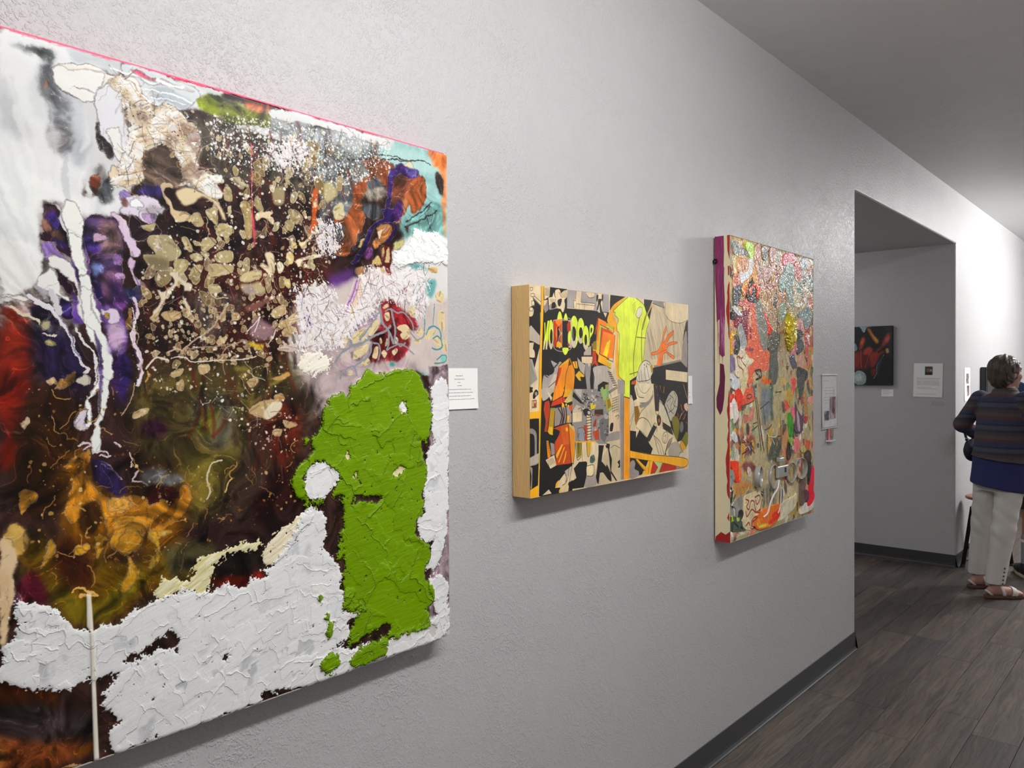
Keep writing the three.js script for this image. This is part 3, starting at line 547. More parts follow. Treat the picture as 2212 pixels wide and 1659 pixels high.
[2,253,5,62,1776,670,1797,659,1832,648,1860,660,1889,681],
[2,253,6,62,1596,756,1608,736,1645,721,1658,749],
[2,253,6,62,1814,635,1832,656,1853,644],
[2,253,5,62,1875,611,1904,632,1930,623,1937,609],
[2,254,5,55,1945,614,1956,594,1979,585,2006,598,2013,629,2017,654,1994,663,1971,658],
[2,254,5,55,1975,627,1994,618,2013,629],
[2,254,5,55,1993,697,2017,682,2036,685,2032,702,2009,708,1982,709],
[2,254,4,55,1942,520,1938,559,1937,603],
[2,254,3,55,1983,512,1979,551,1975,580],
[0,255,2,55,2013,688,2032,685,2032,699,2013,702],
[0,256,3,60,1786,709,1803,707,1810,717,1793,720],
[0,257,4,60,1862,393,1913,385,1950,398,1928,403,1898,403],
[0,258,4,60,1942,437,1980,429,1992,444,1972,491,1949,481,1946,456],
[0,259,1,66,1954,395,1992,388,1996,405,1969,407],
[0,260,3,50,1830,474,1862,471,1844,497],
[2,261,2.2,55,1309,122,1310,209,1310,259,1312,320,1314,370],
[0,262,2,50,1310,299,1315,316,1320,365,1317,402,1312,353,1307,317],
[0,263,1,50,1308,209,1313,208,1313,222,1308,222],
[0,264,2,55,1503,221,1520,208,1522,254,1516,286,1519,305,1507,331,1490,343,1499,308,1502,269],
[0,265,1,66,1507,249,1517,240,1519,257,1509,263],
[0,266,1,50,1580,291,1592,284,1592,297,1580,301],
[0,267,1,72,1320,315,1330,305,1355,299,1374,298,1366,309,1376,316,1376,330,1366,329,1355,319,1340,317,1325,328],
[0,268,1,72,1334,450,1349,444,1364,456,1377,461,1364,472,1354,464],
[0,269,1.5,72,1349,414,1370,411,1378,436,1375,466,1364,465,1357,438],
[0,270,1,72,1385,440,1396,432,1407,442,1401,459,1390,463],
[0,271,1,75,1456,371,1473,367,1484,358,1504,339,1501,351,1484,368,1481,382,1467,386],
[0,272,1,75,1447,424,1461,416,1501,402,1536,395,1521,407,1472,419,1461,437,1453,440],
[0,273,1,66,1418,406,1437,406,1437,428,1420,434],
[0,273,1,66,1432,379,1445,372,1451,384,1442,390],
[0,274,1,66,1410,484,1425,477,1428,490,1425,503,1412,496],
[0,275,1.5,66,1273,487,1298,469,1333,461,1338,474,1323,487,1283,497],
[0,276,3,66,1276,504,1305,500,1333,493,1348,517,1328,525,1298,530,1280,520],
[0,277,6,62,1281,513,1305,507,1318,521,1298,527],
[0,278,1.5,66,1366,575,1400,553,1412,563,1405,578,1366,580],
[0,279,2,60,1290,562,1328,548,1364,529,1374,529,1364,541,1327,566,1295,573],
[0,280,1,66,1361,534,1374,528,1375,534,1364,541],
[0,281,1.5,64,1279,286,1295,281,1307,304,1309,366,1304,378,1292,378,1287,329,1279,303],
[0,282,2,62,1373,238,1398,222,1411,225,1411,260,1403,273,1379,274],
[0,283,1,72,1365,228,1374,223,1380,230,1374,243,1366,240],
[0,284,2.5,64,1546,187,1570,181,1592,213,1569,234,1549,240,1543,214],
[0,285,1.5,66,1575,265,1584,247,1608,237,1614,277,1584,286],
[0,286,1.2,62,1422,289,1435,281,1457,300,1454,312,1435,315],
[0,287,1.2,62,1413,320,1427,310,1440,323,1435,341,1421,340],
[0,288,1.5,62,1318,273,1328,262,1345,293,1335,302,1322,292],
[0,289,1.5,64,1254,228,1274,220,1291,237,1283,249,1271,247],
[0,290,1.2,64,1030,411,1053,402,1084,400,1095,415,1109,430,1109,445,1090,461,1081,464,1077,486,1052,488,1033,482,1021,465,1019,453,1048,449,1030,427],
[0,291,5,60,1021,454,1077,459,1079,481,1052,488,1033,482],
[0,292,1,68,1050,429,1057,418,1063,429,1059,438,1048,437],
[0,293,1.5,64,1096,459,1120,454,1131,461,1122,483,1098,494,1094,478],
[0,294,1.5,60,1048,497,1064,487,1083,489,1083,510,1060,528,1047,515],
[0,295,1.2,70,1083,493,1102,489,1107,500,1124,511,1139,514,1137,531,1119,534,1117,547,1132,571,1138,592,1130,592,1121,568,1115,549,1119,524,1106,510,1098,525,1080,545,1055,584,1051,597,1040,593,1059,563,1051,537,1064,540,1081,531,1094,513],
[0,296,1.2,68,1085,327,1100,335,1126,335,1139,342,1145,354,1130,356,1108,363,1091,351],
[0,297,1.2,64,1064,277,1085,271,1092,280,1075,281,1070,296,1085,313,1091,328,1085,327,1070,307],
[0,298,2,82,1100,289,1131,271,1164,278,1193,286,1221,308,1235,339,1223,334,1205,304,1170,290,1143,312,1121,319,1109,307],
[0,299,1.5,105,1126,255,1153,238,1217,226,1224,238,1210,253,1224,268,1221,284,1193,286,1166,276,1131,267,1109,271],
[0,300,1,63,1141,340,1157,331,1172,354,1158,367,1141,359],
[0,300,1,63,1179,323,1207,312,1211,349,1202,352,1186,339],
[0,300,1,63,1209,362,1218,350,1244,353,1249,374,1227,384,1209,377],
[0,300,1,63,1165,419,1169,400,1192,390,1206,402,1180,426,1169,427],
[0,300,1,63,1114,404,1123,397,1131,402,1142,426,1138,433,1127,428],
[0,300,1,63,1133,497,1146,468,1169,466,1164,484,1153,504,1144,494,1135,501],
[0,300,1,63,1201,441,1217,424,1251,420,1250,445,1215,453],
[0,300,1,63,1185,464,1196,459,1250,456,1248,476,1205,489,1187,486],
[0,300,1,63,1186,514,1210,510,1219,529,1186,531],
[0,300,1,63,1135,442,1158,437,1169,449,1146,456],
[0,300,1,63,1167,434,1180,428,1187,436,1178,446],
[0,300,1,63,1032,380,1049,374,1040,393,1024,393,1014,385],
[0,300,1,63,1231,256,1245,251,1252,268,1250,286,1231,285],
[0,300,1,63,1240,305,1249,301,1249,319,1242,329],
[0,300,1,63,1145,405,1160,407,1165,415,1149,415],
[0,301,1,62,1061,597,1080,586,1107,587,1109,601,1080,612],
[0,301,1,62,1098,768,1112,756,1115,782,1100,782],
[0,301,1,62,1033,605,1052,588,1066,573,1056,592,1049,611,1037,612],
[0,301,1,62,1127,574,1134,588,1144,599,1141,612,1129,600],
[0,301,1,62,1205,658,1216,650,1234,645,1223,665,1210,668],
[0,301,1,62,1296,844,1342,815,1395,822,1359,863,1341,864],
[0,301,1,62,1374,564,1401,552,1413,557,1406,576,1382,590,1367,580],
[0,301,1,62,1391,605,1419,586,1450,568,1449,592,1403,615],
[0,301,1,62,1400,626,1418,612,1443,614,1433,633,1406,639],
[0,301,1,62,1401,872,1419,876,1447,885,1425,895,1407,889],
[0,301,1,62,1367,902,1379,895,1397,899,1391,914,1373,913],
[0,301,1,62,989,839,1005,829,1026,827,1021,838,994,849],
[0,301,1,62,1155,722,1176,717,1186,725,1178,739,1160,742],
[0,301,1,62,1291,763,1314,753,1325,763,1308,778,1296,773],
[0,301,1,62,1083,742,1098,732,1115,730,1108,744,1090,751],
[0,301,1,62,1227,570,1232,568,1229,600,1216,603],
[0,301,1,62,1248,584,1268,581,1273,595,1254,601],
[0,302,5,64,1301,622,1321,591,1355,604,1379,622,1367,643,1326,652,1303,640],
[2,303,3,75,1292,628,1315,609,1332,587,1326,603,1315,629],
[2,304,3,70,1358,659,1370,643,1379,622],
[0,305,2,66,1295,656,1314,660,1343,665,1332,678,1309,671],
[0,306,1,72,1384,674,1403,666,1403,650,1418,663,1449,657,1449,675,1418,681],
[2,307,4,60,1116,682,1138,662,1169,642,1195,621,1208,601,1222,583,1232,568],
[2,308,3.5,58,1133,679,1163,674,1200,671,1248,664,1281,656],
[2,309,4,60,1077,688,1098,680,1113,684],
[2,310,3,62,1084,704,1103,699,1125,703,1135,711,1168,710,1218,707,1275,704,1320,696],
[2,311,5,66,1022,728,1036,711,1050,702,1076,709],
[2,312,4,58,1025,735,1027,748,1020,760],
[0,313,3,52,1258,722,1300,727,1297,735,1261,735],
[0,314,2,52,1357,774,1384,758,1411,753,1383,771],
[0,315,1.5,58,1366,756,1390,748,1417,737,1423,748,1390,761],
[0,316,4,50,1269,742,1294,745,1285,755,1271,752],
[2,317,2,45,995,764,985,805,963,841],
[0,318,1.2,72,1344,846,1371,821,1398,825,1389,845,1365,863,1347,865],
[0,319,1.5,62,1374,805,1395,798,1407,814,1383,819],
[2,320,5,62,1175,1064,1184,1044,1175,1012,1189,975,1217,968],
[2,321,5,60,1226,1053,1236,1027,1245,1020],
[2,322,16,74,1683,455,1666,507,1641,549,1625,575],
[2,323,4,70,1673,453,1657,502,1631,545,1616,573],
[2,324,4,70,1667,456,1650,505,1626,545,1611,573],
[2,325,4,70,1661,460,1644,507,1621,545,1607,573],
[2,326,4,70,1656,463,1638,510,1616,545,1603,574],
[2,327,4,70,1650,467,1632,512,1612,546,1598,574],
[0,328,9,55,1562,455,1605,441,1648,425,1648,450,1617,470,1580,486,1556,475],
[0,329,5,55,1466,562,1489,568,1497,596,1494,620,1483,601],
[2,330,13,40,1095,1504,1117,1517,1151,1517,1190,1476,1230,1445],
[2,330,13,40,1143,1547,1182,1526,1214,1509,1246,1487],
[2,330,13,40,1247,1461,1263,1446],
[0,331,2,40,1813,830,1860,835,1859,880,1821,875],
[0,331,2,40,1786,1058,1845,1032,1845,1067,1803,1082],
[0,331,2,40,1612,972,1638,980,1634,1016,1608,1008],
[0,331,2,40,1637,1029,1664,1043,1660,1080,1637,1065],
[0,331,2,40,1743,1347,1784,1354,1775,1404,1751,1392],
[9,3,0,0],
[9,10,0,0],
[0,332,0,0,723,1327,739,1307,734,1275,737,1232,768,1248,796,1254,825,1283,848,1315,885,1330,942,1331,975,1318,1012,1306,1043,1299,1108,1285,1146,1303,1200,1304,1216,1300,1269,1320,1326,1311,1323,1633,1229,1641,1150,1641,1068,1642,991,1642,938,1639,926,1609,933,1567,965,1571,939,1546,908,1515,927,1485,960,1444,994,1433,1042,1422,1085,1429,1096,1447,1093,1396,1075,1380,1028,1400,994,1416,957,1443,908,1446,865,1446,829,1455,797,1445,771,1431,741,1419,722,1407,706,1396,707,1329],
[0,332,0,0,1217,1312,1263,1316,1336,1298,1324,1274,1361,1264,1419,1207,1452,1160,1479,1124,1521,1141,1541,1167,1534,1243,1554,1288,1590,1324,1590,1396,1634,1387,1641,1413,1604,1441,1618,1463,1679,1458,1671,1475,1618,1487,1625,1525,1603,1556,1632,1576,1725,1569,1774,1582,1841,1566,1928,1575,1983,1554,1965,1503,2030,1510,2029,1627,1840,1638,1678,1638,1573,1644,1482,1639,1215,1559],
[0,332,0,0,1947,1425,2021,1433,2035,1504,1965,1496],
[0,332,0,0,1967,1308,2013,1309,2003,1375,1948,1392,1930,1375,1957,1360],
[0,332,0,0,1951,998,2006,982,2042,1011,2032,1284,1985,1297,1930,1295,1904,1265,1900,1211,1931,1202,1923,1135,1937,1083],
[0,332,0,0,1971,785,2036,772,2042,998,1978,973,1970,892,1966,825],
[0,332,0,0,1467,1047,1474,1014,1522,997,1578,1023,1582,1059,1549,1091,1535,1113,1493,1108,1473,1083],
[0,332,0,0,1821,834,1847,838,1851,867,1830,866],
[9,11,0,0],
[0,333,0,0,960,1424,994,1409,1042,1397,1078,1381,1096,1404,1097,1447,1085,1429,1042,1418,1007,1423,980,1432],
[0,333,0,0,1324,1279,1355,1269,1373,1272,1336,1293],
[2,333,10,0,1250,1453,1216,1486],
[0,333,0,0,1678,1551,1710,1546,1758,1546,1749,1575,1694,1574],
[0,333,0,0,1955,1581,1983,1595,1964,1624,1950,1614],
[2,333,6,0,1489,1590,1531,1567,1618,1536],
[9,12,0,0],
[0,332,0,0,1897,268,1912,274,1956,273,1987,275,2018,285,2037,291,2043,316,2042,390,2025,374,1986,378,1948,377,1911,383,1860,391,1825,405,1804,405,1801,379,1818,358,1839,348,1868,326,1886,288],
[9,13,0,0],
[0,332,0,0,1683,439,1745,420,1799,434,1862,407,1942,415,1946,481,1938,537,1904,561,1883,524,1812,512,1771,505,1731,518,1724,549,1704,571,1659,589,1634,625,1597,656,1572,664,1537,655,1477,678,1449,669,1449,627,1491,620,1515,566,1562,539,1616,550,1650,538,1673,501],
[0,332,0,0,1377,114,1446,90,1487,106,1457,148,1405,168,1360,147],
[0,332,0,0,1522,305,1566,294,1591,311,1591,375,1540,391,1515,363],
[0,332,0,0,1460,497,1539,485,1577,524,1538,615,1471,618,1453,553],
[9,14,0,0],
[0,334,0,0,1457,681,1491,685,1551,689,1560,709,1551,733,1513,743,1468,733,1451,705],
[0,335,0,0,1336,1232,1361,1198,1419,1161,1479,1135,1493,1160,1439,1204,1399,1249,1361,1264,1336,1254],
[0,336,0,0,1037,1277,1065,1247,1123,1262,1146,1231,1173,1210,1327,1198,1327,1210,1217,1221,1185,1256,1168,1312,1108,1281,1058,1295],
[9,15,0,0],
[0,332,0,0,1678,737,1701,728,1725,744,1781,744,1806,734,1882,731,1917,757,1943,804,1961,845,1961,898,1942,977,1924,963,1915,982,1937,1043,1937,1083,1923,1135,1922,1201,1896,1217,1895,1276,1948,1312,1957,1353,1930,1375,1929,1415,1965,1449,1965,1503,1929,1521,1955,1554,1946,1586,1875,1581,1774,1575,1782,1533,1710,1540,1633,1558,1618,1548,1633,1491,1671,1469,1633,1460,1597,1440,1604,1405,1598,1326,1605,1303,1599,1133,1607,1110,1563,1099,1578,1071,1582,1030,1522,997,1474,1019,1467,1059,1486,1102,1535,1113,1486,1122,1440,1090,1427,1043,1454,1000,1501,970,1488,940,1468,955,1474,933,1516,906,1537,849,1552,826,1580,800,1624,804,1639,780,1685,750],
[0,332,0,0,1632,1588,1741,1567,1765,1586,1757,1622,1662,1633,1632,1625],
[0,332,0,0,1516,1592,1545,1565,1588,1570,1580,1604,1544,1624],
[0,332,0,0,1539,1439,1560,1497,1545,1529,1538,1486],
[0,332,0,0,1501,1383,1518,1381,1522,1399,1508,1405],
[0,332,0,0,1584,1215,1598,1253,1594,1301,1583,1275],
[9,16,0,0],
[0,333,0,0,1637,1108,1729,1122,1761,1129,1713,1142,1636,1126],
[0,333,0,0,1821,834,1851,841,1851,873,1830,869],
[0,333,0,0,1795,1062,1837,1037,1836,1060,1811,1077],
[0,333,0,0,1623,979,1632,992,1626,1009,1617,997],
[0,333,0,0,1645,1035,1656,1055,1652,1073,1643,1060],
[9,17,0,0],
[1,337,0,0,879,1247,889,1249,893,1319,903,1641,891,1638,888,1470,885,1333,879,1322],
[9,18,0,0],
[0,338,0,0,949,56,978,40,1013,65,1044,85,1089,82,1132,101,1161,130,1167,171,1153,206,1198,232,1221,249,1131,265,1101,196,1059,180,1022,202,1016,249,985,291,947,298,971,222,985,160,974,103],
[9,20,0,0],
[0,338,0,0,1105,154,1337,103,1650,76,1581,213,1546,408,1451,523,1333,531,1211,612,1149,544,1009,577,1032,462,1162,425,1176,281,1104,224],
[9,21,0,0],
[0,338,0,0,1154,73,1795,17,1648,202,1546,462,1419,681,1447,930,1329,960,1222,854,1007,767,986,622,1055,392,1163,330,1177,174],
[9,22,0,0],
[0,338,0,0,1020,553,1212,564,1391,501,1419,655,1331,733,1172,733,1075,722,1019,654],
[9,23,0,0],
[0,338,0,0,766,753,942,766,1005,912,1096,965,1329,985,1447,864,1445,1101,1143,1182,937,1202,762,1169],
[9,24,0,0],
[0,338,0,0,1191,76,1795,24,1756,126,1581,186,1337,191,1215,190],
[9,99,0,0]
];

// ------------------------------------------------------------------ large abstract painting: poured paint, stones, thick white and green body colour
{
  const W = 2048, H = 1640, G = groups(P1), c = newCanvas(W, H, '#35221d'), h = newCanvas(W, H, 'rgb(36,36,36)'), rand = rng(1234);
  for (const r of G[0]) { if (r[0] < 2) r[2] *= 0.8; brush(r, P1_C, c, h); }
  // loose brushing inside the poured white: long strokes running to the pour's throat
  const T0 = [866, 700];
  for (let i = 0; i < 330; i++) {
    const a = lerp(-0.35, 1.3, rand()), L0 = 700 - 420 * rand(), x0 = T0[0] - Math.sin(a) * L0 * 1.05, y0 = T0[1] - Math.cos(a) * L0 * 0.9; if (y0 < 25) continue;
    const L1 = 120 + rand() * 380, x1 = lerp(x0, T0[0], L1 / L0 * 0.8), y1 = lerp(y0, T0[1], L1 / L0 * 0.8);
    if ((x1 > 830 && y1 < 480) || y1 > 655) continue; if (x1 > 980 || x0 > 960) continue;
    c.strokeStyle = css(rand() < 0.75 ? [240, 241, 238] : rand() < 0.7 ? [200, 203, 204] : [160, 164, 168], 0.14 + rand() * 0.26); c.lineWidth = 2 + rand() * 14; blurred(c, 1 + rand() * 4, [Math.min(x0, x1) - 30, Math.min(y0, y1) - 10, Math.max(x0, x1) + 30, Math.max(y0, y1) + 10], () => { c.beginPath(); c.moveTo(x0, y0); c.quadraticCurveTo((x0 + x1) / 2 + (rand() - 0.5) * 30, (y0 + y1) / 2, x1, y1); c.stroke(); });
  }
  warp(c, 7, 90, 3.1); warp(c, 2, 18, 7.7);
  for (const r of G[1]) {
    if (r[0] < 2) r[2] *= 0.5; brush(r, P1_C, c, h);
    if (r[0] === 0 && r[2] < 2) { smoothPath(c, r, 4, true); c.strokeStyle = 'rgba(30,20,24,0.35)'; c.lineWidth = 3; c.stroke(); c.strokeStyle = 'rgba(244,236,230,0.4)'; c.lineWidth = 1.3; c.stroke(); }
    if (r[0] === 0 && r[3] > 0 && r[2] < 5) { c.save(); smoothPath(c, r, 4, true); c.clip(); const b = box2([r]), col = hex(P1_C[r[1]]), n = Math.min(26, 4 + (b[2] - b[0]) * (b[3] - b[1]) / 1500); for (let k = 0; k < n; k++) { let x = lerp(b[0], b[2], rand()), y = lerp(b[1], b[3], rand()), a = 1.3 + fbm(x / 90, y / 90, 2) * 4; c.strokeStyle = css(mixc(col, rand() < 0.5 ? [246, 240, 234] : [30, 18, 24], 0.25 + 0.35 * rand()), 0.45); c.lineWidth = 0.8 + rand() * 3.2; c.beginPath(); c.moveTo(x, y); for (let m = 0; m < 4; m++) { a += (rand() - 0.5) * 1.1; c.lineTo(x += Math.cos(a) * 12, y += Math.sin(a) * 12); } c.stroke(); } c.restore(); }
  }
  warp(c, 5, 30, 11.3); warp(h, 5, 30, 11.3); warp(c, 2.4, 9, 4.9); warp(h, 2.4, 9, 4.9);
  { // marbling of the wet colours: swirled tone bands and fine veins
    const im = c.getImageData(0, 0, W, H), d = im.data, hm = h.getImageData(0, 0, W, H), hh = hm.data;
    for (let y = 0; y < H; y++) for (let x = 0; x < W; x++) {
      const i = 4 * (y * W + x), lum = (d[i] * 0.3 + d[i + 1] * 0.6 + d[i + 2] * 0.1); if (lum > 205) continue;
      const wx = x / 46 + 1.5 * noise(x / 70, y / 70), wy = y / 46 + 1.5 * noise(x / 70 + 40, y / 70 + 9), s = fbm(wx, wy, 4), s2 = fbm(wx * 2.6 + 11, wy * 2.6, 3);
      const k = sstep(205, 120, lum), v = sstep(0.03, 0.0, Math.abs(s + 0.06)) * sstep(-0.1, 0.25, s2) + 0.7 * sstep(0.025, 0, Math.abs(s2 - 0.12)) * sstep(0, 0.3, s), m = 1 - 0.2 * k + k * (0.7 * s + 0.4 * s2);
      for (let q = 0; q < 3; q++) d[i + q] = clamp(d[i + q] * m + k * v * [46, 34, 26][q] * (0.5 + d[i + q] / 120), 0, 255);
      if (v > 0.3) hh[i] = Math.min(255, hh[i] + 22 * v);
    }
    c.putImageData(im, 0, 0); h.putImageData(hm, 0, 0);
  }
  // thin branching reds and darks among the stones
  for (const [x, y] of scatter(G[21], W, H, 260, rand)) { c.strokeStyle = css(rand() < 0.4 ? [96, 30, 18] : rand() < 0.5 ? [24, 18, 18] : [70, 46, 34], 0.55); c.lineWidth = 2 + rand() * 9; blurred(c, 2, [x - 120, y - 20, x + 120, y + 130], () => { c.beginPath(); c.moveTo(x, y); const a = 1.57 + (rand() - 0.5) * 1.1; c.quadraticCurveTo(x + Math.cos(a) * 30 + 10 * rand(), y + Math.sin(a) * 30, x + Math.cos(a) * (40 + 50 * rand()), y + Math.sin(a) * (40 + 60 * rand())); c.stroke(); }); }
  // stones and pebbles
  const stoneCols = ['#a08a58', '#b8a270', '#8a7348', '#c4b284', '#957a48', '#ab915e', '#705a40', '#967c62', '#cbbd92'].map(hex);
  function stone(x, y, a, b, rot, col, hh) {
    const v = blob(x, y, a, b, rot, rand); smoothPath(c, v, 4, true); c.fillStyle = css(mixc(col, [60, 44, 34], 0.18 + rand() * 0.2)); c.fill();
    c.save(); smoothPath(c, v, 4, true); c.clip(); for (let k = 0; k < 5; k++) { c.strokeStyle = css(mixc(col, rand() < 0.5 ? [235, 225, 190] : [80, 64, 44], 0.35), 0.5); c.lineWidth = 1.5 + rand() * 4; c.beginPath(); c.moveTo(x - a * (rand() * 2 - 1), y - b * (rand() * 2 - 1)); c.lineTo(x + a * (rand() * 2 - 1), y + b * (rand() * 2 - 1)); c.stroke(); } c.restore();
    smoothPath(c, v, 4, true); c.strokeStyle = css(mixc(col, [232, 220, 180], 0.45), 0.85); c.lineWidth = 1.6; c.stroke();
    smoothPath(h, v, 4, true); h.fillStyle = 'rgb(' + hh + ',' + hh + ',' + hh + ')'; h.fill();
  }
  for (const [x, y] of scatter(G[20], W, H, 150, rand)) { const s = 4 + 13 * rand() * rand(), e = 1 + rand() * 1.3; stone(x, y, s, s * e, (rand() - 0.5) * 1.6 + (y > 800 ? 1.2 : 0), stoneCols[Math.floor(rand() * 9)], 58); }
  for (const [x, y] of scatter(G[22], W, H, 190, rand)) { const s = 2.5 + 7 * rand() * rand(); stone(x, y, s, s * (1 + rand() * 0.7), rand() * 3, mixc(stoneCols[Math.floor(rand() * 9)], [150, 110, 90], rand() * 0.5), 54); }
  for (const r of G[2]) { brush(r, P1_C, c, h); if (r[0] === 0 && r[3] >= 60 && r[2] < 2 && r.length < 40) { smoothPath(c, r, 4, true); c.strokeStyle = 'rgba(238,226,190,0.5)'; c.lineWidth = 1.5; c.stroke(); c.save(); smoothPath(c, r, 4, true); c.clip(); for (let k = 0; k < 6; k++) { const i = 4 + 2 * Math.floor(rand() * (r.length - 4) / 2), j = 4 + 2 * Math.floor(rand() * (r.length - 4) / 2); c.strokeStyle = rand() < 0.5 ? 'rgba(240,230,200,0.3)' : 'rgba(96,74,52,0.32)'; c.lineWidth = 2 + rand() * 5; c.beginPath(); c.moveTo(r[i], r[i + 1]); c.lineTo((r[j] + r[i]) / 2 + rand() * 9, (r[j + 1] + r[i + 1]) / 2); c.stroke(); } c.restore(); } }
  // strings of thrown paint and spatter
  function string(x, y, L, col, w) { let a = rand() * 6.3; c.strokeStyle = h.strokeStyle = css(col, 0.9); c.beginPath(); c.moveTo(x, y); h.beginPath(); h.moveTo(x, y); for (let k = 0; k < 7; k++) { a += (rand() - 0.5) * 1.5; const qx = x + Math.cos(a) * L / 7, qy = y + Math.sin(a) * L / 7; c.quadraticCurveTo(x, y, qx, qy); h.quadraticCurveTo(x, y, qx, qy); x = qx; y = qy; } c.lineWidth = w; c.stroke(); h.strokeStyle = 'rgb(64,64,64)'; h.lineWidth = w; h.stroke(); }
  for (const [x, y] of scatter(G[21], W, H, 90, rand)) string(x, y, 16 + 46 * rand(), mixc([212, 196, 160], [150, 128, 100], rand()), 0.8 + rand() * 1.8);
  for (const [x, y] of scatter(G[23], W, H, 60, rand)) string(x, y, 14 + 46 * rand(), mixc([196, 150, 80], [120, 84, 40], rand()), 0.9 + rand() * 2);
  function dots(pts, r0, r1, cols) { for (const [x, y] of pts) { const r = r0 + (r1 - r0) * rand() ** 4, q = rand(); c.fillStyle = css(cols[Math.floor(rand() * cols.length)], 0.55 + 0.45 * q); c.beginPath(); c.ellipse(x, y, r, r * (0.8 + rand() * 0.6), rand() * 3, 0, 6.3); c.fill(); if (r > 1.4) { h.fillStyle = 'rgb(72,72,72)'; h.beginPath(); h.arc(x, y, r, 0, 6.3); h.fill(); } } }
  dots(scatter(G[21], W, H, 2600, rand), 0.6, 4.6, [[224, 216, 196], [238, 234, 224], [206, 190, 150]]);
  dots(scatter(G[24], W, H, 3000, rand), 0.6, 3.4, [[226, 228, 226], [240, 240, 238]]);
  dots(scatter(G[23], W, H, 500, rand), 0.6, 4.5, [[190, 150, 80], [214, 180, 120], [150, 100, 40]]);
  warp(c, 1.6, 7, 23.3); warp(h, 1.6, 7, 23.3);

  const im = c.getImageData(0, 0, W, H), px = im.data, hd = h.getImageData(0, 0, W, H).data, HT = new Float32Array(W * H), kind = new Uint8Array(W * H);
  for (let y = 0; y < H; y++) for (let x = 0; x < W; x++) { const i = y * W + x, n = fbm(x / 60, y / 60, 3); HT[i] = hd[4 * i] / 255 * 0.0022 + 0.0002 * n; const lu = clamp(1.15 - (px[4 * i] + px[4 * i + 1]) / 440, 0.12, 1), m = 1 + lu * (0.10 * fbm(x / 26, y / 26, 3) + 0.04 * noise(x / 3.1, y / 3.1)); px[4 * i] *= m; px[4 * i + 1] *= m; px[4 * i + 2] *= m; }
  function mass(list, holes, o) {
    const m = maskOf(list, holes, W, H, o.blur || 4), bb = box2(list), [kh, kt] = knife(m, W, H, bb, o.n, o.angle, o.spread, o.len, o.wid, o.seed);
    const y0 = Math.max(0, bb[1] - 20), y1 = Math.min(H, bb[3] + 20), x0 = Math.max(0, bb[0] - 20), x1 = Math.min(W, bb[2] + 20);
    for (let y = y0; y < y1; y++) for (let x = x0; x < x1; x++) {
      const i = y * W + x; if (m[i] < 0.02) continue;
      const ca = Math.cos(o.angle), sa = Math.sin(o.angle), u = x * ca + y * sa, w = -x * sa + y * ca;
      const v = m[i] + (o.shift || 0) + o.rough * fbm(x / 16 + o.seed, y / 16, 4) + o.fine * noise(x / 3.4, y / 3.4) + (o.dry || 0) * (noise(u / 22, w / 3.2) * 0.6 + fbm(x / 7, y / 7, 3));
      const a = sstep(0.46, 0.56, v); if (a <= 0) continue;
      const grain = noise(u / 30 + 4, w / 2.4), hh = o.base * sstep(0.46, 0.7, v) + o.relief * (kh[i] - 0.3) + o.relief * 0.035 * grain;
      const col = o.color(x, y, kt[i], v, kh[i], grain);
      const al = a * (o.alpha || 1); for (let k = 0; k < 3; k++) px[4 * i + k] = px[4 * i + k] * (1 - al) + col[k] * al;
      HT[i] += a * Math.max(0.0001, hh); if (a > 0.5) kind[i] = o.kind;
    }
  }
  const white = (x, y, t, v, k, g) => { const q = fbm(x / 46 + 9, y / 46, 3), s = sstep(0.1, 0.42, q) * sstep(0.42, 0.3, k); return mixc(mixc([240, 239, 235], [222, 223, 224], clamp(0.5 + (t - 0.5) * 1.6)), [150, 153, 160], 0.5 * s); };
  mass(G[13], null, { blur: 9, n: 500, angle: 1.2, spread: 0.9, len: [20, 70], wid: [6, 20], seed: 61, rough: 0.9, fine: 0.45, dry: 1.1, shift: -0.2, alpha: 0.92, base: 0.0008, relief: 0.0012, kind: 0, color: (x, y, t, v) => mixc(mixc([244, 243, 240], [222, 214, 214], t), [196, 178, 176], sstep(0.62, 0.46, v) * 0.7) });
  mass(G[18], null, { blur: 5, n: 420, angle: -0.6, spread: 1.1, len: [20, 90], wid: [6, 22], seed: 66, rough: 0.7, fine: 0.3, dry: 0.7, shift: -0.22, alpha: 0.85, base: 0.001, relief: 0.0022, kind: 0, color: (x, y, t, v, k, g) => { const q = fbm(x / 34 + 3, y / 40, 3); return mixc(mixc([238, 237, 233], [216, 198, 166], sstep(-0.15, 0.15, q)), [150, 126, 112], sstep(0.2, 0.36, q) * 0.8); } });
  mass(G[14], null, { blur: 7, n: 260, angle: -0.5, spread: 0.7, len: [30, 90], wid: [8, 26], seed: 71, rough: 0.7, fine: 0.2, dry: 0.3, base: 0.0012, relief: 0.0022, kind: 0, color: (x, y, t, v, k, g) => { const b = y < 1150 ? [240, 231, 210] : x < 1330 ? [214, 204, 140] : [222, 208, 164]; return mixc(b, [250, 248, 240], clamp(0.25 + g * 0.5)); } });
  mass(G[10], G[11], { blur: 8, n: 900, angle: -0.28, spread: 0.55, len: [50, 260], wid: [16, 70], seed: 81, rough: 0.62, fine: 0.2, dry: 0.2, base: 0.0016, relief: 0.0038, kind: 1, color: white });
  mass(G[12], null, { blur: 7, n: 240, angle: 0.6, spread: 1.2, len: [20, 90], wid: [8, 30], seed: 91, rough: 0.6, fine: 0.22, dry: 0.15, base: 0.002, relief: 0.0035, kind: 1, color: (x, y, t) => mixc([246, 246, 243], [232, 232, 230], t) });
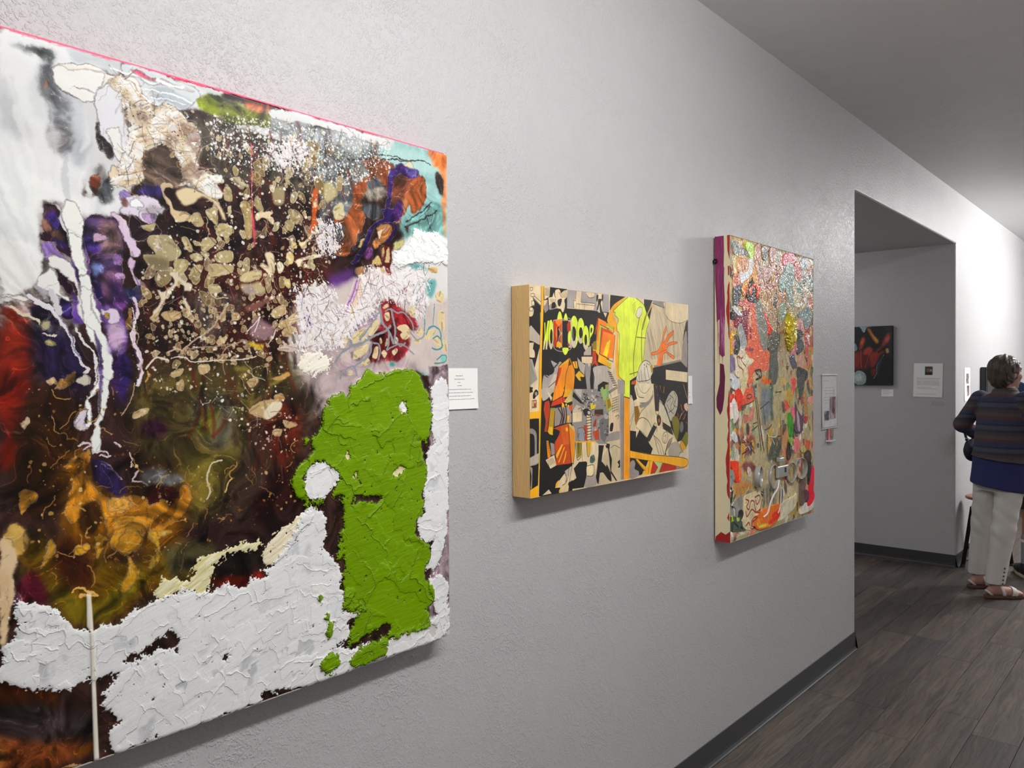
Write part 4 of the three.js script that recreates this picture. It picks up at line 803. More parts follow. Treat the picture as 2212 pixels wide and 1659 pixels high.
  mass(G[15], G[16], { blur: 7.5, n: 420, angle: -0.12, spread: 0.75, len: [60, 240], wid: [30, 110], seed: 101, rough: 0.66, fine: 0.18, base: 0.003, relief: 0.0062, kind: 2, color: (x, y, t, v, k, g) => mixc(mixc([122, 162, 0], [102, 140, 0], clamp(0.5 + (t - 0.5) * 1.4)), [170, 158, 14], sstep(0.62, 0.5, v) * 0.55 * sstep(-0.1, 0.3, fbm(x / 30, y / 30, 2))) });
  for (const r of G[17]) { const m = maskOf([r], null, W, H, 1), bb = box2([r]); for (let y = Math.max(0, bb[1] - 4); y < Math.min(H, bb[3] + 4); y++) for (let x = bb[0] - 4; x < bb[2] + 4; x++) { const i = y * W + x; if (m[i] < 0.02) continue; const q = 0.5 + 0.5 * noise(x / 4, y / 30), col = mixc([236, 231, 218], [214, 204, 186], q * 0.6); for (let k = 0; k < 3; k++) px[4 * i + k] = lerp(px[4 * i + k], col[k], m[i]); HT[i] = Math.max(HT[i], 0.0012) + 0.0016 * m[i]; } }
  { // the left third, past the frame of the photograph: the same paints carried on
    const X0 = 700, p0 = px.slice(), h0 = HT.slice(), k0 = kind.slice();
    for (let y = 0; y < H; y++) for (let x = 0; x < X0; x++) { const g = sstep(0, 260, X0 - x), sx = clamp(Math.round(2 * X0 - x + 130 * g * fbm(x / 170 + 3, y / 170, 3)), X0, W - 1), sy = clamp(Math.round(y + 240 * g * fbm(x / 210 + 30, y / 260, 3) - 60 * g), 0, H - 1), i = y * W + x, j = sy * W + sx; for (let k = 0; k < 3; k++) px[4 * i + k] = p0[4 * j + k]; HT[i] = h0[j]; kind[i] = k0[j]; }
  }
  // pink rim along the top edge
  for (let y = 0; y < 16; y++) for (let x = 0; x < W; x++) { const i = y * W + x, a = sstep(6, 1, y + 7 * fbm(x / 40, 5, 3) + 4 * noise(x / 6, y)) * sstep(-0.25, 0.15, fbm(x / 110, 2, 3)); for (let k = 0; k < 3; k++) px[4 * i + k] = lerp(px[4 * i + k], [236, 92, 122][k], a * 0.9); }
  c.putImageData(im, 0, 0);
  // last fine threads: thrown filaments over the lace, the cream wedge and the stones
  function threads(list, n, cols, L, w) { for (const [x0, y0] of scatter(list, W, H, n, rand)) { let x = x0, y = y0, a = rand() * 6.3; const turn = (rand() - 0.5) * 0.22; c.strokeStyle = css(cols[Math.floor(rand() * cols.length)], 0.25 + 0.4 * rand()); c.lineWidth = w * (0.4 + 1.6 * rand() * rand()); c.beginPath(); c.moveTo(x, y); const m = 5 + Math.floor(rand() * 7); for (let k = 0; k < m; k++) { a += turn + (rand() - 0.5) * 0.45; x += Math.cos(a) * L / m; y += Math.sin(a) * L / m; c.lineTo(x, y); } c.stroke(); if (rand() < 0.3) { c.fillStyle = c.strokeStyle; c.beginPath(); c.arc(x, y, w * (0.8 + rand()), 0, 6.3); c.fill(); } } }
  const lace = [[244, 243, 240], [236, 232, 230], [160, 150, 160], [120, 84, 120], [110, 44, 48], [60, 50, 54], [206, 184, 150], [140, 146, 150]];
  threads(G[13], 420, lace, 40, 2.2); threads(G[18], 150, [[244, 240, 232], [214, 192, 158], [120, 96, 84], [176, 120, 84], [90, 70, 66]], 44, 1.8); threads(G[21], 260, [[210, 190, 150], [110, 36, 22], [30, 22, 20], [150, 128, 96], [232, 224, 206]], 40, 1.6);
  const map = canvasTex(c), bump = floatTex(W, H, HT);
  const PW = 1.526, PH = 1.223, D = 0.045, root = thing('abstract_painting', 'large abstract painting with poured white and purple paint and thick green mass', 'painting', [0.006, 0.919, 0.114]);
  const opts = { map, bumpMap: bump, bumpScale: 0.55 };
  const mats = [phys({ ...opts, roughness: 0.3, specularIntensity: 0.35 }), phys({ ...opts, bumpScale: 0.7, roughness: 0.5, specularIntensity: 0.7 }), phys({ ...opts, bumpScale: 0.9, roughness: 0.26, specularIntensity: 0.5 })];
  // the face: one relief grid, split into the ground and the two thick masses. Local frame: x out of the wall, y up, -z to the right
  const NX = 420, NY = 336, pos = new Float32Array((NX + 1) * (NY + 1) * 3), uv = new Float32Array((NX + 1) * (NY + 1) * 2), idx = [[], [], []];
  const at = (f, u, v) => f[clamp(Math.round(v * (H - 1)), 0, H - 1) * W + clamp(Math.round(u * (W - 1)), 0, W - 1)];
  const avg = (u, v) => { let s = 0; for (let a = -1; a <= 1; a++) for (let b = -1; b <= 1; b++) s += at(HT, u + a * 0.001, v + b * 0.0012); return s / 9; };
  for (let j = 0; j <= NY; j++) for (let i = 0; i <= NX; i++) { const u = i / NX, v = j / NY, k = j * (NX + 1) + i, e = Math.min(u * PW, (1 - u) * PW, v * PH, (1 - v) * PH); pos[3 * k] = D - (e < 0.001 ? 0.0025 : 0) + avg(u, v); pos[3 * k + 1] = PH * (1 - v); pos[3 * k + 2] = -PW * u; uv[2 * k] = u; uv[2 * k + 1] = 1 - v; }
  for (let j = 0; j < NY; j++) for (let i = 0; i < NX; i++) { const k = j * (NX + 1) + i, g = at(kind, (i + 0.5) / NX, (j + 0.5) / NY); idx[g].push(k, k + NX + 1, k + 1, k + 1, k + NX + 1, k + NX + 2); }
  const full = new THREE.BufferGeometry(); full.setAttribute('position', new THREE.BufferAttribute(pos, 3)); full.setIndex([].concat(idx[0], idx[1], idx[2])); full.computeVertexNormals();
  const names = ['painted_ground', 'white_impasto', 'green_impasto'], labels = ['glossy poured ground of purple, amber and stone-like spots', 'thick white knife-spread paint', 'thick glossy green knife-spread paint'];
  idx.forEach((ix, g) => { // compact each share of the grid
    const re = new Map(), P = [], N = [], U = [], I = []; const n = full.attributes.normal;
    for (const k of ix) { if (!re.has(k)) { re.set(k, P.length / 3); P.push(pos[3 * k], pos[3 * k + 1], pos[3 * k + 2]); N.push(n.getX(k), n.getY(k), n.getZ(k)); U.push(uv[2 * k], uv[2 * k + 1]); } I.push(re.get(k)); }
    const b = new THREE.BufferGeometry(); b.setAttribute('position', new THREE.Float32BufferAttribute(P, 3)); b.setAttribute('normal', new THREE.Float32BufferAttribute(N, 3)); b.setAttribute('uv', new THREE.Float32BufferAttribute(U, 2)); b.setIndex(I);
    mesh(names[g], b, mats[g], root).userData.label = labels[g];
  });
  // the panel's sides: off-white, neon pink on top
  const edge = std(new THREE.Color(0.5, 0.46, 0.42), 0.6);
  mesh('panel_side', box(D - 0.001, PH, 0.012, D / 2, PH / 2, -PW + 0.006), edge, root);
  mesh('panel_side', box(D - 0.001, PH, 0.012, D / 2, PH / 2, -0.006), edge, root);
  mesh('panel_top', box(D - 0.001, 0.012, PW - 0.024, D / 2, PH - 0.006, -PW / 2), std(new THREE.Color(0.9, 0.1, 0.22), 0.55), root).userData.label = 'neon pink top edge';
  mesh('panel_bottom', box(D - 0.001, 0.012, PW - 0.024, D / 2, 0.006, -PW / 2), edge, root);
  mesh('panel_back', box(0.006, PH - 0.03, PW - 0.03, 0.003, PH / 2, -PW / 2), std(new THREE.Color(0.45, 0.33, 0.2), 0.7), root);
}

// ------------------------------------------------------------------ ink and marker panel: drawn shapes in its own texture pixels
const P2_C = '#17140f #dcc59c #b5a796 #a39b8a #4a453c #968a82 #8f4a1c #f2ac0c #8c9420 #8f837c #a09690 #d9e83c #cdbb9c #b8320c #ee7c10 #c9480e #cfc5b8 #b9aa94 #bfb4a2 #b9c84a #d9480c #f57f08 #f2d20c #d0440c #c9a81c #b9d060 #d9b00c #8c7a08 #c03a0c #7a6a50 #8d8a82 #a59a92 #b3a89a #c4b49c #1d1a18 #f28c0a #c9340c #e0b020 #e88a08 #5c3c08 #d8a80c #e8a00c #c8b468 #d0380c #c84a10 #b93a10 #b98f0c #e8b80c #6f9c4c #3a1c14 #1c1612 #4a2418 #241a14 #c2440c #d05a10 #a83008 #eb8c0c #d8b868 #f0b018 #e08810 #7a3c08 #d8c090 #8e8880 #c4b498 #b9b0a4 #d8d0c0 #5a544c #1c1a1c #c8b0a0 #e0c010 #3a2a1c #a0341c #b8401c #9c3a1c #8d9095 #6c6a68 #a7a098 #2a2622 #cfc4b0 #a88c20 #8fb060 #a8960c #7aa070 #a8a010 #6a9c68 #8c6a08 #e0bc98 #8f7208 #4a5c20 #5a6e58 #2a3a2c #c9b48e #a4978e #e4d2a4 #8f857d #b0a597 #9a9088 #f0a80c #f2990a #4a4408 #7a6a10 #ddd6b4 #6b6a50 #5a5a30 #cdb993 #a5967c #8f8270 #b4a588 #8d8279 #dcc79c #8c7f70 #ef7314 #5c2408 #8c3a0c #d6cab0 #cbbfa6 #a8860c #d9520c #d9c69c #cfc0a0 #cdbf9f #e2d4ae #5a5348 #9c6a0c #4a3008 #8f8478 #2c2420 #2a2c1c #b8560c #8c7418 #8c4a38 #a89b88 #b8ae98 #d9602c #d9742c #e86a2c #c8500c #8c4a28 #b8782c #c08a20 #a8502c #d9a890 #b8a080 #7a7010 #7a7410 #d8a00c #c8a020 #d0c2a4 #f2aa0c #b8280c #a9c47c #8c8078'.split(' ');
const P2 = [
[1,0,0,0,-5,80,77,105,74,271,-7,474],
[1,0,0,0,100,-5,278,-4,277,90,625,86,622,486,85,475,92,119],
[1,0,0,0,-1,594,67,597,58,916,-4,951],
[1,0,0,0,85,465,317,469,313,995,62,947],
[1,1,0,0,-2,0,88,-1,85,89,30,63,3,41],
[0,1,0,0,-2,41,26,39,35,54,21,69,40,80,35,92,11,97,30,108,25,135,6,142,-5,130],
[2,0,2,0,7,14,24,13,21,25,7,26,7,14],
[2,0,2,0,12,40,35,39,33,52,12,52,12,40],
[2,0,2,0,16,73,35,71,35,89,18,90,16,73],
[2,0,2,0,4,100,25,102,21,117,2,115,4,100],
[2,0,2,0,21,52,85,92],
[2,0,2,0,35,49,87,74],
[1,0,0,0,23,57,80,91,80,120,39,104,35,77],
[1,2,0,0,11,180,74,225,74,267,1,249,-5,195],
[2,0,2,0,-4,250,29,254,74,272],
[1,1,0,0,-4,258,31,257,24,284,38,298,38,325,1,323],
[2,0,2,0,24,284,36,295,38,322,5,327],
[1,3,0,0,1,329,19,331,56,421,0,450],
[2,4,1,0,5,335,4,444],
[2,4,1,0,9,343,12,441],
[2,4,1,0,12,352,19,437],
[2,4,1,0,16,361,27,434],
[2,4,1,0,20,370,34,430],
[2,4,1,0,23,379,42,427],
[2,4,1,0,27,388,50,423],
[1,1,0,0,0,453,37,445,66,424,68,475,0,474],
[1,0,0,0,0,453,23,457,23,474,0,474],
[1,1,0,0,0,463,65,464,62,564,-1,566],
[1,0,0,0,0,463,18,464,23,476,-1,481],
[0,0,0,0,25,485,42,467,58,473,61,488,41,500,37,506,23,506],
[0,5,0,0,37,479,53,479,51,493,39,492],
[1,6,0,0,16,514,48,512,48,548,15,549],
[1,1,0,0,20,517,26,518,26,541,20,542],
[1,1,0,0,32,518,41,517,40,527,32,528],
[1,7,0,0,-1,566,77,564,77,594,-1,597],
[0,5,0,0,-2,640,26,643,47,668,49,752,61,753,58,798,-3,802,-3,769,30,766,33,691,24,667,-2,659],
[1,2,0,0,-3,769,61,753,58,795,-3,808],
[1,5,0,0,-3,805,18,816,13,905,3,910,11,851],
[1,7,0,0,1,912,60,895,57,949,-1,948],
[1,7,0,0,88,0,103,0,101,94,95,191,88,306,85,475,65,475,74,277,78,186,83,95],
[1,7,0,0,65,464,86,465,79,592,69,820,60,898,55,897,66,736,65,600],
[1,8,0,0,75,597,80,598,70,811,65,811],
[2,0,3,0,105,0,102,94,96,203,89,312,85,475],
[2,0,2,0,86,0,82,101,74,234,68,367,64,475],
[1,1,0,0,105,0,149,0,146,43,107,61],
[2,0,1,0,113,6,115,42],
[2,0,1,0,119,5,120,41],
[2,0,1,0,125,5,126,41],
[2,0,1,0,130,4,132,41],
[2,0,1,0,136,4,138,40],
[2,0,1,0,142,3,144,40],
[2,0,1,0,114,10,146,15],
[2,0,1,0,114,17,146,22],
[2,0,1,0,114,23,146,29],
[2,0,1,0,114,30,146,35],
[2,0,1,0,114,37,146,42],
[1,9,0,0,99,94,131,59,136,104,111,121],
[1,1,0,0,102,64,131,59,116,81,102,91],
[0,1,0,0,186,12,211,4,229,15,223,37,206,48,186,40],
[2,0,2,0,186,12,211,4,229,15,223,37,206,48,186,40,186,12],
[1,1,0,0,136,49,166,44,176,22,186,46,257,7,280,3,283,33,257,50,256,91,241,111,231,96,200,94,155,103,141,98],
[0,5,0,0,141,86,170,69,195,76,200,91,165,100,143,104],
[0,0,0,0,165,72,185,68,190,89,160,97],
[2,0,2,0,216,19,236,42],
[2,0,2,0,226,16,244,42],
[2,0,2,0,236,14,253,41],
[2,0,2,0,247,11,261,41],
[2,0,2,0,257,9,269,40],
[2,0,2,0,267,6,277,40],
[2,0,2,0,151,55,156,70],
[2,0,2,0,160,54,163,69],
[2,0,2,0,169,53,171,68],
[2,0,2,0,178,53,179,68],
[2,0,2,0,187,52,187,67],
[0,0,0,0,206,57,236,49,226,80,210,81],
[0,1,0,0,231,93,257,63,259,85,246,110],
[1,10,0,0,280,2,625,-2,625,89,517,89,405,85,277,87],
[1,1,0,0,349,3,395,2,386,54,506,53,500,65,489,84,422,88,373,87,330,83,330,45,343,41],
[2,0,2,0,395,2,389,54],
[2,0,2,0,349,6,343,48,330,49,330,83],
[2,0,2,0,351,63,503,63],
[2,0,2,0,351,79,351,66],
[2,0,2,0,416,59,416,88],
[2,0,2,0,373,65,373,87],
[2,0,2,0,389,54,500,53,500,65],
[0,1,0,0,430,3,503,4,495,21,461,27,439,19],
[2,0,2,0,430,3,439,19,461,27,495,21,503,4],
[0,1,0,0,523,6,564,3,569,32,563,86,529,91,523,42],
[1,0,0,0,532,28,564,26,552,47,566,89,546,94,543,51,529,81,517,85,529,55],
[0,0,0,0,518,13,532,9,526,39,517,39],
[0,0,0,0,564,5,575,9,572,35,564,33],
[1,1,0,0,575,92,610,93,595,117],
[1,11,0,0,106,165,113,163,115,221,130,155,148,153,125,286,115,285,118,239,105,286,96,287,108,224],
[1,1,0,0,102,246,110,245,105,286,96,287],
[1,1,0,0,118,245,130,245,125,286,115,285],
[0,11,0,0,175,216,172,250,165,276,154,285,144,276,137,252,134,217,137,183,145,157,155,148,165,156,173,181],
[2,0,2,0,175,216,172,250,165,276,154,285,144,276,137,252,134,217,137,183,145,157,155,148,165,156,173,181,175,216],
[0,0,0,0,167,225,165,242,162,255,157,259,152,255,148,243,147,226,149,209,152,197,157,192,162,196,166,208],
[0,12,0,0,138,251,166,250,161,275,154,285,144,275],
[0,0,0,0,167,225,165,242,162,255,157,259,152,255,148,243,147,226,149,209,152,197,157,192,162,196,166,208],
[0,11,0,0,244,192,241,235,232,267,219,279,207,268,198,237,196,193,199,150,208,118,220,106,233,116,242,148],
[2,0,2,0,244,192,241,235,232,267,219,279,207,268,198,237,196,193,199,150,208,118,220,106,233,116,242,148,244,192],
[0,0,0,0,231,201,229,226,225,245,220,251,214,245,210,227,209,202,210,177,215,159,220,152,226,158,230,177],
[0,12,0,0,200,237,233,236,227,266,219,279,207,267],
[0,0,0,0,231,201,229,226,225,245,220,251,214,245,210,227,209,202,210,177,215,159,220,152,226,158,230,177],
[0,11,0,0,290,209,286,257,277,293,265,307,254,294,245,259,242,210,246,162,255,126,267,112,278,125,287,160],
[2,0,2,0,290,209,286,257,277,293,265,307,254,294,245,259,242,210,246,162,255,126,267,112,278,125,287,160,290,209],
[0,0,0,0,275,219,274,247,270,268,266,275,261,268,257,247,257,219,258,191,262,170,266,162,271,170,274,190],
[0,12,0,0,247,259,279,258,273,292,265,307,254,292],
[0,0,0,0,275,219,274,247,270,268,266,275,261,268,257,247,257,219,258,191,262,170,266,162,271,170,274,190],
[0,11,0,0,368,196,363,235,349,264,331,275,313,265,300,238,296,199,301,160,314,131,332,120,350,129,363,157],
[2,0,2,0,368,196,363,235,349,264,331,275,313,265,300,238,296,199,301,160,314,131,332,120,350,129,363,157,368,196],
[0,0,0,0,347,207,344,224,338,237,329,242,321,238,315,225,313,208,315,190,321,177,330,172,338,177,345,189],
[0,12,0,0,303,237,351,236,342,263,331,275,313,264],
[0,0,0,0,347,207,344,224,338,237,329,242,321,238,315,225,313,208,315,190,321,177,330,172,338,177,345,189],
[0,11,0,0,417,190,413,221,401,245,385,253,369,245,358,223,354,192,359,161,370,137,386,128,402,136,413,158],
[2,0,2,0,417,190,413,221,401,245,385,253,369,245,358,223,354,192,359,161,370,137,386,128,402,136,413,158,417,190],
[0,0,0,0,400,200,398,213,392,223,385,227,378,223,373,214,371,201,373,188,378,178,386,174,393,177,398,187],
[0,12,0,0,360,223,403,221,394,244,385,253,369,244],
[0,0,0,0,400,200,398,213,392,223,385,227,378,223,373,214,371,201,373,188,378,178,386,174,393,177,398,187],
[0,11,0,0,453,222,450,252,439,275,426,283,413,275,403,254,400,224,403,194,413,172,427,163,440,171,450,192],
[2,0,2,0,453,222,450,252,439,275,426,283,413,275,403,254,400,224,403,194,413,172,427,163,440,171,450,192,453,222],
[0,0,0,0,436,233,435,246,431,255,425,259,420,255,416,246,414,233,416,220,420,211,425,207,431,210,435,220],
[0,12,0,0,405,253,441,253,434,274,426,283,413,274],
[0,0,0,0,436,233,435,246,431,255,425,259,420,255,416,246,414,233,416,220,420,211,425,207,431,210,435,220],
[1,11,0,0,466,160,477,156,488,165,485,195,465,222,454,261,448,258,460,203],
[0,11,0,0,460,163,477,155,493,165,488,195,468,219,457,209],
[0,0,0,0,468,176,478,172,480,185,471,199,467,193],
[2,0,2,0,460,163,477,155,493,165,488,195,465,222,451,261],
[1,12,0,0,451,235,462,229,455,263,447,260],
[1,13,0,0,172,151,205,144,215,155,205,181,199,249,184,277,173,274],
[1,14,0,0,185,151,236,142,238,167,210,177,192,163],
[1,14,0,0,195,178,210,177,215,242,202,249,189,218],
[1,7,0,0,197,252,230,248,237,273,192,274],
[1,15,0,0,215,177,241,154,240,198,225,211,243,220,237,260,220,248],
[1,0,0,0,200,178,215,180,220,211,215,242,202,249],
[2,16,3,0,212,187,225,208,215,227,212,245],
[1,0,0,0,238,145,287,144,286,275,237,273],
[1,17,0,0,287,144,308,145,310,274,286,273],
[0,13,0,0,277,165,300,151,303,192,284,203],
[0,11,0,0,284,209,302,196,301,240,284,250],
[0,13,0,0,279,253,297,259,292,267,281,262],
[2,18,3,0,172,151,236,142,308,145,310,274,179,279,172,151],
[2,18,3,0,238,145,237,274],
[2,18,3,0,243,148,300,145],
[0,11,0,0,241,277,286,276,276,300,260,308,247,298],
[2,0,2,0,248,141,256,110,259,97],
[1,7,0,0,526,119,624,143,623,368,527,339,533,309,505,286,482,284,476,251,511,234],
[1,14,0,0,531,124,624,146,624,170,546,150,528,233,511,234],
[1,13,0,0,526,121,534,121,528,147,505,207,499,201],
[1,19,0,0,546,153,624,173,624,183,557,163,539,299,527,296],
[1,20,0,0,557,166,624,180,623,321,539,299],
[1,21,0,0,574,185,624,193,623,318,545,299],
[1,22,0,0,624,217,592,265,568,302,623,318],
[1,21,0,0,604,175,681,203,663,319,603,320],
[1,22,0,0,603,242,639,225,621,282,603,320],
[1,23,0,0,604,169,663,190,663,200,603,189],
[1,24,0,0,604,142,639,144,666,163,663,187,604,172],
[2,25,4,0,604,159,663,178],
[2,25,5,0,603,330,659,337],
[1,26,0,0,603,340,644,343,638,370,602,363],
[2,0,3,0,604,142,639,144,666,163,666,190],
[2,0,3,0,681,203,659,339],
[2,0,3,0,603,323,659,336],
[2,0,3,0,602,366,641,370],
[2,0,3,0,526,119,624,143],
[2,0,3,0,546,153,624,173],
[2,0,3,0,539,299,623,323],
[2,0,3,0,531,124,511,234,485,247,482,284],
[2,0,3,0,560,166,542,297],
[2,0,3,0,527,339,623,365],
[1,27,0,0,488,241,516,233,516,280,482,277],
[1,28,0,0,482,287,510,283,516,332,533,355,516,359,498,346,481,359,470,349],
[2,0,9,0,487,356,481,483],
[2,29,4,0,496,355,489,483],
[1,1,0,0,390,314,482,313,476,346,453,352,393,343],
[2,0,2,0,390,314,482,312,476,346,393,344,390,314],
[1,2,0,0,409,295,443,268,471,261,470,307,409,308],
[1,30,0,0,420,346,470,349,459,424,464,470,436,482,420,398],
[1,1,0,0,445,349,462,349,453,365],
[0,31,0,0,154,336,199,348,224,340,244,354,224,376,183,428,133,476,89,475,99,406,129,403,163,397,178,376],
[0,32,0,0,493,365,623,368,622,486,503,483,498,415],
[0,33,0,0,173,403,198,407,178,477,133,470],
[0,2,0,0,602,373,638,387,662,424,656,464,680,472,602,497],
[2,0,5,0,109,403,129,412],
[2,0,5,0,120,397,139,405],
[2,0,5,0,131,391,148,397],
[2,0,5,0,142,385,158,389],
[2,0,5,0,152,379,168,381],
[2,0,5,0,163,373,178,373],
[2,0,5,0,174,367,188,365],
[2,0,5,0,185,360,199,357],
[2,0,5,0,197,354,209,348],
[2,34,4,0,614,387,644,393],
[2,34,4,0,622,398,652,403],
[2,34,4,0,631,409,661,414],
[2,34,4,0,639,421,669,424],
[2,34,4,0,647,433,678,434],
[2,34,4,0,656,444,686,444],
[2,34,4,0,664,456,695,455],
[0,2,0,0,85,465,173,466,138,502,108,517,89,513],
[1,35,0,0,214,360,297,320,275,404,244,478,175,477,198,422],
[1,36,0,0,209,370,234,366,224,397,193,453,183,447],
[1,37,0,0,244,346,294,322,286,338,224,363],
[1,38,0,0,297,322,338,385,325,480,249,478,270,410],
[1,39,0,0,294,325,312,353,286,360,270,407],
[2,0,3,0,214,360,297,320,336,385,325,480],
[2,0,3,0,214,360,198,422,175,477],
[2,0,3,0,294,322,286,360,265,404,254,479],
[2,0,3,0,136,458,198,425],
[1,7,0,0,317,341,333,337,347,372,333,369],
[1,7,0,0,339,337,352,337,360,369,349,372],
[1,2,0,0,355,318,387,340,420,353,414,404,382,385,365,359],
[1,40,0,0,338,404,371,382,417,408,403,414,381,412,387,430,370,430],
[2,0,2,0,338,404,371,382,417,408,403,414,381,412,387,430,370,430,338,404],
[2,0,8,0,409,421,425,463,441,482],
[1,0,0,0,318,328,355,318,360,334,318,337],
[1,35,0,0,178,466,254,468,238,499,162,524],
[1,41,0,0,259,468,325,469,285,503,243,508],
[1,42,0,0,285,500,317,469,316,526,274,534,248,527],
[1,43,0,0,162,526,243,502,264,518,243,533,152,546],
[2,0,3,0,162,524,241,499,254,468],
[2,0,3,0,241,499,243,533],
[1,44,0,0,285,550,338,533,311,573,274,584],
[1,1,0,0,133,478,163,506,153,521,128,484],
[1,45,0,0,108,523,138,518,147,552,132,624,127,661,103,659,113,611,98,556],
[2,0,3,0,108,523,138,518,147,552,132,624,127,661],
[1,46,0,0,147,555,182,559,177,596,172,639,161,678,147,677,127,664,137,619],
[1,47,0,0,137,637,162,641,166,678,142,674,129,658],
[1,48,0,0,147,552,182,553,182,565,150,561],
[2,0,3,0,147,552,137,612,127,661,164,680,172,639,182,559],
[0,7,0,0,238,530,253,543,248,558,233,555],
[0,7,0,0,264,535,274,540,269,550,261,546],
[0,7,0,0,279,544,290,544,287,557,279,555],
[1,5,0,0,177,556,223,551,285,550,311,589,310,627,222,632,177,639,182,571],
[2,49,7,0,207,557,233,592,217,635],
[2,50,7,0,228,551,243,599,232,633],
[2,51,7,0,248,558,253,593,243,630],
[2,52,7,0,264,549,269,594,263,625],
[1,7,0,0,274,594,295,592,289,626,276,622],
[1,53,0,0,172,645,284,629,304,820,191,819,181,744],
[1,54,0,0,222,641,284,632,294,727,242,730],
[1,55,0,0,172,648,202,665,181,738,176,682],
[1,56,0,0,287,629,337,670,325,812,309,820,294,708],
[1,57,0,0,279,626,295,629,337,663,334,673,289,639],
[1,58,0,0,186,772,232,723,242,727,196,789],
[1,58,0,0,206,805,242,749,250,737,257,741,211,809],
[1,58,0,0,241,811,262,760,270,757,262,788,247,815],
[2,0,3,0,172,646,284,629,337,668,325,812,309,820,191,819,176,728],
[2,0,3,0,284,632,294,727,307,820],
[0,7,0,0,261,653,271,647,280,654,279,665,266,666],
[0,0,0,0,172,651,212,660,212,678,176,713,151,711,98,683,103,662,171,679],
[1,59,0,0,117,700,132,701,151,760,148,779,126,780],
[2,60,2,0,121,706,136,713],
[2,60,2,0,124,716,138,722],
[2,60,2,0,127,725,140,731],
[2,60,2,0,129,734,142,740],
[2,60,2,0,132,744,144,748],
[2,60,2,0,135,753,146,757],
[2,60,2,0,138,762,148,766],
[2,60,2,0,141,772,150,774],
[1,5,0,0,146,711,176,719,181,766,156,770],
[1,1,0,0,111,788,176,769,191,819,146,831],
[2,0,2,0,126,789,136,817],
[2,0,2,0,135,787,146,815],
[2,0,2,0,144,786,156,812],
[2,0,2,0,153,784,166,809],
[2,0,2,0,162,782,176,806],
[1,1,0,0,185,912,241,871,293,838,330,825,346,824,325,866,335,893,282,910,272,949,210,949,220,925,180,923],
[1,2,0,0,252,853,293,838,283,875,262,879],
[0,61,0,0,225,925,251,909,282,919,277,950,215,949],
[0,7,0,0,187,903,210,890,200,913,185,921],
[1,7,0,0,210,936,223,928,218,949,209,947],
[2,0,3,0,288,838,283,875,262,907,236,917],
[2,0,3,0,252,853,267,880,262,907],
[2,0,3,0,309,833,288,910],
[1,1,0,0,86,946,133,924,155,945],
[1,62,0,0,317,469,622,474,621,750,530,744,502,729,336,718,337,667,316,627],
[1,1,0,0,316,580,391,579,391,625,316,627],
[1,63,0,0,348,543,391,557,391,583,316,577],
[1,0,0,0,327,482,392,531,386,541,316,504],
[1,64,0,0,333,469,392,470,386,515,338,479],
[2,0,3,0,462,563,470,549,487,567,506,551],
[2,65,3,0,479,503,489,505,477,508,488,514],
[2,0,3,0,489,519,499,524,482,525,492,533],
[2,0,2,0,426,583,427,577,436,584,443,576],
[2,0,2,0,462,526,479,538,444,537,459,556],
[2,65,2,0,478,591,484,597,469,594,473,603],
[2,0,3,0,453,555,460,569,430,559,429,579],
[2,0,3,0,428,515,433,520,420,518,423,527],
[2,65,2,0,428,545,448,546,429,557,455,563],
[2,66,3,0,429,572,416,572,427,564,408,561],
[2,65,3,0,472,479,480,478,473,483,485,484],
[2,0,3,0,398,567,387,574,385,560,363,566],
[2,0,3,0,402,492,413,491,406,499,421,499],
[2,0,4,0,433,515,412,512,435,502,408,494],
[2,0,2,0,476,571,481,567,483,574,493,570],
[2,0,3,0,433,546,444,542,440,553,459,551],
[2,65,3,0,469,509,475,499,488,512,504,500],
[2,66,2,0,414,476,431,476,417,486,440,490],
[2,66,2,0,422,544,429,535,436,548,452,539],
[2,0,2,0,403,582,419,585,400,592,420,599],
[2,66,2,0,501,542,517,553,484,552,498,570],
[2,0,3,0,415,516,429,520,410,525,427,533],
[2,66,4,0,494,549,503,558,480,554,484,568],
[2,0,2,0,474,531,470,539,459,529,448,539],
[2,66,3,0,436,593,455,591,442,604,469,606],
[2,65,2,0,416,531,399,529,416,521,394,514],
[2,65,3,0,480,568,473,557,498,564,497,548],
[2,65,3,0,456,554,462,548,467,558,480,551],
[2,65,3,0,465,543,483,545,465,554,488,560],
[2,65,3,0,468,529,476,519,486,533,505,522],
[2,0,4,0,426,513,440,510,432,521,453,521],
[2,0,2,0,444,516,439,521,435,513,424,518],
[2,66,2,0,485,588,465,589,481,577,453,573],
[2,65,4,0,461,587,437,585,463,573,431,564],
[2,0,2,0,455,579,451,593,429,577,414,595],
[2,0,4,0,458,548,468,560,440,554,443,571],
[2,0,2,0,473,594,483,594,474,600,490,603],
[2,66,3,0,430,493,434,498,423,495,423,502],
[2,65,2,0,437,546,427,542,443,540,432,532],
[2,65,2,0,434,588,448,578,452,597,480,587],
[2,65,3,0,455,509,450,518,439,506,425,517],
[2,65,3,0,484,524,491,513,502,528,520,516],
[2,0,4,0,412,543,389,537,420,530,394,516],
[2,65,4,0,406,571,398,564,418,567,413,555],
[2,66,3,0,494,539,483,551,472,533,449,546],
[2,66,3,0,442,499,436,513,418,496,399,512],
[0,67,0,0,399,573,435,565,469,582,457,602,424,603],
[0,68,0,0,441,578,463,582,457,595,441,591],
[0,69,0,0,463,553,480,537,486,550,509,548,497,567,469,569],
[1,70,0,0,497,574,572,573,572,603,497,593],
[1,71,0,0,497,593,554,602,531,608,491,600],
[1,1,0,0,430,597,463,602,462,726,434,721,440,679],
[2,0,3,0,427,610,471,607],
[2,0,3,0,427,624,471,621],
[2,0,3,0,427,637,471,635],
[2,0,3,0,427,651,471,648],
[2,0,3,0,426,665,471,662],
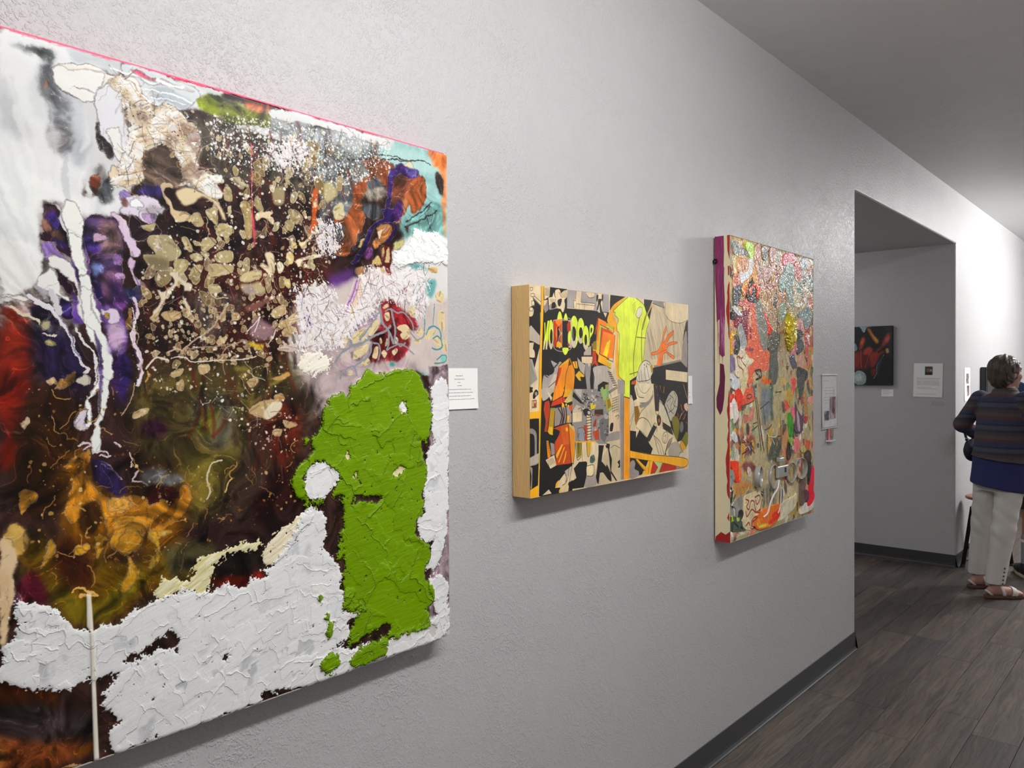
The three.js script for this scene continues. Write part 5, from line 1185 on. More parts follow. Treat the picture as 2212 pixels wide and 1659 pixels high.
[2,0,3,0,426,678,471,676],
[2,0,3,0,426,692,471,690],
[2,0,3,0,426,705,471,703],
[2,0,3,0,426,719,471,717],
[1,72,0,0,479,681,531,668,536,724,502,722],
[1,72,0,0,407,645,432,646,434,718,412,716],
[1,73,0,0,497,626,514,617,508,657,480,655],
[1,74,0,0,353,658,396,657,418,681,412,723,363,716,369,678],
[2,0,2,0,358,658,402,657,424,684,407,683,412,721,366,716,369,681,355,700,358,658],
[1,75,0,0,537,628,622,602,621,689,583,741,548,718],
[1,76,0,0,578,600,622,592,622,615,584,624],
[2,77,3,0,612,709,601,704,620,704],
[2,77,2,0,540,497,553,495,543,504],
[2,77,2,0,563,521,552,515,575,516],
[2,77,2,0,593,687,611,689,589,697],
[2,0,3,0,609,678,609,685,596,676],
[2,78,2,0,543,634,524,635,543,622],
[2,78,3,0,516,521,512,532,497,517],
[2,78,2,0,589,500,577,509,574,491],
[2,78,2,0,518,550,495,553,514,537],
[2,78,3,0,515,672,499,675,510,662],
[2,78,2,0,601,691,581,692,600,680],
[2,0,3,0,606,603,606,595,619,605],
[2,0,3,0,573,645,559,645,572,637],
[2,77,2,0,584,701,601,701,585,711],
[2,78,2,0,521,545,531,534,540,552],
[2,77,2,0,548,592,562,596,539,599],
[2,0,2,0,527,521,510,512,544,512],
[2,0,3,0,615,660,605,662,612,654],
[2,78,3,0,596,509,600,519,578,510],
[2,77,2,0,590,559,581,556,596,554],
[2,77,3,0,516,513,509,504,531,511],
[2,78,3,0,608,526,603,536,591,522],
[2,78,2,0,607,624,597,619,617,620],
[2,0,3,0,539,666,529,666,542,661],
[2,77,2,0,560,583,566,587,553,586],
[2,77,2,0,573,501,584,494,584,509],
[1,0,0,0,526,454,573,435,620,442,622,486,526,484],
[1,79,0,0,590,452,620,452,622,479,590,485],
[1,80,0,0,555,465,573,462,576,485,555,484],
[1,80,0,0,544,473,622,474,622,504,578,533],
[1,81,0,0,584,530,622,518,622,572,608,568],
[1,82,0,0,602,457,614,444,611,497,602,497],
[1,83,0,0,602,521,631,518,652,563,607,585,601,585],
[2,84,6,0,602,517,629,491,655,563,613,588],
[1,85,0,0,607,528,628,525,643,559,613,575],
[1,1,0,0,643,515,717,496,716,692,630,694,643,620,667,604],
[2,0,2,0,655,522,658,597],
[2,0,2,0,665,520,668,596],
[2,0,2,0,675,519,677,595],
[2,0,2,0,685,517,687,594],
[2,0,2,0,694,515,697,593],
[2,0,2,0,704,513,707,592],
[2,0,2,0,649,524,704,513],
[2,0,2,0,649,537,704,526],
[2,0,2,0,649,549,704,539],
[2,0,2,0,649,562,704,552],
[2,0,2,0,649,575,704,565],
[2,0,2,0,649,588,704,578],
[2,0,3,0,620,488,698,462],
[2,0,3,0,626,494,701,469],
[2,0,3,0,679,615,710,609,704,629],
[0,86,0,0,667,628,691,622,716,657,709,691,679,686,661,655],
[0,0,0,0,637,650,661,648,654,685,630,684],
[0,5,0,0,624,700,716,692,728,727,672,747,618,733],
[1,7,0,0,336,718,505,727,505,734,339,723],
[1,87,0,0,347,725,388,727,387,789,352,802],
[1,40,0,0,429,727,468,733,465,772,440,796],
[1,1,0,0,388,727,429,730,434,822,395,818],
[1,88,0,0,358,725,369,726,368,777,360,777],
[2,0,3,0,339,724,352,805,384,795],
[2,0,2,0,388,727,395,818],
[2,0,3,0,429,730,440,799,468,769],
[1,1,0,0,468,733,530,747,524,863,484,865,456,804],
[0,89,0,0,462,801,490,794,501,821,479,835,456,827],
[2,90,2,0,459,798,473,828],
[2,90,2,0,464,800,476,827],
[2,90,2,0,469,802,480,826],
[2,90,2,0,474,805,483,825],
[2,90,2,0,479,807,487,824],
[2,90,2,0,484,810,490,823],
[2,90,2,0,489,812,493,822],
[2,90,2,0,495,814,497,821],
[1,91,0,0,530,837,621,764,620,946,411,946,406,932,433,893,484,892],
[0,92,0,0,422,899,507,894,512,941,422,947],
[1,0,0,0,325,847,368,819,423,821,434,828,428,893,405,945,282,941,293,911,346,894],
[0,93,0,0,434,841,487,843,490,882,470,897,433,890],
[2,0,3,0,434,844,487,844,490,882,470,897,433,892],
[1,0,0,0,530,750,577,754,565,793,547,865,529,943,518,935,507,907,518,862,530,790],
[1,0,0,0,589,755,621,757,620,807],
[0,0,0,0,547,831,594,862,620,892,620,932,570,890,541,884],
[1,91,0,0,600,739,728,734,746,797,745,942,599,944],
[1,0,0,0,600,746,630,751,624,781,648,830,641,887,696,944,683,942,635,897,624,821,612,773,600,766],
[0,0,0,0,600,853,635,897,644,935,635,939,599,913],
[2,0,2,0,636,772,672,761,721,778],
[0,0,0,0,699,848,724,840,724,874,702,876,712,863],
[1,94,0,0,701,452,761,452,755,943,724,940,725,761],
[1,95,0,0,701,452,723,452,728,692,730,940,724,940,719,692],
[1,96,0,0,702,424,767,435,767,500,701,499],
[1,0,0,0,640,0,782,-3,676,44,634,80,634,40],
[0,97,0,0,782,1,676,44,634,83,610,135,666,163,669,186,694,192,681,315,693,410,742,428,717,404,706,206,694,138,670,78],
[0,11,0,0,801,-1,872,-2,958,33,1012,101,978,175,957,269,950,330,896,401,818,432,817,501,767,500,767,438,714,404,711,335,721,239,712,185,697,151,709,123,670,81,725,40],
[1,11,0,0,715,151,957,140,957,269,916,390,818,432,817,501,768,500,768,438,714,407],
[1,11,0,0,762,452,819,453,814,521,761,516],
[1,98,0,0,761,516,814,525,814,946,752,943],
[2,99,3,0,801,-1,670,75,682,87,679,101,703,114,709,127,697,151,697,179,715,192,721,250,711,335,714,407,767,437],
[2,99,3,0,872,-2,958,33,1012,101,978,175,957,287,950,330],
[2,99,3,0,818,432,817,501],
[2,99,3,0,767,437,767,500],
[2,100,6,0,911,103,871,221,851,341,857,408],
[2,100,6,0,1012,37,944,141,930,234,936,337],
[2,100,6,0,1047,13,985,78,944,162],
[2,100,5,0,884,205,974,207],
[2,100,5,0,815,401,896,387],
[0,101,0,0,875,87,898,54,924,44,941,55,931,84,898,104],
[2,102,3,0,875,87,898,54,924,44,941,55,931,84,898,104,875,87],
[2,103,2,0,842,43,875,20],
[2,103,2,0,845,54,875,31],
[2,103,2,0,847,64,875,41],
[2,103,2,0,850,75,875,52],
[2,103,2,0,853,85,875,63],
[2,0,4,0,761,516,814,525],
[2,0,2,0,818,453,815,942],
[2,0,2,0,757,518,752,943],
[1,0,0,0,958,-1,1047,-2,985,78,958,33],
[1,0,0,0,1047,23,1040,57,1012,109,992,81],
[2,7,5,0,1047,13,985,88],
[1,104,0,0,1047,16,1421,38,1409,120,1354,322,1052,354,956,326,970,233,1012,109],
[2,105,5,0,1054,23,1095,156,1102,332],
[2,106,3,0,1071,33,1108,159,1119,329],
[2,107,9,0,1088,43,1121,162,1136,327],
[2,105,4,0,1104,53,1147,165,1153,325],
[2,106,5,0,1122,63,1160,168,1171,322],
[2,107,3,0,1139,18,1173,171,1188,320],
[2,105,9,0,1156,28,1199,174,1206,317],
[2,106,4,0,1174,38,1212,177,1224,315],
[2,107,5,0,1191,48,1226,181,1241,312],
[2,105,3,0,1209,58,1252,183,1259,310],
[2,106,9,0,1226,12,1266,187,1277,307],
[2,107,4,0,1244,22,1279,190,1296,305],
[2,105,5,0,1262,32,1307,193,1314,302],
[2,106,3,0,1280,43,1320,196,1332,300],
[2,107,9,0,1298,117,1366,266],
[2,105,4,0,1316,120,1385,269],
[2,106,5,0,1335,108,1404,272],
[2,107,3,0,1353,111,1423,274],
[2,105,9,0,1372,114,1442,259],
[2,106,4,0,1390,117,1461,261],
[2,107,5,0,1409,105,1480,264],
[2,105,3,0,1428,108,1500,267],
[2,105,4,0,984,160,1025,314],
[2,105,8,0,994,178,1036,318],
[2,105,3,0,1003,196,1047,321],
[2,105,4,0,1013,213,1058,314],
[2,105,8,0,1023,159,1069,317],
[2,105,3,0,1032,176,1081,321],
[2,105,4,0,1042,194,1092,313],
[2,105,8,0,1052,212,1103,317],
[2,105,3,0,1062,157,1115,321],
[1,108,0,0,1047,-2,1175,-1,1171,30,1054,19],
[2,0,3,0,1047,16,1171,32,1175,-1],
[0,109,0,0,1182,0,1433,-5,1433,88,1347,108,1241,101,1189,70,1175,34],
[1,109,0,0,1182,0,1437,-5,1433,57,1182,67],
[2,0,2,0,1179,0,1182,67,1241,103,1347,110,1433,88],
[1,0,0,0,1413,101,1437,88,1436,375,1369,371,1362,318,1385,175],
[0,5,0,0,1377,221,1421,158,1424,367,1361,368],
[1,110,0,0,1052,354,1354,318,1358,329,1059,365],
[1,0,0,0,1025,369,1354,329,1436,371,1435,515,1024,506],
[0,111,0,0,1185,132,1193,152,1167,190,1160,227,1211,181,1271,156,1263,176,1211,211,1189,238,1240,221,1308,218,1308,227,1248,236,1203,249,1199,275,1255,293,1281,304,1270,315,1233,304,1188,282,1156,294,1145,339,1130,352,1088,350,1109,288,1046,298,1028,289,1046,281,1095,273,1131,239,1160,176],
[2,112,2,0,1185,132,1193,152,1167,190,1160,227,1211,181,1271,156,1263,176,1211,211,1189,238,1240,221,1308,218,1308,227,1248,236,1203,249,1199,275,1255,293,1281,304,1270,315,1233,304,1188,282,1156,294,1145,339],
[2,112,2,0,1109,288,1046,298,1028,289,1046,281,1095,273,1131,239,1160,176,1185,132],
[2,113,2,0,1116,284,1152,272,1196,264],
[1,109,0,0,1184,376,1432,391,1428,449,1184,431],
[0,114,0,0,883,411,916,355,963,328,1011,336,1038,361,1045,390,1010,426,983,448,916,440,883,426],
[0,115,0,0,902,440,1010,430,1038,463,1066,507,876,503,869,461],
[2,0,3,0,883,411,916,355,963,328,1011,336,1038,361],
[2,0,3,0,896,440,876,418,883,411],
[2,0,3,0,956,362,976,441],
[2,0,3,0,983,358,1010,426],
[2,0,3,0,923,380,936,440],
[2,0,3,0,903,390,909,436],
[2,0,3,0,956,458,997,448],
[2,0,3,0,969,484,997,470],
[2,0,3,0,902,440,1010,430,1045,398],
[2,0,2,0,956,347,966,350,959,354,952,350],
[2,0,2,0,984,340,993,343,986,347,979,343],
[2,0,2,0,1004,345,1014,348,1007,352,1000,348],
[2,0,2,0,977,354,986,357,979,362,973,357],
[1,116,0,0,1018,354,1045,350,1049,387,1031,394],
[0,117,0,0,834,439,850,429,876,429,873,454,843,460],
[2,112,2,0,843,460,863,446,850,436],
[1,0,0,0,818,434,883,411,876,429,834,439,830,481,817,501],
[1,0,0,0,819,453,876,454,902,525,849,541,819,516],
[1,0,0,0,1052,456,1436,461,1434,772,1313,787,1238,699,1108,541],
[0,118,0,0,876,454,1066,456,1052,500,1065,544,1079,610,1100,684,1143,701,1253,753,1367,848,1321,875,1036,830,954,734,875,680,915,611,902,557,876,510],
[0,119,0,0,819,516,850,538,856,601,849,650,818,677],
[0,120,0,0,1104,541,1158,572,1238,692,1187,681,1122,619],
[0,121,0,0,902,454,1010,456,996,488,969,512,915,504],
[2,0,3,0,876,475,902,518,955,526],
[2,0,2,0,896,454,922,490,969,502,1010,477],
[2,122,4,0,915,572,982,567,1038,529,1045,489],
[2,0,3,0,915,554,996,549,1045,514],
[2,122,4,0,915,611,942,590,1010,557],
[2,122,4,0,895,638,955,634,1023,680,1106,839],
[2,0,2,0,875,680,955,720,1009,766],
[2,0,3,0,1051,733,1121,774,1164,851],
[2,0,2,0,819,512,850,538,856,601,818,677],
[2,0,2,0,849,608,818,649],
[2,0,3,0,1104,541,1194,600,1246,700],
[2,0,2,0,1071,749,1114,796,1135,842],
[1,123,0,0,859,570,895,567,915,614,875,673,862,644],
[2,124,2,0,862,577,895,571],
[2,124,2,0,866,590,897,582],
[2,124,2,0,870,603,899,592],
[2,124,2,0,874,615,901,603],
[2,124,2,0,878,628,903,614],
[2,124,2,0,882,641,905,625],
[2,124,2,0,886,654,907,635],
[0,125,0,0,915,561,996,545,1045,510,1045,529,996,567,922,579],
[1,126,0,0,1052,456,1101,457,1115,538,1108,604,1069,602],
[1,126,0,0,1051,675,1086,691,1009,766,975,750],
[1,126,0,0,1150,665,1238,699,1268,746,1238,737,1150,702],
[0,127,0,0,1086,632,1115,626,1132,649,1122,678,1097,681],
[0,128,0,0,1104,648,1118,645,1118,663,1104,666],
[2,129,5,0,1072,602,1083,621,1108,619,1108,608],
[2,129,5,0,1051,675,1072,668,1086,691,1086,713],
[2,129,5,0,1150,657,1143,679,1157,702],
[2,0,3,0,1165,725,1194,723,1205,750,1186,782,1157,780,1143,753,1165,725],
[2,130,3,0,1164,747,1186,741,1179,771,1164,777,1157,754],
[2,0,3,0,1260,757,1208,780,1171,848],
[2,0,3,0,1256,764,1202,791,1174,848],
[2,0,3,0,1251,772,1196,802,1177,849],
[2,0,3,0,1247,779,1190,812,1180,849],
[2,0,3,0,1242,786,1185,823,1183,849],
[2,0,3,0,1238,793,1179,834,1186,849],
[1,0,0,0,818,694,875,701,875,736,908,696,982,743,1009,777,1043,805,1022,836,817,799],
[0,131,0,0,1230,797,1313,787,1367,848,1321,874,1215,856],
[0,132,0,0,1173,565,1217,514,1269,493,1314,528,1314,585,1284,633,1238,665,1194,600],
[2,0,3,0,1173,565,1217,514,1269,493,1314,528,1314,585,1284,633,1238,665],
[2,0,3,0,1224,518,1269,542,1239,579,1246,609],
[2,0,3,0,1277,504,1299,535,1269,572,1307,589],
[2,0,3,0,1194,570,1224,601,1269,625],
[2,0,3,0,1239,534,1195,555],
[2,0,3,0,1216,615,1269,595,1291,554],
[2,133,5,0,1353,575,1362,598,1368,610],
[2,134,5,0,1360,625,1337,659],
[2,135,5,0,1407,631,1391,653,1380,662],
[2,136,5,0,1314,623,1322,643],
[2,133,5,0,1415,678,1421,686],
[2,137,5,0,1094,508,1098,519],
[2,138,5,0,1123,464,1125,486],
[2,139,5,0,1166,472,1158,502],
[2,140,5,0,1080,464,1087,475],
[0,141,0,0,1392,576,1423,569,1435,593,1423,616,1395,599],
[2,142,3,0,1391,611,1345,644],
[0,75,0,0,1344,682,1368,675,1383,707,1360,736,1340,720],
[0,143,0,0,1253,647,1306,642,1337,689,1313,772,1283,755,1261,700],
[1,144,0,0,1360,779,1415,732,1438,749,1434,803,1414,825],
[1,145,0,0,1340,808,1367,783,1414,825,1379,849],
[2,0,3,0,1340,808,1367,783,1414,825,1379,849,1340,808],
[2,146,4,0,1384,460,1408,507,1431,542],
[0,147,0,0,1328,874,1367,848,1422,837,1434,885],
[2,0,2,0,1324,874,1344,850,1383,850],
[2,140,2,0,1191,510,1193,512],
[2,140,2,0,1243,520,1245,521],
[2,139,2,0,1104,562,1106,568],
[2,139,2,0,1326,469,1328,474],
[2,140,2,0,1126,534,1129,538],
[2,139,2,0,1135,494,1137,500],
[2,139,2,0,1344,503,1346,510],
[2,140,2,0,1287,550,1289,558],
[2,139,2,0,1181,462,1183,464],
[2,65,2,0,1115,464,1117,466],
[2,140,2,0,1123,461,1125,467],
[2,140,2,0,1176,505,1178,512],
[2,140,2,0,1277,508,1279,512],
[2,65,2,0,1119,529,1121,533],
[2,65,2,0,1189,556,1192,561],
[2,140,2,0,1090,547,1092,552],
[2,140,2,0,1063,554,1065,561],
[2,139,2,0,1183,562,1185,564],
[2,65,2,0,1215,554,1217,556],
[2,139,2,0,1295,492,1297,495],
[2,139,2,0,1421,465,1424,466],
[2,140,2,0,1133,466,1135,473],
[2,65,2,0,1309,537,1311,542],
[2,139,2,0,1152,539,1155,543],
[1,148,0,0,817,797,1022,833,1328,876,1402,886,1394,940,1135,890,817,837],
[1,7,0,0,1402,888,1438,889,1422,942,1390,939],
[2,0,3,0,817,797,1022,835,1402,888,1390,937,1135,890,817,837],
[1,0,0,0,817,839,995,867,953,921,927,936,816,939],
[0,5,0,0,817,865,848,851,867,870,861,898,900,915,893,940,816,942],
[1,7,0,0,864,847,890,849,981,905,974,926,940,905],
[1,7,0,0,995,867,1043,873,1018,941,967,940],
[1,7,0,0,947,916,981,923,953,938,933,936],
[2,0,3,0,1015,870,994,939],
[2,0,2,0,867,847,967,918],
[1,149,0,0,1043,874,1135,890,1297,923,1297,942,1018,941],
[1,150,0,0,1053,875,1146,891,1120,922,1106,943,1064,942,1099,912],
[1,151,0,0,1297,923,1394,940,1390,943,1297,944]
];

// ------------------------------------------------------------------ ink and marker drawing on a deep wooden panel
{
  const W = 1440, H = 950, c = newCanvas(W, H, '#d8c199'), rand = rng(88);
  for (const r of P2) brush(r, P2_C, c, null);
  // marker streaks and wood figure under the ink
  const im = c.getImageData(0, 0, W, H), d = im.data;
  for (let y = 0; y < H; y++) for (let x = 0; x < W; x++) { const i = 4 * (y * W + x), m = 1 + 0.07 * fbm(x / 6, y / 60, 3) + 0.10 * fbm(x / 60 + 7, y / 60, 3), add = 5 * fbm(x / 20, y / 24, 3); for (let k = 0; k < 3; k++) d[i + k] = d[i + k] * m + add; }
  c.putImageData(im, 0, 0);
  const PW = 0.915, PH = 0.603, D = 0.066;
  const root = thing('ink_panel_drawing', 'ink and marker drawing in black, orange and yellow on a deep wooden panel', 'painting', [0.0015, 1.2345, -1.713]);
  const wood = (dark, len) => { const t = dataTex(128, 1024, (x, y) => { const w = fbm(x / 60, y / 300, 3) * 26, s = 0.5 + 0.5 * Math.sin((x + w + 10 * fbm(x / 30, y / 120, 2)) * 0.55), e = sstep(64, 0, x) ; const k = 1 - 0.16 * s * s * (0.35 + 0.65 * e) + 0.05 * fbm(x / 3, y / 80, 2); return [234 * k * dark, 192 * k * dark, 126 * k * dark]; }, true, false); return std(0xffffff, 0.55, { map: t }); };
  const side = wood(1.06), g = new THREE.PlaneGeometry(PW, PH).rotateY(PI / 2).translate(D, PH / 2, -PW / 2);
  mesh('drawn_face', g, std(0xffffff, 0.42, { map: canvasTex(c) }), root);
  const lath = (w, h, l, x, y, z, rot) => { const b = rbox(w, h, l, 0.0012, 0, 0, 0); uvMetres(b, 1); const p = b.attributes.position, u = b.attributes.uv; for (let i = 0; i < p.count; i++) { const a = rot ? p.getZ(i) / l : p.getY(i) / h; u.setXY(i, p.getX(i) / w + 0.5, a + 0.5); } b.translate(x, y, z); return b; };
  mesh('side_lath', lath(D - 0.0006, PH, 0.019, D / 2 - 0.0004, PH / 2, -0.0095, false), side, root).userData.label = 'pale pine side of the panel';
  mesh('side_lath', lath(D - 0.0006, PH, 0.019, D / 2 - 0.0004, PH / 2, -PW + 0.0095, false), side, root);
  mesh('side_lath', lath(D - 0.0006, 0.019, PW - 0.038, D / 2 - 0.0004, PH - 0.0095, -PW / 2, true), side, root);
  mesh('side_lath', lath(D - 0.0006, 0.019, PW - 0.038, D / 2 - 0.0004, 0.0095, -PW / 2, true), side, root);
  mesh('panel_board', box(0.005, PH - 0.036, PW - 0.036, D - 0.004, PH / 2, -PW / 2), side, root);
}

// ------------------------------------------------------------------ collage canvas: shapes in its own texture pixels
const P3_C = '#b3a884 #a9a283 #9a8f76 #7d8486 #586a5e #56584f #b98d68 #cdb088 #b89a8c #c9b49c #ccb8a4 #c9b28a #bfb07e #b8584a #c08a4c #c07a52 #b0854c #a9785a #b5825c #8a5a4c #7a4844 #b88a58 #c4b896 #a0977c #b09a60 #cfc7b0 #c8c0a8 #e0765a #d9694c #c9776a #8a8a80 #d83a20 #7b3a48 #a7aaa6 #e6dcc0 #d8cba6 #d8c8a0 #d0d0d2 #d4d5d7 #3c3a38 #e0664c #9ec81c #7d807c #d2c096 #c89868 #dadde0 #cf8e74 #4c4e50 #d28e42 #d6a05c #a9785c #5c544c #a07872 #e27a8c #8a9c94 #8fa39a #a94a3c #a5aeae #c8b89c #86a090 #c9bfa2 #8f9c88 #d9a8a0 #444a48 #4e5450 #c9a08c #474641 #50524c #5f6058 #8c9a98 #c9868a #5b5f6e #c89a3c #e0a0b8 #4c4a48 #2e2c28 #d8dadc #c8a24c #8a7f98 #e04428 #e83c2c #e8dcd4 #d8d8d6 #b39a50 #3e8c1c #5a4654 #b8a8ac #d86058 #dc5c58 #e07888 #e08484 #b9b07c #b04c4c #dc9c90 #c06a48 #2f2a24 #8cae50 #4a3a30 #e8461c #8c9894 #8e8c84 #2b2e2c #4a5448 #a8b84c #a8c06c #d6c8a6 #e8742c #d4cdb4 #e0dcd0 #d81c3c #6a5a50 #5a3a44 #2e2a2c #8a3a34 #9a5a48 #3c3230 #5a4640 #6c6e74 #a0a4a6 #4a443c #c8c4b4 #3a3a36 #6a3a3c #c9bcae #b9564c #8c5054 #2c2c30 #e8862c #d2691e #9c5a30 #8c4034 #d86a24 #f0a848 #f4c45c #ee3c24 #f08a2c #b02030 #26282a #dcdcd6 #8a8478 #5c6058 #3e4644 #aa2c20 #20242a #3a4048 #5a3634 #d8ccc4'.split(' ');
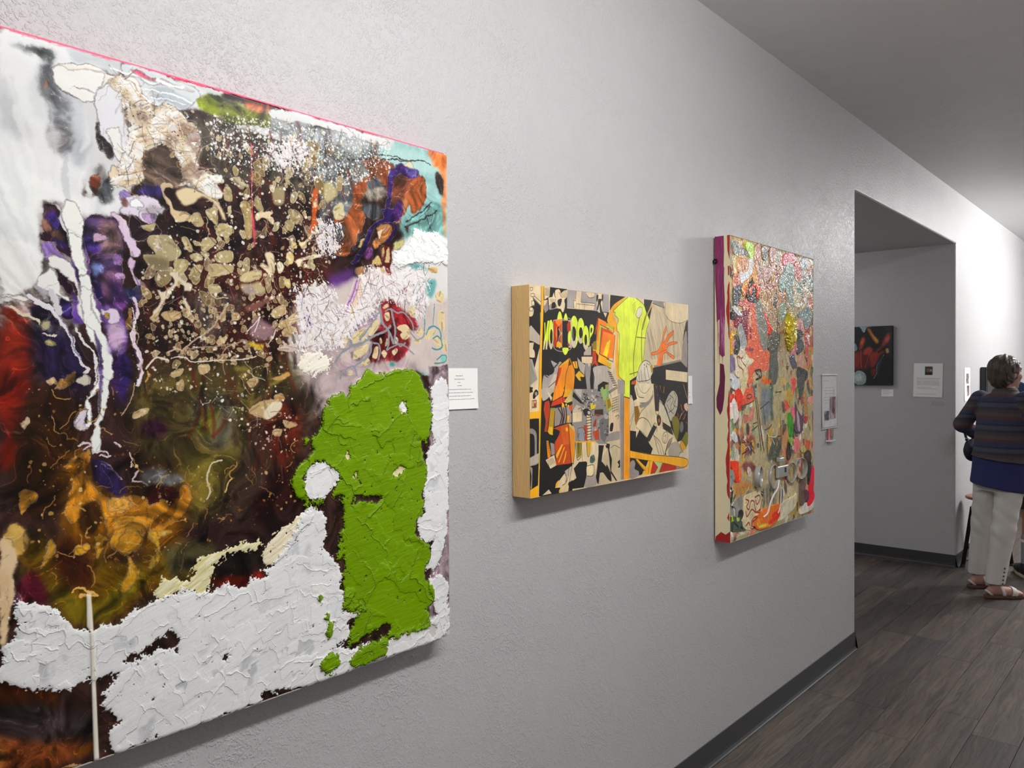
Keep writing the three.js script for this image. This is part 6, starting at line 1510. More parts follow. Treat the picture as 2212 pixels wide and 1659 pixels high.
const P3 = [
[0,0,10,0,71,688,234,664,497,578,553,578,542,782,508,950,335,935,90,820],
[0,1,8,0,362,361,518,355,540,462,465,578,372,577,362,444],
[0,2,8,0,274,576,399,577,404,731,388,796,309,791,284,683],
[0,3,6,0,300,623,367,620,404,669,367,742,325,771,294,713],
[0,4,4,0,388,603,420,604,409,687,420,745,393,748],
[0,5,8,0,361,812,442,832,497,820,508,892,458,933,366,925,346,858],
[0,6,6,0,519,803,576,806,588,921,519,929],
[0,7,6,0,264,123,487,102,487,249,264,263],
[0,8,6,0,264,117,328,90,429,89,476,114,476,163,383,181,284,183],
[0,9,5,0,414,19,540,35,519,110,466,106],
[0,10,5,0,733,59,841,48,853,226,780,231,732,135],
[0,11,4,0,28,11,152,-3,519,16,541,17,519,50,265,64,28,63],
[0,12,4,0,828,18,890,16,890,108,841,122],
[0,13,6,0,774,349,884,324,884,424,774,449],
[0,14,5,0,774,449,884,424,884,526,816,533,780,503],
[0,15,6,0,362,440,413,422,387,548,362,548],
[0,16,5,0,756,651,793,642,831,772,781,746],
[0,17,5,0,53,728,99,722,118,760,108,807,53,803],
[0,18,4,0,44,829,108,829,118,875,53,872],
[0,19,6,0,99,806,204,806,234,850,194,885,108,879],
[0,20,5,0,99,915,214,925,233,952,175,971,127,950],
[0,21,6,0,34,978,117,990,213,1017,136,1042,43,1039],
[0,22,6,0,485,1065,611,1051,670,1114,553,1159,485,1186,430,1189,441,1122],
[0,23,6,0,283,1033,441,1051,458,1128,314,1115],
[0,24,4,0,611,1203,634,1151,694,1121,718,1143,694,1203],
[0,25,3,0,-16,1172,136,1202,136,1212,-16,1204],
[0,26,2,0,136,1177,223,1198,243,1205,213,1216,155,1207],
[9,1,0,0],
[0,27,1,14,79,462,133,417,152,270,235,265,245,325,264,385,283,437,342,457,352,486,337,527,216,536,206,576,133,575,97,575,151,528,197,498,124,469],
[0,28,1,14,99,624,195,617,219,660,146,674,99,679],
[0,29,1,12,88,255,217,246,235,265,88,274],
[0,30,1,22,240,265,303,265,323,305,347,361,342,424,322,443,293,425,264,377,245,317],
[0,31,1,18,318,284,352,311,403,359,418,369,367,379,352,340,327,311],
[0,32,1,16,53,325,124,299,151,310,147,417,124,382,97,356,62,365,44,354],
[0,33,1,30,66,369,93,354,119,382,144,425,106,455,88,461,75,403],
[0,34,1,45,40,480,79,456,119,459,151,484,202,498,133,526,79,557,44,547,35,509],
[0,35,1,25,79,547,142,526,151,575,97,575],
[0,36,1,25,90,575,147,575,137,604,113,634,99,632,90,595],
[0,37,1,30,5,547,61,574,1,574],
[0,38,1,50,-5,574,63,574,76,595,53,617,8,606,-9,590],
[0,39,1,40,161,182,226,169,264,184,264,225,240,247,170,245,152,215],
[0,40,1,52,193,188,231,175,264,194,255,223,235,231,231,197,207,191,193,216,175,223,175,205],
[0,41,1,30,143,16,194,12,212,26,212,70,194,80,161,59,143,42],
[0,42,1,30,28,30,67,23,89,38,143,46,143,73,102,86,63,78,32,66],
[0,43,1,16,28,90,63,80,62,144,32,147],
[0,44,1,42,67,85,125,75,161,91,161,111,125,136,98,145,67,132],
[0,45,1,30,71,147,152,128,170,82,203,87,207,122,161,155,107,179,71,167],
[0,46,1,32,28,159,67,151,84,181,67,200,27,203],
[0,47,1,22,32,208,98,192,125,178,97,227,62,276,27,278],
[0,48,1,26,125,178,198,143,217,138,161,178,143,221,124,229,106,207],
[0,49,1,20,217,97,245,115,255,167,217,166,207,128],
[0,50,1,30,231,24,274,8,284,46,274,92,245,107,217,81],
[0,51,1,30,294,20,328,8,363,21,353,55,313,63,294,43],
[0,52,1,24,383,14,434,8,429,42,409,78,383,68],
[0,53,1,30,541,20,629,8,652,23,640,55,601,46,551,64,530,53],
[0,54,1,24,562,80,595,55,640,68,652,98,629,157,640,218,606,224,551,150],
[0,55,1,22,508,115,551,98,557,150,519,183,487,173,487,138],
[0,56,1,34,663,48,715,38,738,67,732,104,692,123,657,102],
[0,57,1,28,733,28,780,9,816,23,810,47,744,62],
[0,58,1,18,640,130,686,121,697,187,651,204,640,165],
[0,59,1,20,692,148,738,135,756,187,721,208,692,190],
[0,60,1,22,651,186,721,183,738,234,651,239],
[0,61,1,14,492,249,557,245,551,297,492,317],
[0,62,1,28,686,321,732,290,774,340,774,363,732,353,686,344],
[0,63,1,30,686,370,721,351,762,368,721,391,703,414],
[0,64,1,34,686,410,732,393,768,426,732,450,703,461,680,451],
[0,65,1,24,697,477,744,461,792,494,780,526,709,528],
[0,66,1,26,697,528,756,531,804,544,792,580,703,580],
[0,67,1,22,694,580,768,580,762,627,725,667,707,626],
[0,68,1,16,388,389,429,379,476,390,486,411,455,463,465,527,444,578,382,577,377,527,393,464,367,444],
[0,69,1,18,709,280,841,241,853,295,798,339,762,304],
[0,70,1,26,629,434,674,415,663,460,623,474],
[0,71,1,26,600,474,645,469,657,504,640,526,612,500],
[0,72,1,26,-7,410,22,401,27,424,18,467,1,471],
[0,73,1,36,14,428,31,416,44,431,31,451,18,440],
[0,74,1,24,35,412,62,400,79,434,61,466,35,466],
[0,75,1,34,1,310,36,302,49,315,31,331,6,331],
[0,76,1,34,19,290,44,281,80,298,102,312,62,313],
[0,77,1,30,5,386,36,378,44,393,14,401],
[0,78,1,22,-3,486,22,482,31,528,5,545],
[0,79,1,34,44,627,72,615,104,642,99,673,76,695,53,672],
[0,80,1,30,-5,640,26,634,26,661,-1,662],
[0,81,1,30,8,668,35,659,62,704,62,725,26,747,17,727,-10,729],
[0,82,1,36,12,795,39,788,57,818,39,825,17,815],
[0,83,1,44,565,638,599,624,623,657,611,693,588,697,565,674],
[0,84,1,30,582,743,617,740,634,777,634,809,617,838,593,821],
[0,85,1,30,664,691,694,724,731,749,756,745,743,811,706,823,664,802,670,746],
[0,86,1,42,682,728,706,757,719,809,694,813,682,766],
[0,87,1,24,542,673,565,683,588,706,553,714],
[0,88,1,24,623,579,664,579,658,616,635,653,629,616],
[0,89,1,28,611,721,646,708,658,746,635,754],
[0,90,1,36,658,857,700,855,719,894,670,916,652,898],
[0,91,1,30,737,905,768,893,793,914,768,924,743,919],
[0,92,1,24,774,756,812,757,812,781,787,785],
[0,93,1,24,825,672,876,663,876,692,838,696],
[0,94,1,24,793,871,844,879,831,917,799,914],
[0,95,1,34,576,875,599,872,605,927,582,941,564,924],
[0,96,1,28,588,843,623,850,628,883,593,862],
[0,97,1,26,780,927,844,925,857,967,793,966],
[0,98,1,40,-10,905,62,911,80,950,75,980,34,978,16,940],
[0,99,1,26,-19,944,12,939,25,973,-2,1000,-24,988],
[0,100,1,22,52,1057,89,1053,98,1083,70,1116,20,1121,-2,1086,16,1076],
[0,101,1,40,70,1108,98,1107,107,1127,89,1143,70,1128],
[0,102,1,24,-2,1126,70,1140,117,1170,126,1192,70,1187,7,1174],
[0,103,1,34,-7,1122,11,1120,16,1139,-2,1138],
[0,104,1,34,52,1134,75,1135,75,1145,56,1145],
[0,105,1,26,136,1063,213,1055,263,1057,294,1086,283,1115,263,1153,223,1162,213,1188,155,1186,117,1159,126,1103],
[0,106,1,55,228,1161,283,1141,345,1132,463,1134,474,1162,457,1186,398,1207,324,1209,263,1204,228,1186],
[0,107,1,32,485,1163,530,1129,634,1119,658,1112,646,1162,541,1193,485,1199,474,1189],
[0,108,1,36,731,1182,793,1166,883,1153,909,1171,857,1203,731,1206],
[0,109,1,40,831,1008,883,1008,889,1057,883,1110,896,1140,857,1169,812,1164,831,1094],
[0,110,1,24,718,1068,768,1035,793,1076,768,1125,793,1142,743,1165,718,1133],
[0,111,1,26,768,1106,818,1112,825,1146,793,1157],
[0,112,1,26,818,978,857,981,850,1034,825,1074,812,1035],
[9,2,0,0],
[2,113,5,0,313,129,333,102,363,91,393,101,383,139,353,179,323,165,313,129],
[2,113,5,0,353,117,373,123,363,162,348,157],
[2,113,5,0,284,132,264,166,293,182,293,233],
[2,113,5,0,403,100,455,107,471,144,455,169,408,166,383,193,353,179],
[2,113,5,0,424,108,450,129,434,160],
[2,113,5,0,476,169,471,221,450,252],
[2,113,5,0,383,225,403,219,398,255],
[2,113,5,0,333,193,363,220,352,258],
[2,113,5,0,455,27,481,58,445,83,481,75,513,89],
[2,113,5,0,497,197,551,206,595,242],
[2,113,5,0,744,139,762,192,780,231],
[2,113,5,0,44,489,57,480,79,485,101,504,133,522],
[2,113,5,0,53,485,61,518,101,534,106,548],
[2,113,5,0,61,487,97,487,106,483],
[2,113,6,0,136,1067,165,1079,145,1097,165,1112,184,1081,213,1085,223,1107,233,1130,263,1138,273,1126,233,1134,194,1116,164,1133,145,1139,136,1117],
[2,113,6,0,223,1069,263,1065,273,1084,243,1101,228,1082],
[2,113,6,0,136,1177,164,1166,174,1180],
[2,113,6,0,184,1194,193,1166,223,1151,243,1156,203,1168,198,1186,223,1196,193,1198],
[2,113,6,0,294,1086,283,1115,263,1142],
[2,114,4,0,408,267,429,308,486,339,444,362],
[2,114,4,0,465,263,476,284,429,316],
[2,115,7,0,219,618,234,664,264,767,289,876],
[2,115,7,0,234,618,249,665,284,768,314,878],
[2,116,7,0,242,639,276,751,304,855],
[2,117,8,0,200,588,214,618,224,643,234,622,224,605],
[0,118,1,0,229,631,249,625,254,644,239,650],
[2,119,5,0,147,643,175,636,200,643,175,654,151,652],
[2,119,5,0,90,683,166,675,219,664],
[2,119,5,0,284,700,377,671],
[2,119,5,0,199,789,254,771],
[2,119,5,0,214,761,249,756],
[2,119,5,0,335,793,377,786,399,774],
[2,119,5,0,356,816,409,830,463,829,497,829],
[2,119,5,0,442,633,508,632],
[2,119,5,0,497,735,508,915],
[2,119,5,0,315,697,335,771],
[2,120,6,0,361,807,377,823,442,830,464,824],
[2,120,6,0,377,834,388,861],
[2,120,6,0,409,836,431,860],
[2,121,5,0,455,251,465,335,455,442,465,527],
[2,121,5,0,393,464,377,527,382,569],
[2,122,14,0,170,275,170,305],
[2,122,14,0,184,356,186,400],
[2,123,14,0,179,308,184,352],
[2,124,3,0,207,407,206,528],
[0,125,2,0,133,449,207,443,207,459,151,456],
[2,126,9,0,230,540,283,536,293,564,244,576],
[2,126,8,0,240,548,278,562],
[2,127,18,0,302,576,332,564],
[0,128,1,0,295,576,388,577,383,594,315,592],
[2,129,8,0,93,83,98,141],
[2,129,8,0,125,83,120,137],
[2,129,8,0,143,93,125,126],
[2,130,7,0,36,166,36,200],
[2,130,7,0,54,160,53,201],
[2,131,14,0,152,195,133,222],
[2,132,14,0,253,1168,283,1196,366,1200],
[2,133,10,0,243,1182,263,1198,324,1200],
[2,134,18,0,398,1171,457,1160,463,1178,361,1195],
[2,135,14,0,71,924,75,974],
[2,136,7,0,474,1157,485,1127,519,1105],
[2,137,8,0,7,1011,16,1036],
[2,137,8,0,-2,1038,7,1059,-7,1069],
[2,137,8,0,20,1021,11,1052],
[2,137,8,0,34,1050,43,1039],
[2,137,8,0,7,1079,34,1091],
[2,137,8,0,25,1146,61,1168],
[2,137,8,0,11,1144,11,1172],
[2,137,8,0,89,1174,107,1185],
[2,138,6,0,-11,997,7,1019],
[2,138,6,0,25,1065,11,1076],
[2,138,6,0,34,1119,29,1090],
[2,139,5,0,294,1039,299,1095],
[2,140,3,0,305,1042,309,1101],
[2,141,7,0,316,1046,320,1107],
[2,139,5,0,328,1049,331,1099],
[2,140,3,0,339,1044,342,1105],
[2,141,7,0,350,1047,353,1111],
[2,139,5,0,362,1051,364,1103],
[2,140,3,0,374,1054,375,1109],
[2,141,7,0,385,1049,386,1115],
[2,139,5,0,397,1053,397,1108],
[2,140,3,0,409,1056,409,1113],
[2,141,7,0,421,1060,420,1119],
[2,139,5,0,433,1054,431,1112],
[2,140,3,0,445,1058,443,1118],
[0,142,1,0,382,1097,398,1088,409,1102],
[0,143,1,0,288,1064,309,1066,309,1077,291,1073],
[2,144,6,0,283,1063,299,1055,319,1063],
[2,145,6,0,118,809,137,844,194,873],
[2,145,6,0,108,833,165,833,214,862],
[2,145,6,0,136,860,194,839],
[2,145,6,0,108,879,184,864,224,883],
[2,146,4,0,118,818,146,832],
[2,146,4,0,165,850,184,868],
[2,146,4,0,127,859,156,851],
[9,99,0,0]
];

// ------------------------------------------------------------------ mixed-media collage on a deep canvas: raised paint skins, grey plastic hoops, yellow foil
{
  const W = 900, H = 1225, PW = 0.905, PH = 1.232, D = 0.066, G = groups(P3), c = newCanvas(W, H, '#b3a685'), rand = rng(515);
  for (const r of G[0]) brush(r, P3_C, c, null);
  for (let i = 0; i < 900; i++) { const x = rand() * W, y = rand() * H, a = 1.57 + (rand() - 0.5) * 1.4, L = 6 + rand() * 26; c.strokeStyle = css([[90, 60, 50], [214, 204, 176], [120, 124, 110], [160, 90, 70], [60, 62, 60]][Math.floor(rand() * 5)], 0.25); c.lineWidth = 1 + rand() * 3; c.beginPath(); c.moveTo(x, y); c.quadraticCurveTo(x + (rand() - 0.5) * 16, y + Math.sin(a) * L / 2, x + Math.cos(a) * L, y + Math.sin(a) * L); c.stroke(); }
  // small torn bits and dabs between the scraps, thickest along the sides
  const bits = ['#6d706c', '#c9b690', '#b5655a', '#3c3e3c', '#d8d2c4', '#a8805c', '#8fa096', '#d08478', '#594640', '#c8a04c', '#8a4a48', '#e4ded0', '#73885c', '#505a60'].map(hex);
  for (let i = 0; i < 520; i++) { const side = rand(), x = side < 0.38 ? rand() ** 1.6 * 240 : side < 0.85 ? W - rand() ** 1.5 * 380 : rand() * W, y = rand() * H, a = 5 + rand() * 17, v = blob(x, y, a, a * (0.9 + 1.8 * rand()), (rand() - 0.5) * 1.2, rand, 7, 0.4); c.fillStyle = css(bits[Math.floor(rand() * bits.length)], 0.85); straightPath(c, v, 4); c.fill(); if (rand() < 0.4) { c.strokeStyle = 'rgba(40,32,28,0.6)'; c.lineWidth = 1.5; c.stroke(); } }
  for (let i = 0; i < 60; i++) { const x = 300 + rand() * 320, y = 60 + rand() * 420, v = blob(x, y, 10 + rand() * 30, 16 + rand() * 40, rand(), rand, 9, 0.35); c.strokeStyle = css([138, 70, 62], 0.55); c.lineWidth = 2 + rand() * 2.5; smoothPath(c, v, 4, true); c.stroke(); }
  warp(c, 4, 26, 5.5);
  for (const r of G[1]) { const n = (r.length - 4) / 2; let mx = 0, my = 0; for (let i = 4; i < r.length; i += 2) { mx += r[i] / n; my += r[i + 1] / n; } for (let i = 4; i < r.length; i += 2) { r[i] = mx + (r[i] - mx) * 1.14; r[i + 1] = my + (r[i + 1] - my) * 1.14; } }
  for (const r of G[1]) { const h = r[3]; r[3] = 0; brush(r, P3_C, c, null); r[3] = h; c.save(); smoothPath(c, r, 4, true); c.clip(); const b = box2([r]), col = hex(P3_C[r[1]]); for (let k = 0; k < 10; k++) { c.strokeStyle = css(mixc(col, rand() < 0.55 ? [245, 238, 225] : [40, 30, 28], 0.3 + 0.3 * rand()), 0.4); c.lineWidth = 1 + rand() * 5; const x = lerp(b[0], b[2], rand()), y = lerp(b[1], b[3], rand()); c.beginPath(); c.moveTo(x, y); c.quadraticCurveTo(x + (rand() - 0.5) * 20, y + 12, x + (rand() - 0.5) * 16, y + 10 + rand() * 40); c.stroke(); } c.restore(); }
  for (const r of G[2]) brush(r, P3_C, c, null);
  const im = c.getImageData(0, 0, W, H), d = im.data, ht = new Float32Array(W * H);
  for (let y = 0; y < H; y++) for (let x = 0; x < W; x++) { const i = y * W + x, m = 1 + 0.16 * fbm(x / 14, y / 20, 3); const l = (d[4 * i] + d[4 * i + 1] + d[4 * i + 2]) / 3; for (let k = 0; k < 3; k++) d[4 * i + k] = clamp((l + (d[4 * i + k] - l) * 1.3) * 1.06 * m, 0, 255); ht[i] = 0.0016 * fbm(x / 15, y / 24, 4) + 0.0006 * noise(x / 4, y / 5); }
  c.putImageData(im, 0, 0);
  const map = canvasTex(c), bump = floatTex(W, H, ht);
  const glossy = phys({ map, bumpMap: bump, bumpScale: 1, roughness: 0.26, specularIntensity: 0.6 });
  const root = thing('collage_canvas', 'upright collage canvas with raised paint scraps, grey plastic hoops and yellow foil', 'painting', [0.007, 0.905, -2.96]);
  // stretched canvas: slightly uneven face grid, then sides
  const NX = 90, NY = 122, face = new THREE.PlaneGeometry(PW, PH, NX, NY), fp = face.attributes.position;
  for (let i = 0; i < fp.count; i++) { const u = fp.getX(i) / PW + 0.5, v = fp.getY(i) / PH + 0.5, e = Math.min(u, 1 - u, v, 1 - v); fp.setZ(i, e < 0.001 ? -0.002 : 0.0012 + 0.003 * fbm(u * 22, v * 30, 3) * sstep(0, 0.03, e)); }
  face.computeVertexNormals(); face.rotateY(PI / 2).translate(D, PH / 2, -PW / 2);
  mesh('collage_ground', face, glossy, root);
  // left side: raw canvas with magenta and red strokes
  const s = newCanvas(140, 1225, '#e6d8b2'), sx = (v) => v * 140, sy = (v) => v * 1225;
  const stroke = (pts, col, a = 1) => { s.globalAlpha = a; straightPath(s, [0, 0, 0, 0, ...pts.flatMap(([u, v]) => [sx(u), sy(v)])], 4); s.fillStyle = col; s.fill(); s.globalAlpha = 1; };
  stroke([[0, 0], [0.6, 0], [0.62, 0.05], [0.58, 0.12], [0.66, 0.2], [0.68, 0.27], [0.62, 0.33], [0.66, 0.39], [0.5, 0.395], [0.3, 0.385], [0.32, 0.27], [0.14, 0.28], [0.1, 0.22], [0.02, 0.15]], '#862a5c');
  for (let i = 0; i < 60; i++) { const u = 0.08 + rand() * 0.5, v = rand() * 0.36; stroke([[u, v], [u + 0.02 + rand() * 0.05, v + 0.01], [u + 0.03, v + 0.05 + rand() * 0.06]], rand() < 0.5 ? '#6a1c44' : '#a8487e', 0.7); }
  for (let i = 0; i < 30; i++) { const u = 0.35 + rand() * 0.25, v = 0.26 + rand() * 0.1; stroke([[u, v], [u + 0.06, v], [u + 0.05, v + 0.04]], '#b878a0', 0.6); }
  stroke([[0.34, 0.415], [0.6, 0.42], [0.68, 0.46], [0.62, 0.53], [0.5, 0.57], [0.35, 0.585], [0.12, 0.56], [0.1, 0.53], [0.32, 0.48]], '#681a40');
  for (const [v0, v1, w] of [[0.15, 0.34, 0.16], [0.5, 0.66, 0.13], [0.62, 0.86, 0.19]]) { const L = [], Rr = []; for (let i = 0; i <= 16; i++) { const v = lerp(v0, v1, i / 16), k = Math.sin(PI * i / 16) ** 0.4; L.push([0.97 - w * k * (1 + 0.5 * noise(v * 60, 2)), v]); Rr.unshift([0.975 - 0.01 * noise(v * 90, 5), v]); } stroke([...L, ...Rr], '#ac2c1e'); }
  stroke([[0.82, 0], [1, 0], [0.97, 0.08], [0.84, 0.05]], '#a82a24'); stroke([[0.86, 0.1], [0.98, 0.1], [0.96, 0.13], [0.87, 0.13]], '#b03028'); stroke([[0.8, 0.92], [0.93, 0.9], [0.95, 0.93]], '#b02c28'); stroke([[0.05, 0.985], [0.4, 0.968], [0.7, 0.975], [1, 0.962], [1, 1], [0, 1]], '#a81c1c');
  const sideMap = canvasTex(s), sideGeo = new THREE.PlaneGeometry(D, PH).translate(D / 2, PH / 2, 0);
  mesh('canvas_side', sideGeo, std(0xffffff, 0.6, { map: sideMap }), root).userData.label = 'raw canvas side with magenta and red paint';
  const cream = std(new THREE.Color(0.62, 0.54, 0.37), 0.7);
  mesh('canvas_side', new THREE.PlaneGeometry(D, PH).rotateY(PI).translate(D / 2, PH / 2, -PW), cream, root);
  mesh('canvas_edge', new THREE.PlaneGeometry(D, PW).rotateX(-PI / 2).translate(D / 2, PH, -PW / 2), cream, root);
  mesh('canvas_edge', new THREE.PlaneGeometry(D, PW).rotateX(PI / 2).translate(D / 2, 0, -PW / 2), cream, root);
  for (const [w, h, l, y, z] of [[0.03, PH - 0.004, 0.04, PH / 2, -0.022], [0.03, PH - 0.004, 0.04, PH / 2, -PW + 0.022], [0.03, 0.04, PW - 0.09, 0.022, -PW / 2], [0.03, 0.04, PW - 0.09, PH - 0.022, -PW / 2]]) mesh('stretcher_bar', box(w, h, l, 0.016, y, z), std(new THREE.Color(0.5, 0.36, 0.22), 0.7), root);
  // raised scraps
  const loc = (x, y) => [x / W * PW, (1 - y / H) * PH];
  for (const r of G[1]) {
    const n = (r.length - 4) / 2, pts = []; const X = (i) => r[4 + 2 * ((i + n) % n)], Y = (i) => r[5 + 2 * ((i + n) % n)];
    for (let i = 0; i < n; i++) for (let k = 0; k < 3; k++) { const t = k / 3, a = [X(i), Y(i)], b = [X(i) + (X(i + 1) - X(i - 1)) / 6, Y(i) + (Y(i + 1) - Y(i - 1)) / 6], e = [X(i + 1) - (X(i + 2) - X(i)) / 6, Y(i + 1) - (Y(i + 2) - Y(i)) / 6], f = [X(i + 1), Y(i + 1)], u = 1 - t; const q = [0, 1].map((m) => u * u * u * a[m] + 3 * u * u * t * b[m] + 3 * u * t * t * e[m] + t * t * t * f[m]); const g = loc(clamp(q[0], 2, W - 2), clamp(q[1], 2, H - 2)); pts.push(new THREE.Vector2(...g)); }
    const h = r[3] * 1e-4, geo = new THREE.ExtrudeGeometry(new THREE.Shape(pts), { depth: h + 0.003, bevelEnabled: true, bevelThickness: 0.0012, bevelSize: 0.001, bevelOffset: -0.001, bevelSegments: 1, curveSegments: 1 });
    const p = geo.attributes.position, uv = geo.attributes.uv, seed = rand() * 50, tilt = (rand() - 0.5) * 0.06;
    const bb = new THREE.Box3().setFromBufferAttribute(p), cx = (bb.min.x + bb.max.x) / 2;
    for (let i = 0; i < p.count; i++) { uv.setXY(i, p.getX(i) / PW, p.getY(i) / PH); if (p.getZ(i) > 0.002) p.setZ(i, p.getZ(i) + 0.002 * fbm(p.getX(i) * 60 + seed, p.getY(i) * 60, 2) + tilt * (p.getX(i) - cx)); }
    geo.computeVertexNormals(); geo.rotateY(PI / 2).translate(D - 0.003, 0, 0);
    mesh('paint_scrap', geo, glossy, root);
  }
  // grey plastic hoops with a clip plate between them
  const grey = phys({ color: new THREE.Color(0.36, 0.36, 0.33), roughness: 0.25, clearcoat: 0.6 });
  function hoop(px, py, rad, depth, lean) { const [u, v] = loc(px, py); const prof = [[rad, -depth / 2], [rad + 0.003, -depth / 2 + 0.001], [rad + 0.0035, 0], [rad + 0.003, depth / 2 - 0.001], [rad, depth / 2], [rad - 0.001, 0], [rad, -depth / 2]].map(([a, b]) => new THREE.Vector2(a, b)); const g = new THREE.LatheGeometry(prof, 36).rotateX(PI / 2).rotateY(lean).rotateY(PI / 2).translate(D + depth / 2 + 0.004, v, -u); mesh('plastic_hoop', g, grey, root); }
  hoop(236, 983, 0.042, 0.022, 0.25); hoop(694, 990, 0.046, 0.02, -0.2); hoop(400, 1000, 0.05, 0.012, 0.1); hoop(596, 1000, 0.044, 0.012, -0.1);
  { const [u, v] = loc(490, 985); mesh('plastic_clip', rbox(0.014, 0.052, 0.12, 0.005, D + 0.012, v, -u), grey, root); mesh('plastic_clip', rbox(0.02, 0.02, 0.05, 0.005, D + 0.016, v + 0.055, -u + 0.03), grey, root); mesh('clip_slot', rbox(0.003, 0.022, 0.016, 0.001, D + 0.0195, v + 0.006, -u - 0.02), std(0x16140f, 0.5), root); }
  { const tp = [[455, 1020], [430, 1050], [380, 1080], [360, 1110], [345, 1150], [300, 1165]].map(([x, y], i) => { const [u, v] = loc(x, y); return new THREE.Vector3(D + 0.012 + 0.006 * Math.sin(i), v, -u); }); mesh('white_cord', new THREE.TubeGeometry(new THREE.CatmullRomCurve3(tp), 30, 0.0042, 8), phys({ color: 0xe4e2dc, roughness: 0.3 }), root);
    const t2 = [[470, 1040], [472, 1090], [462, 1140], [440, 1165]].map(([x, y]) => { const [u, v] = loc(x, y); return new THREE.Vector3(D + 0.014, v, -u); }); mesh('white_cord', new THREE.TubeGeometry(new THREE.CatmullRomCurve3(t2), 24, 0.003, 8), phys({ color: 0xd8d4c8, roughness: 0.3 }), root); }
  { // crumpled yellow foil
    const [u, v] = loc(592, 365), g = new THREE.SphereGeometry(1, 56, 72), p = g.attributes.position;
    for (let i = 0; i < p.count; i++) { const x = p.getX(i), y = p.getY(i), z = p.getZ(i); const k = 1 + 0.34 * (1 - 2 * Math.abs(fbm(x * 3 + 7, y * 4 + z * 2, 3))) * 0.8 + 0.16 * Math.abs(noise(x * 8, y * 9 + z * 5)) - 0.25; const taper = 1 - 0.3 * (y < 0 ? -y : 0); p.setXYZ(i, Math.max(0, x) * 0.034 * k, y * 0.083 * k, z * 0.048 * k * taper); }
    g.computeVertexNormals(); g.translate(D + 0.001, v, -u); mesh('foil_crumple', g, phys({ color: new THREE.Color(0.72, 0.56, 0.04), roughness: 0.3, metalness: 0.35, clearcoat: 0.5 }), root).userData.label = 'crumpled yellow foil';
  }
  mesh('hanging_hook', new THREE.TorusGeometry(0.008, 0.0025, 8, 18).translate(0.004, PH - 0.1, 0.004), std(0x1a1a1a, 0.4, { metalness: 0.8 }), root);
}

// ------------------------------------------------------------------ dark still-life canvas in the passage: shapes in its own texture pixels
const P4_C = '#17181a #26282e #5c1a14 #8a2a1c #9a3420 #c4603a #a83e28 #8c2c20 #3a0f0c #96342a #b8564a #b06a22 #d8923c #c88a4c #7a1e16 #8c2a20 #b8604c #a0665c #90a4b4 #2c3a4a #8a9a98 #b4c0bc #c4d0ce #7c90a0 #8aa0a8 #c4d4d8 #a04a28 #8c8c8c'.split(' ');
const P4 = [
[1,0,0,0,-172,-26,522,4,517,638,-172,642],
[0,1,20,0,424,13,522,4,516,344,449,251],
[0,2,14,0,54,282,184,271,311,247,305,380,255,459,113,472,54,437],
[0,3,12,0,119,296,178,284,178,405,133,445],
[0,4,8,0,171,244,184,150,210,111,235,125,229,178,197,244],
[0,5,6,0,184,184,203,131,222,131,210,191],
[0,6,8,0,216,272,248,232,286,220,311,254,286,300,223,305],
[0,7,9,0,324,301,362,248,411,217,399,263,436,277,387,315,349,394,324,407,305,340],
[0,8,5,0,362,275,399,249,405,269,368,295],
[0,9,9,0,405,197,424,145,467,74,491,94,479,166,436,211,411,230],
[0,10,7,0,436,158,467,100,485,127,461,179],
[0,11,6,0,254,26,286,27,324,95,374,150,368,182,343,182,299,114],
[0,12,5,0,286,54,311,88,355,149,361,169,330,142],
[0,13,4,0,445,250,467,238,479,271,467,297,449,283],
[0,14,7,0,299,473,349,460,343,513,318,540,299,513],
[0,15,10,0,286,300,362,301,337,420,299,446],
[2,16,5,0,190,258,191,352,197,446],
[2,17,3,0,280,286,254,379,235,446],
[2,18,4,0,430,309,387,368,355,434,356,500,324,566],
[0,19,7,0,374,381,424,322,393,408,368,500,356,546],
[0,20,3,0,107,539,133,492,184,479,235,513,248,573,223,626,159,637,107,600],
[0,21,9,0,133,526,184,513,210,560,171,600,133,580],
[2,22,3,0,120,512,171,489,229,513],
[0,23,3,0,67,214,132,182,152,243,119,269,67,268],
[0,24,3,0,184,-4,305,1,254,12,222,65,190,23],
[2,25,3,0,197,3,222,58,241,5],
[0,2,16,0,-105,196,28,132,54,336,-38,471,-132,401],
[0,20,4,0,-105,25,-38,7,-25,82,-92,87],
[0,26,8,0,-78,470,15,444,28,525,-65,553],
[2,27,2,0,467,625,492,622]
];

// ------------------------------------------------------------------ dark canvas, cards and papers on the passage wall; cards on the painted wall
function textRows(x, rows, col = 'rgba(70,70,74,0.8)') {   // print too small to read: word-shaped marks
  const rand = rng(rows.length * 77 + 5); x.fillStyle = col;
  for (const [x0, x1, y, h] of rows) { let u = x0; while (u < x1) { const w = h * (1.2 + rand() * 3.2); for (let k = 0; k < w / (h * 0.55); k++) { const hh = h * (0.55 + rand() * 0.45); x.fillRect(u + k * h * 0.55, y - hh, h * 0.38, hh * (0.7 + 0.3 * rand())); } u += w + h * 0.5; } }
}
function paperSheet(w, h, curl = 0.002) { const g = new THREE.PlaneGeometry(w, h, 8, 8), p = g.attributes.position; for (let i = 0; i < p.count; i++) { const u = p.getX(i) / w, v = p.getY(i) / h; p.setZ(i, 0.0012 + curl * (u * u * 1.6 + (v < 0 ? v * v * 3 : 0))); } g.computeVertexNormals(); return g; }
function onWall(g) { return g.rotateY(PI / 2); }           // faces +x
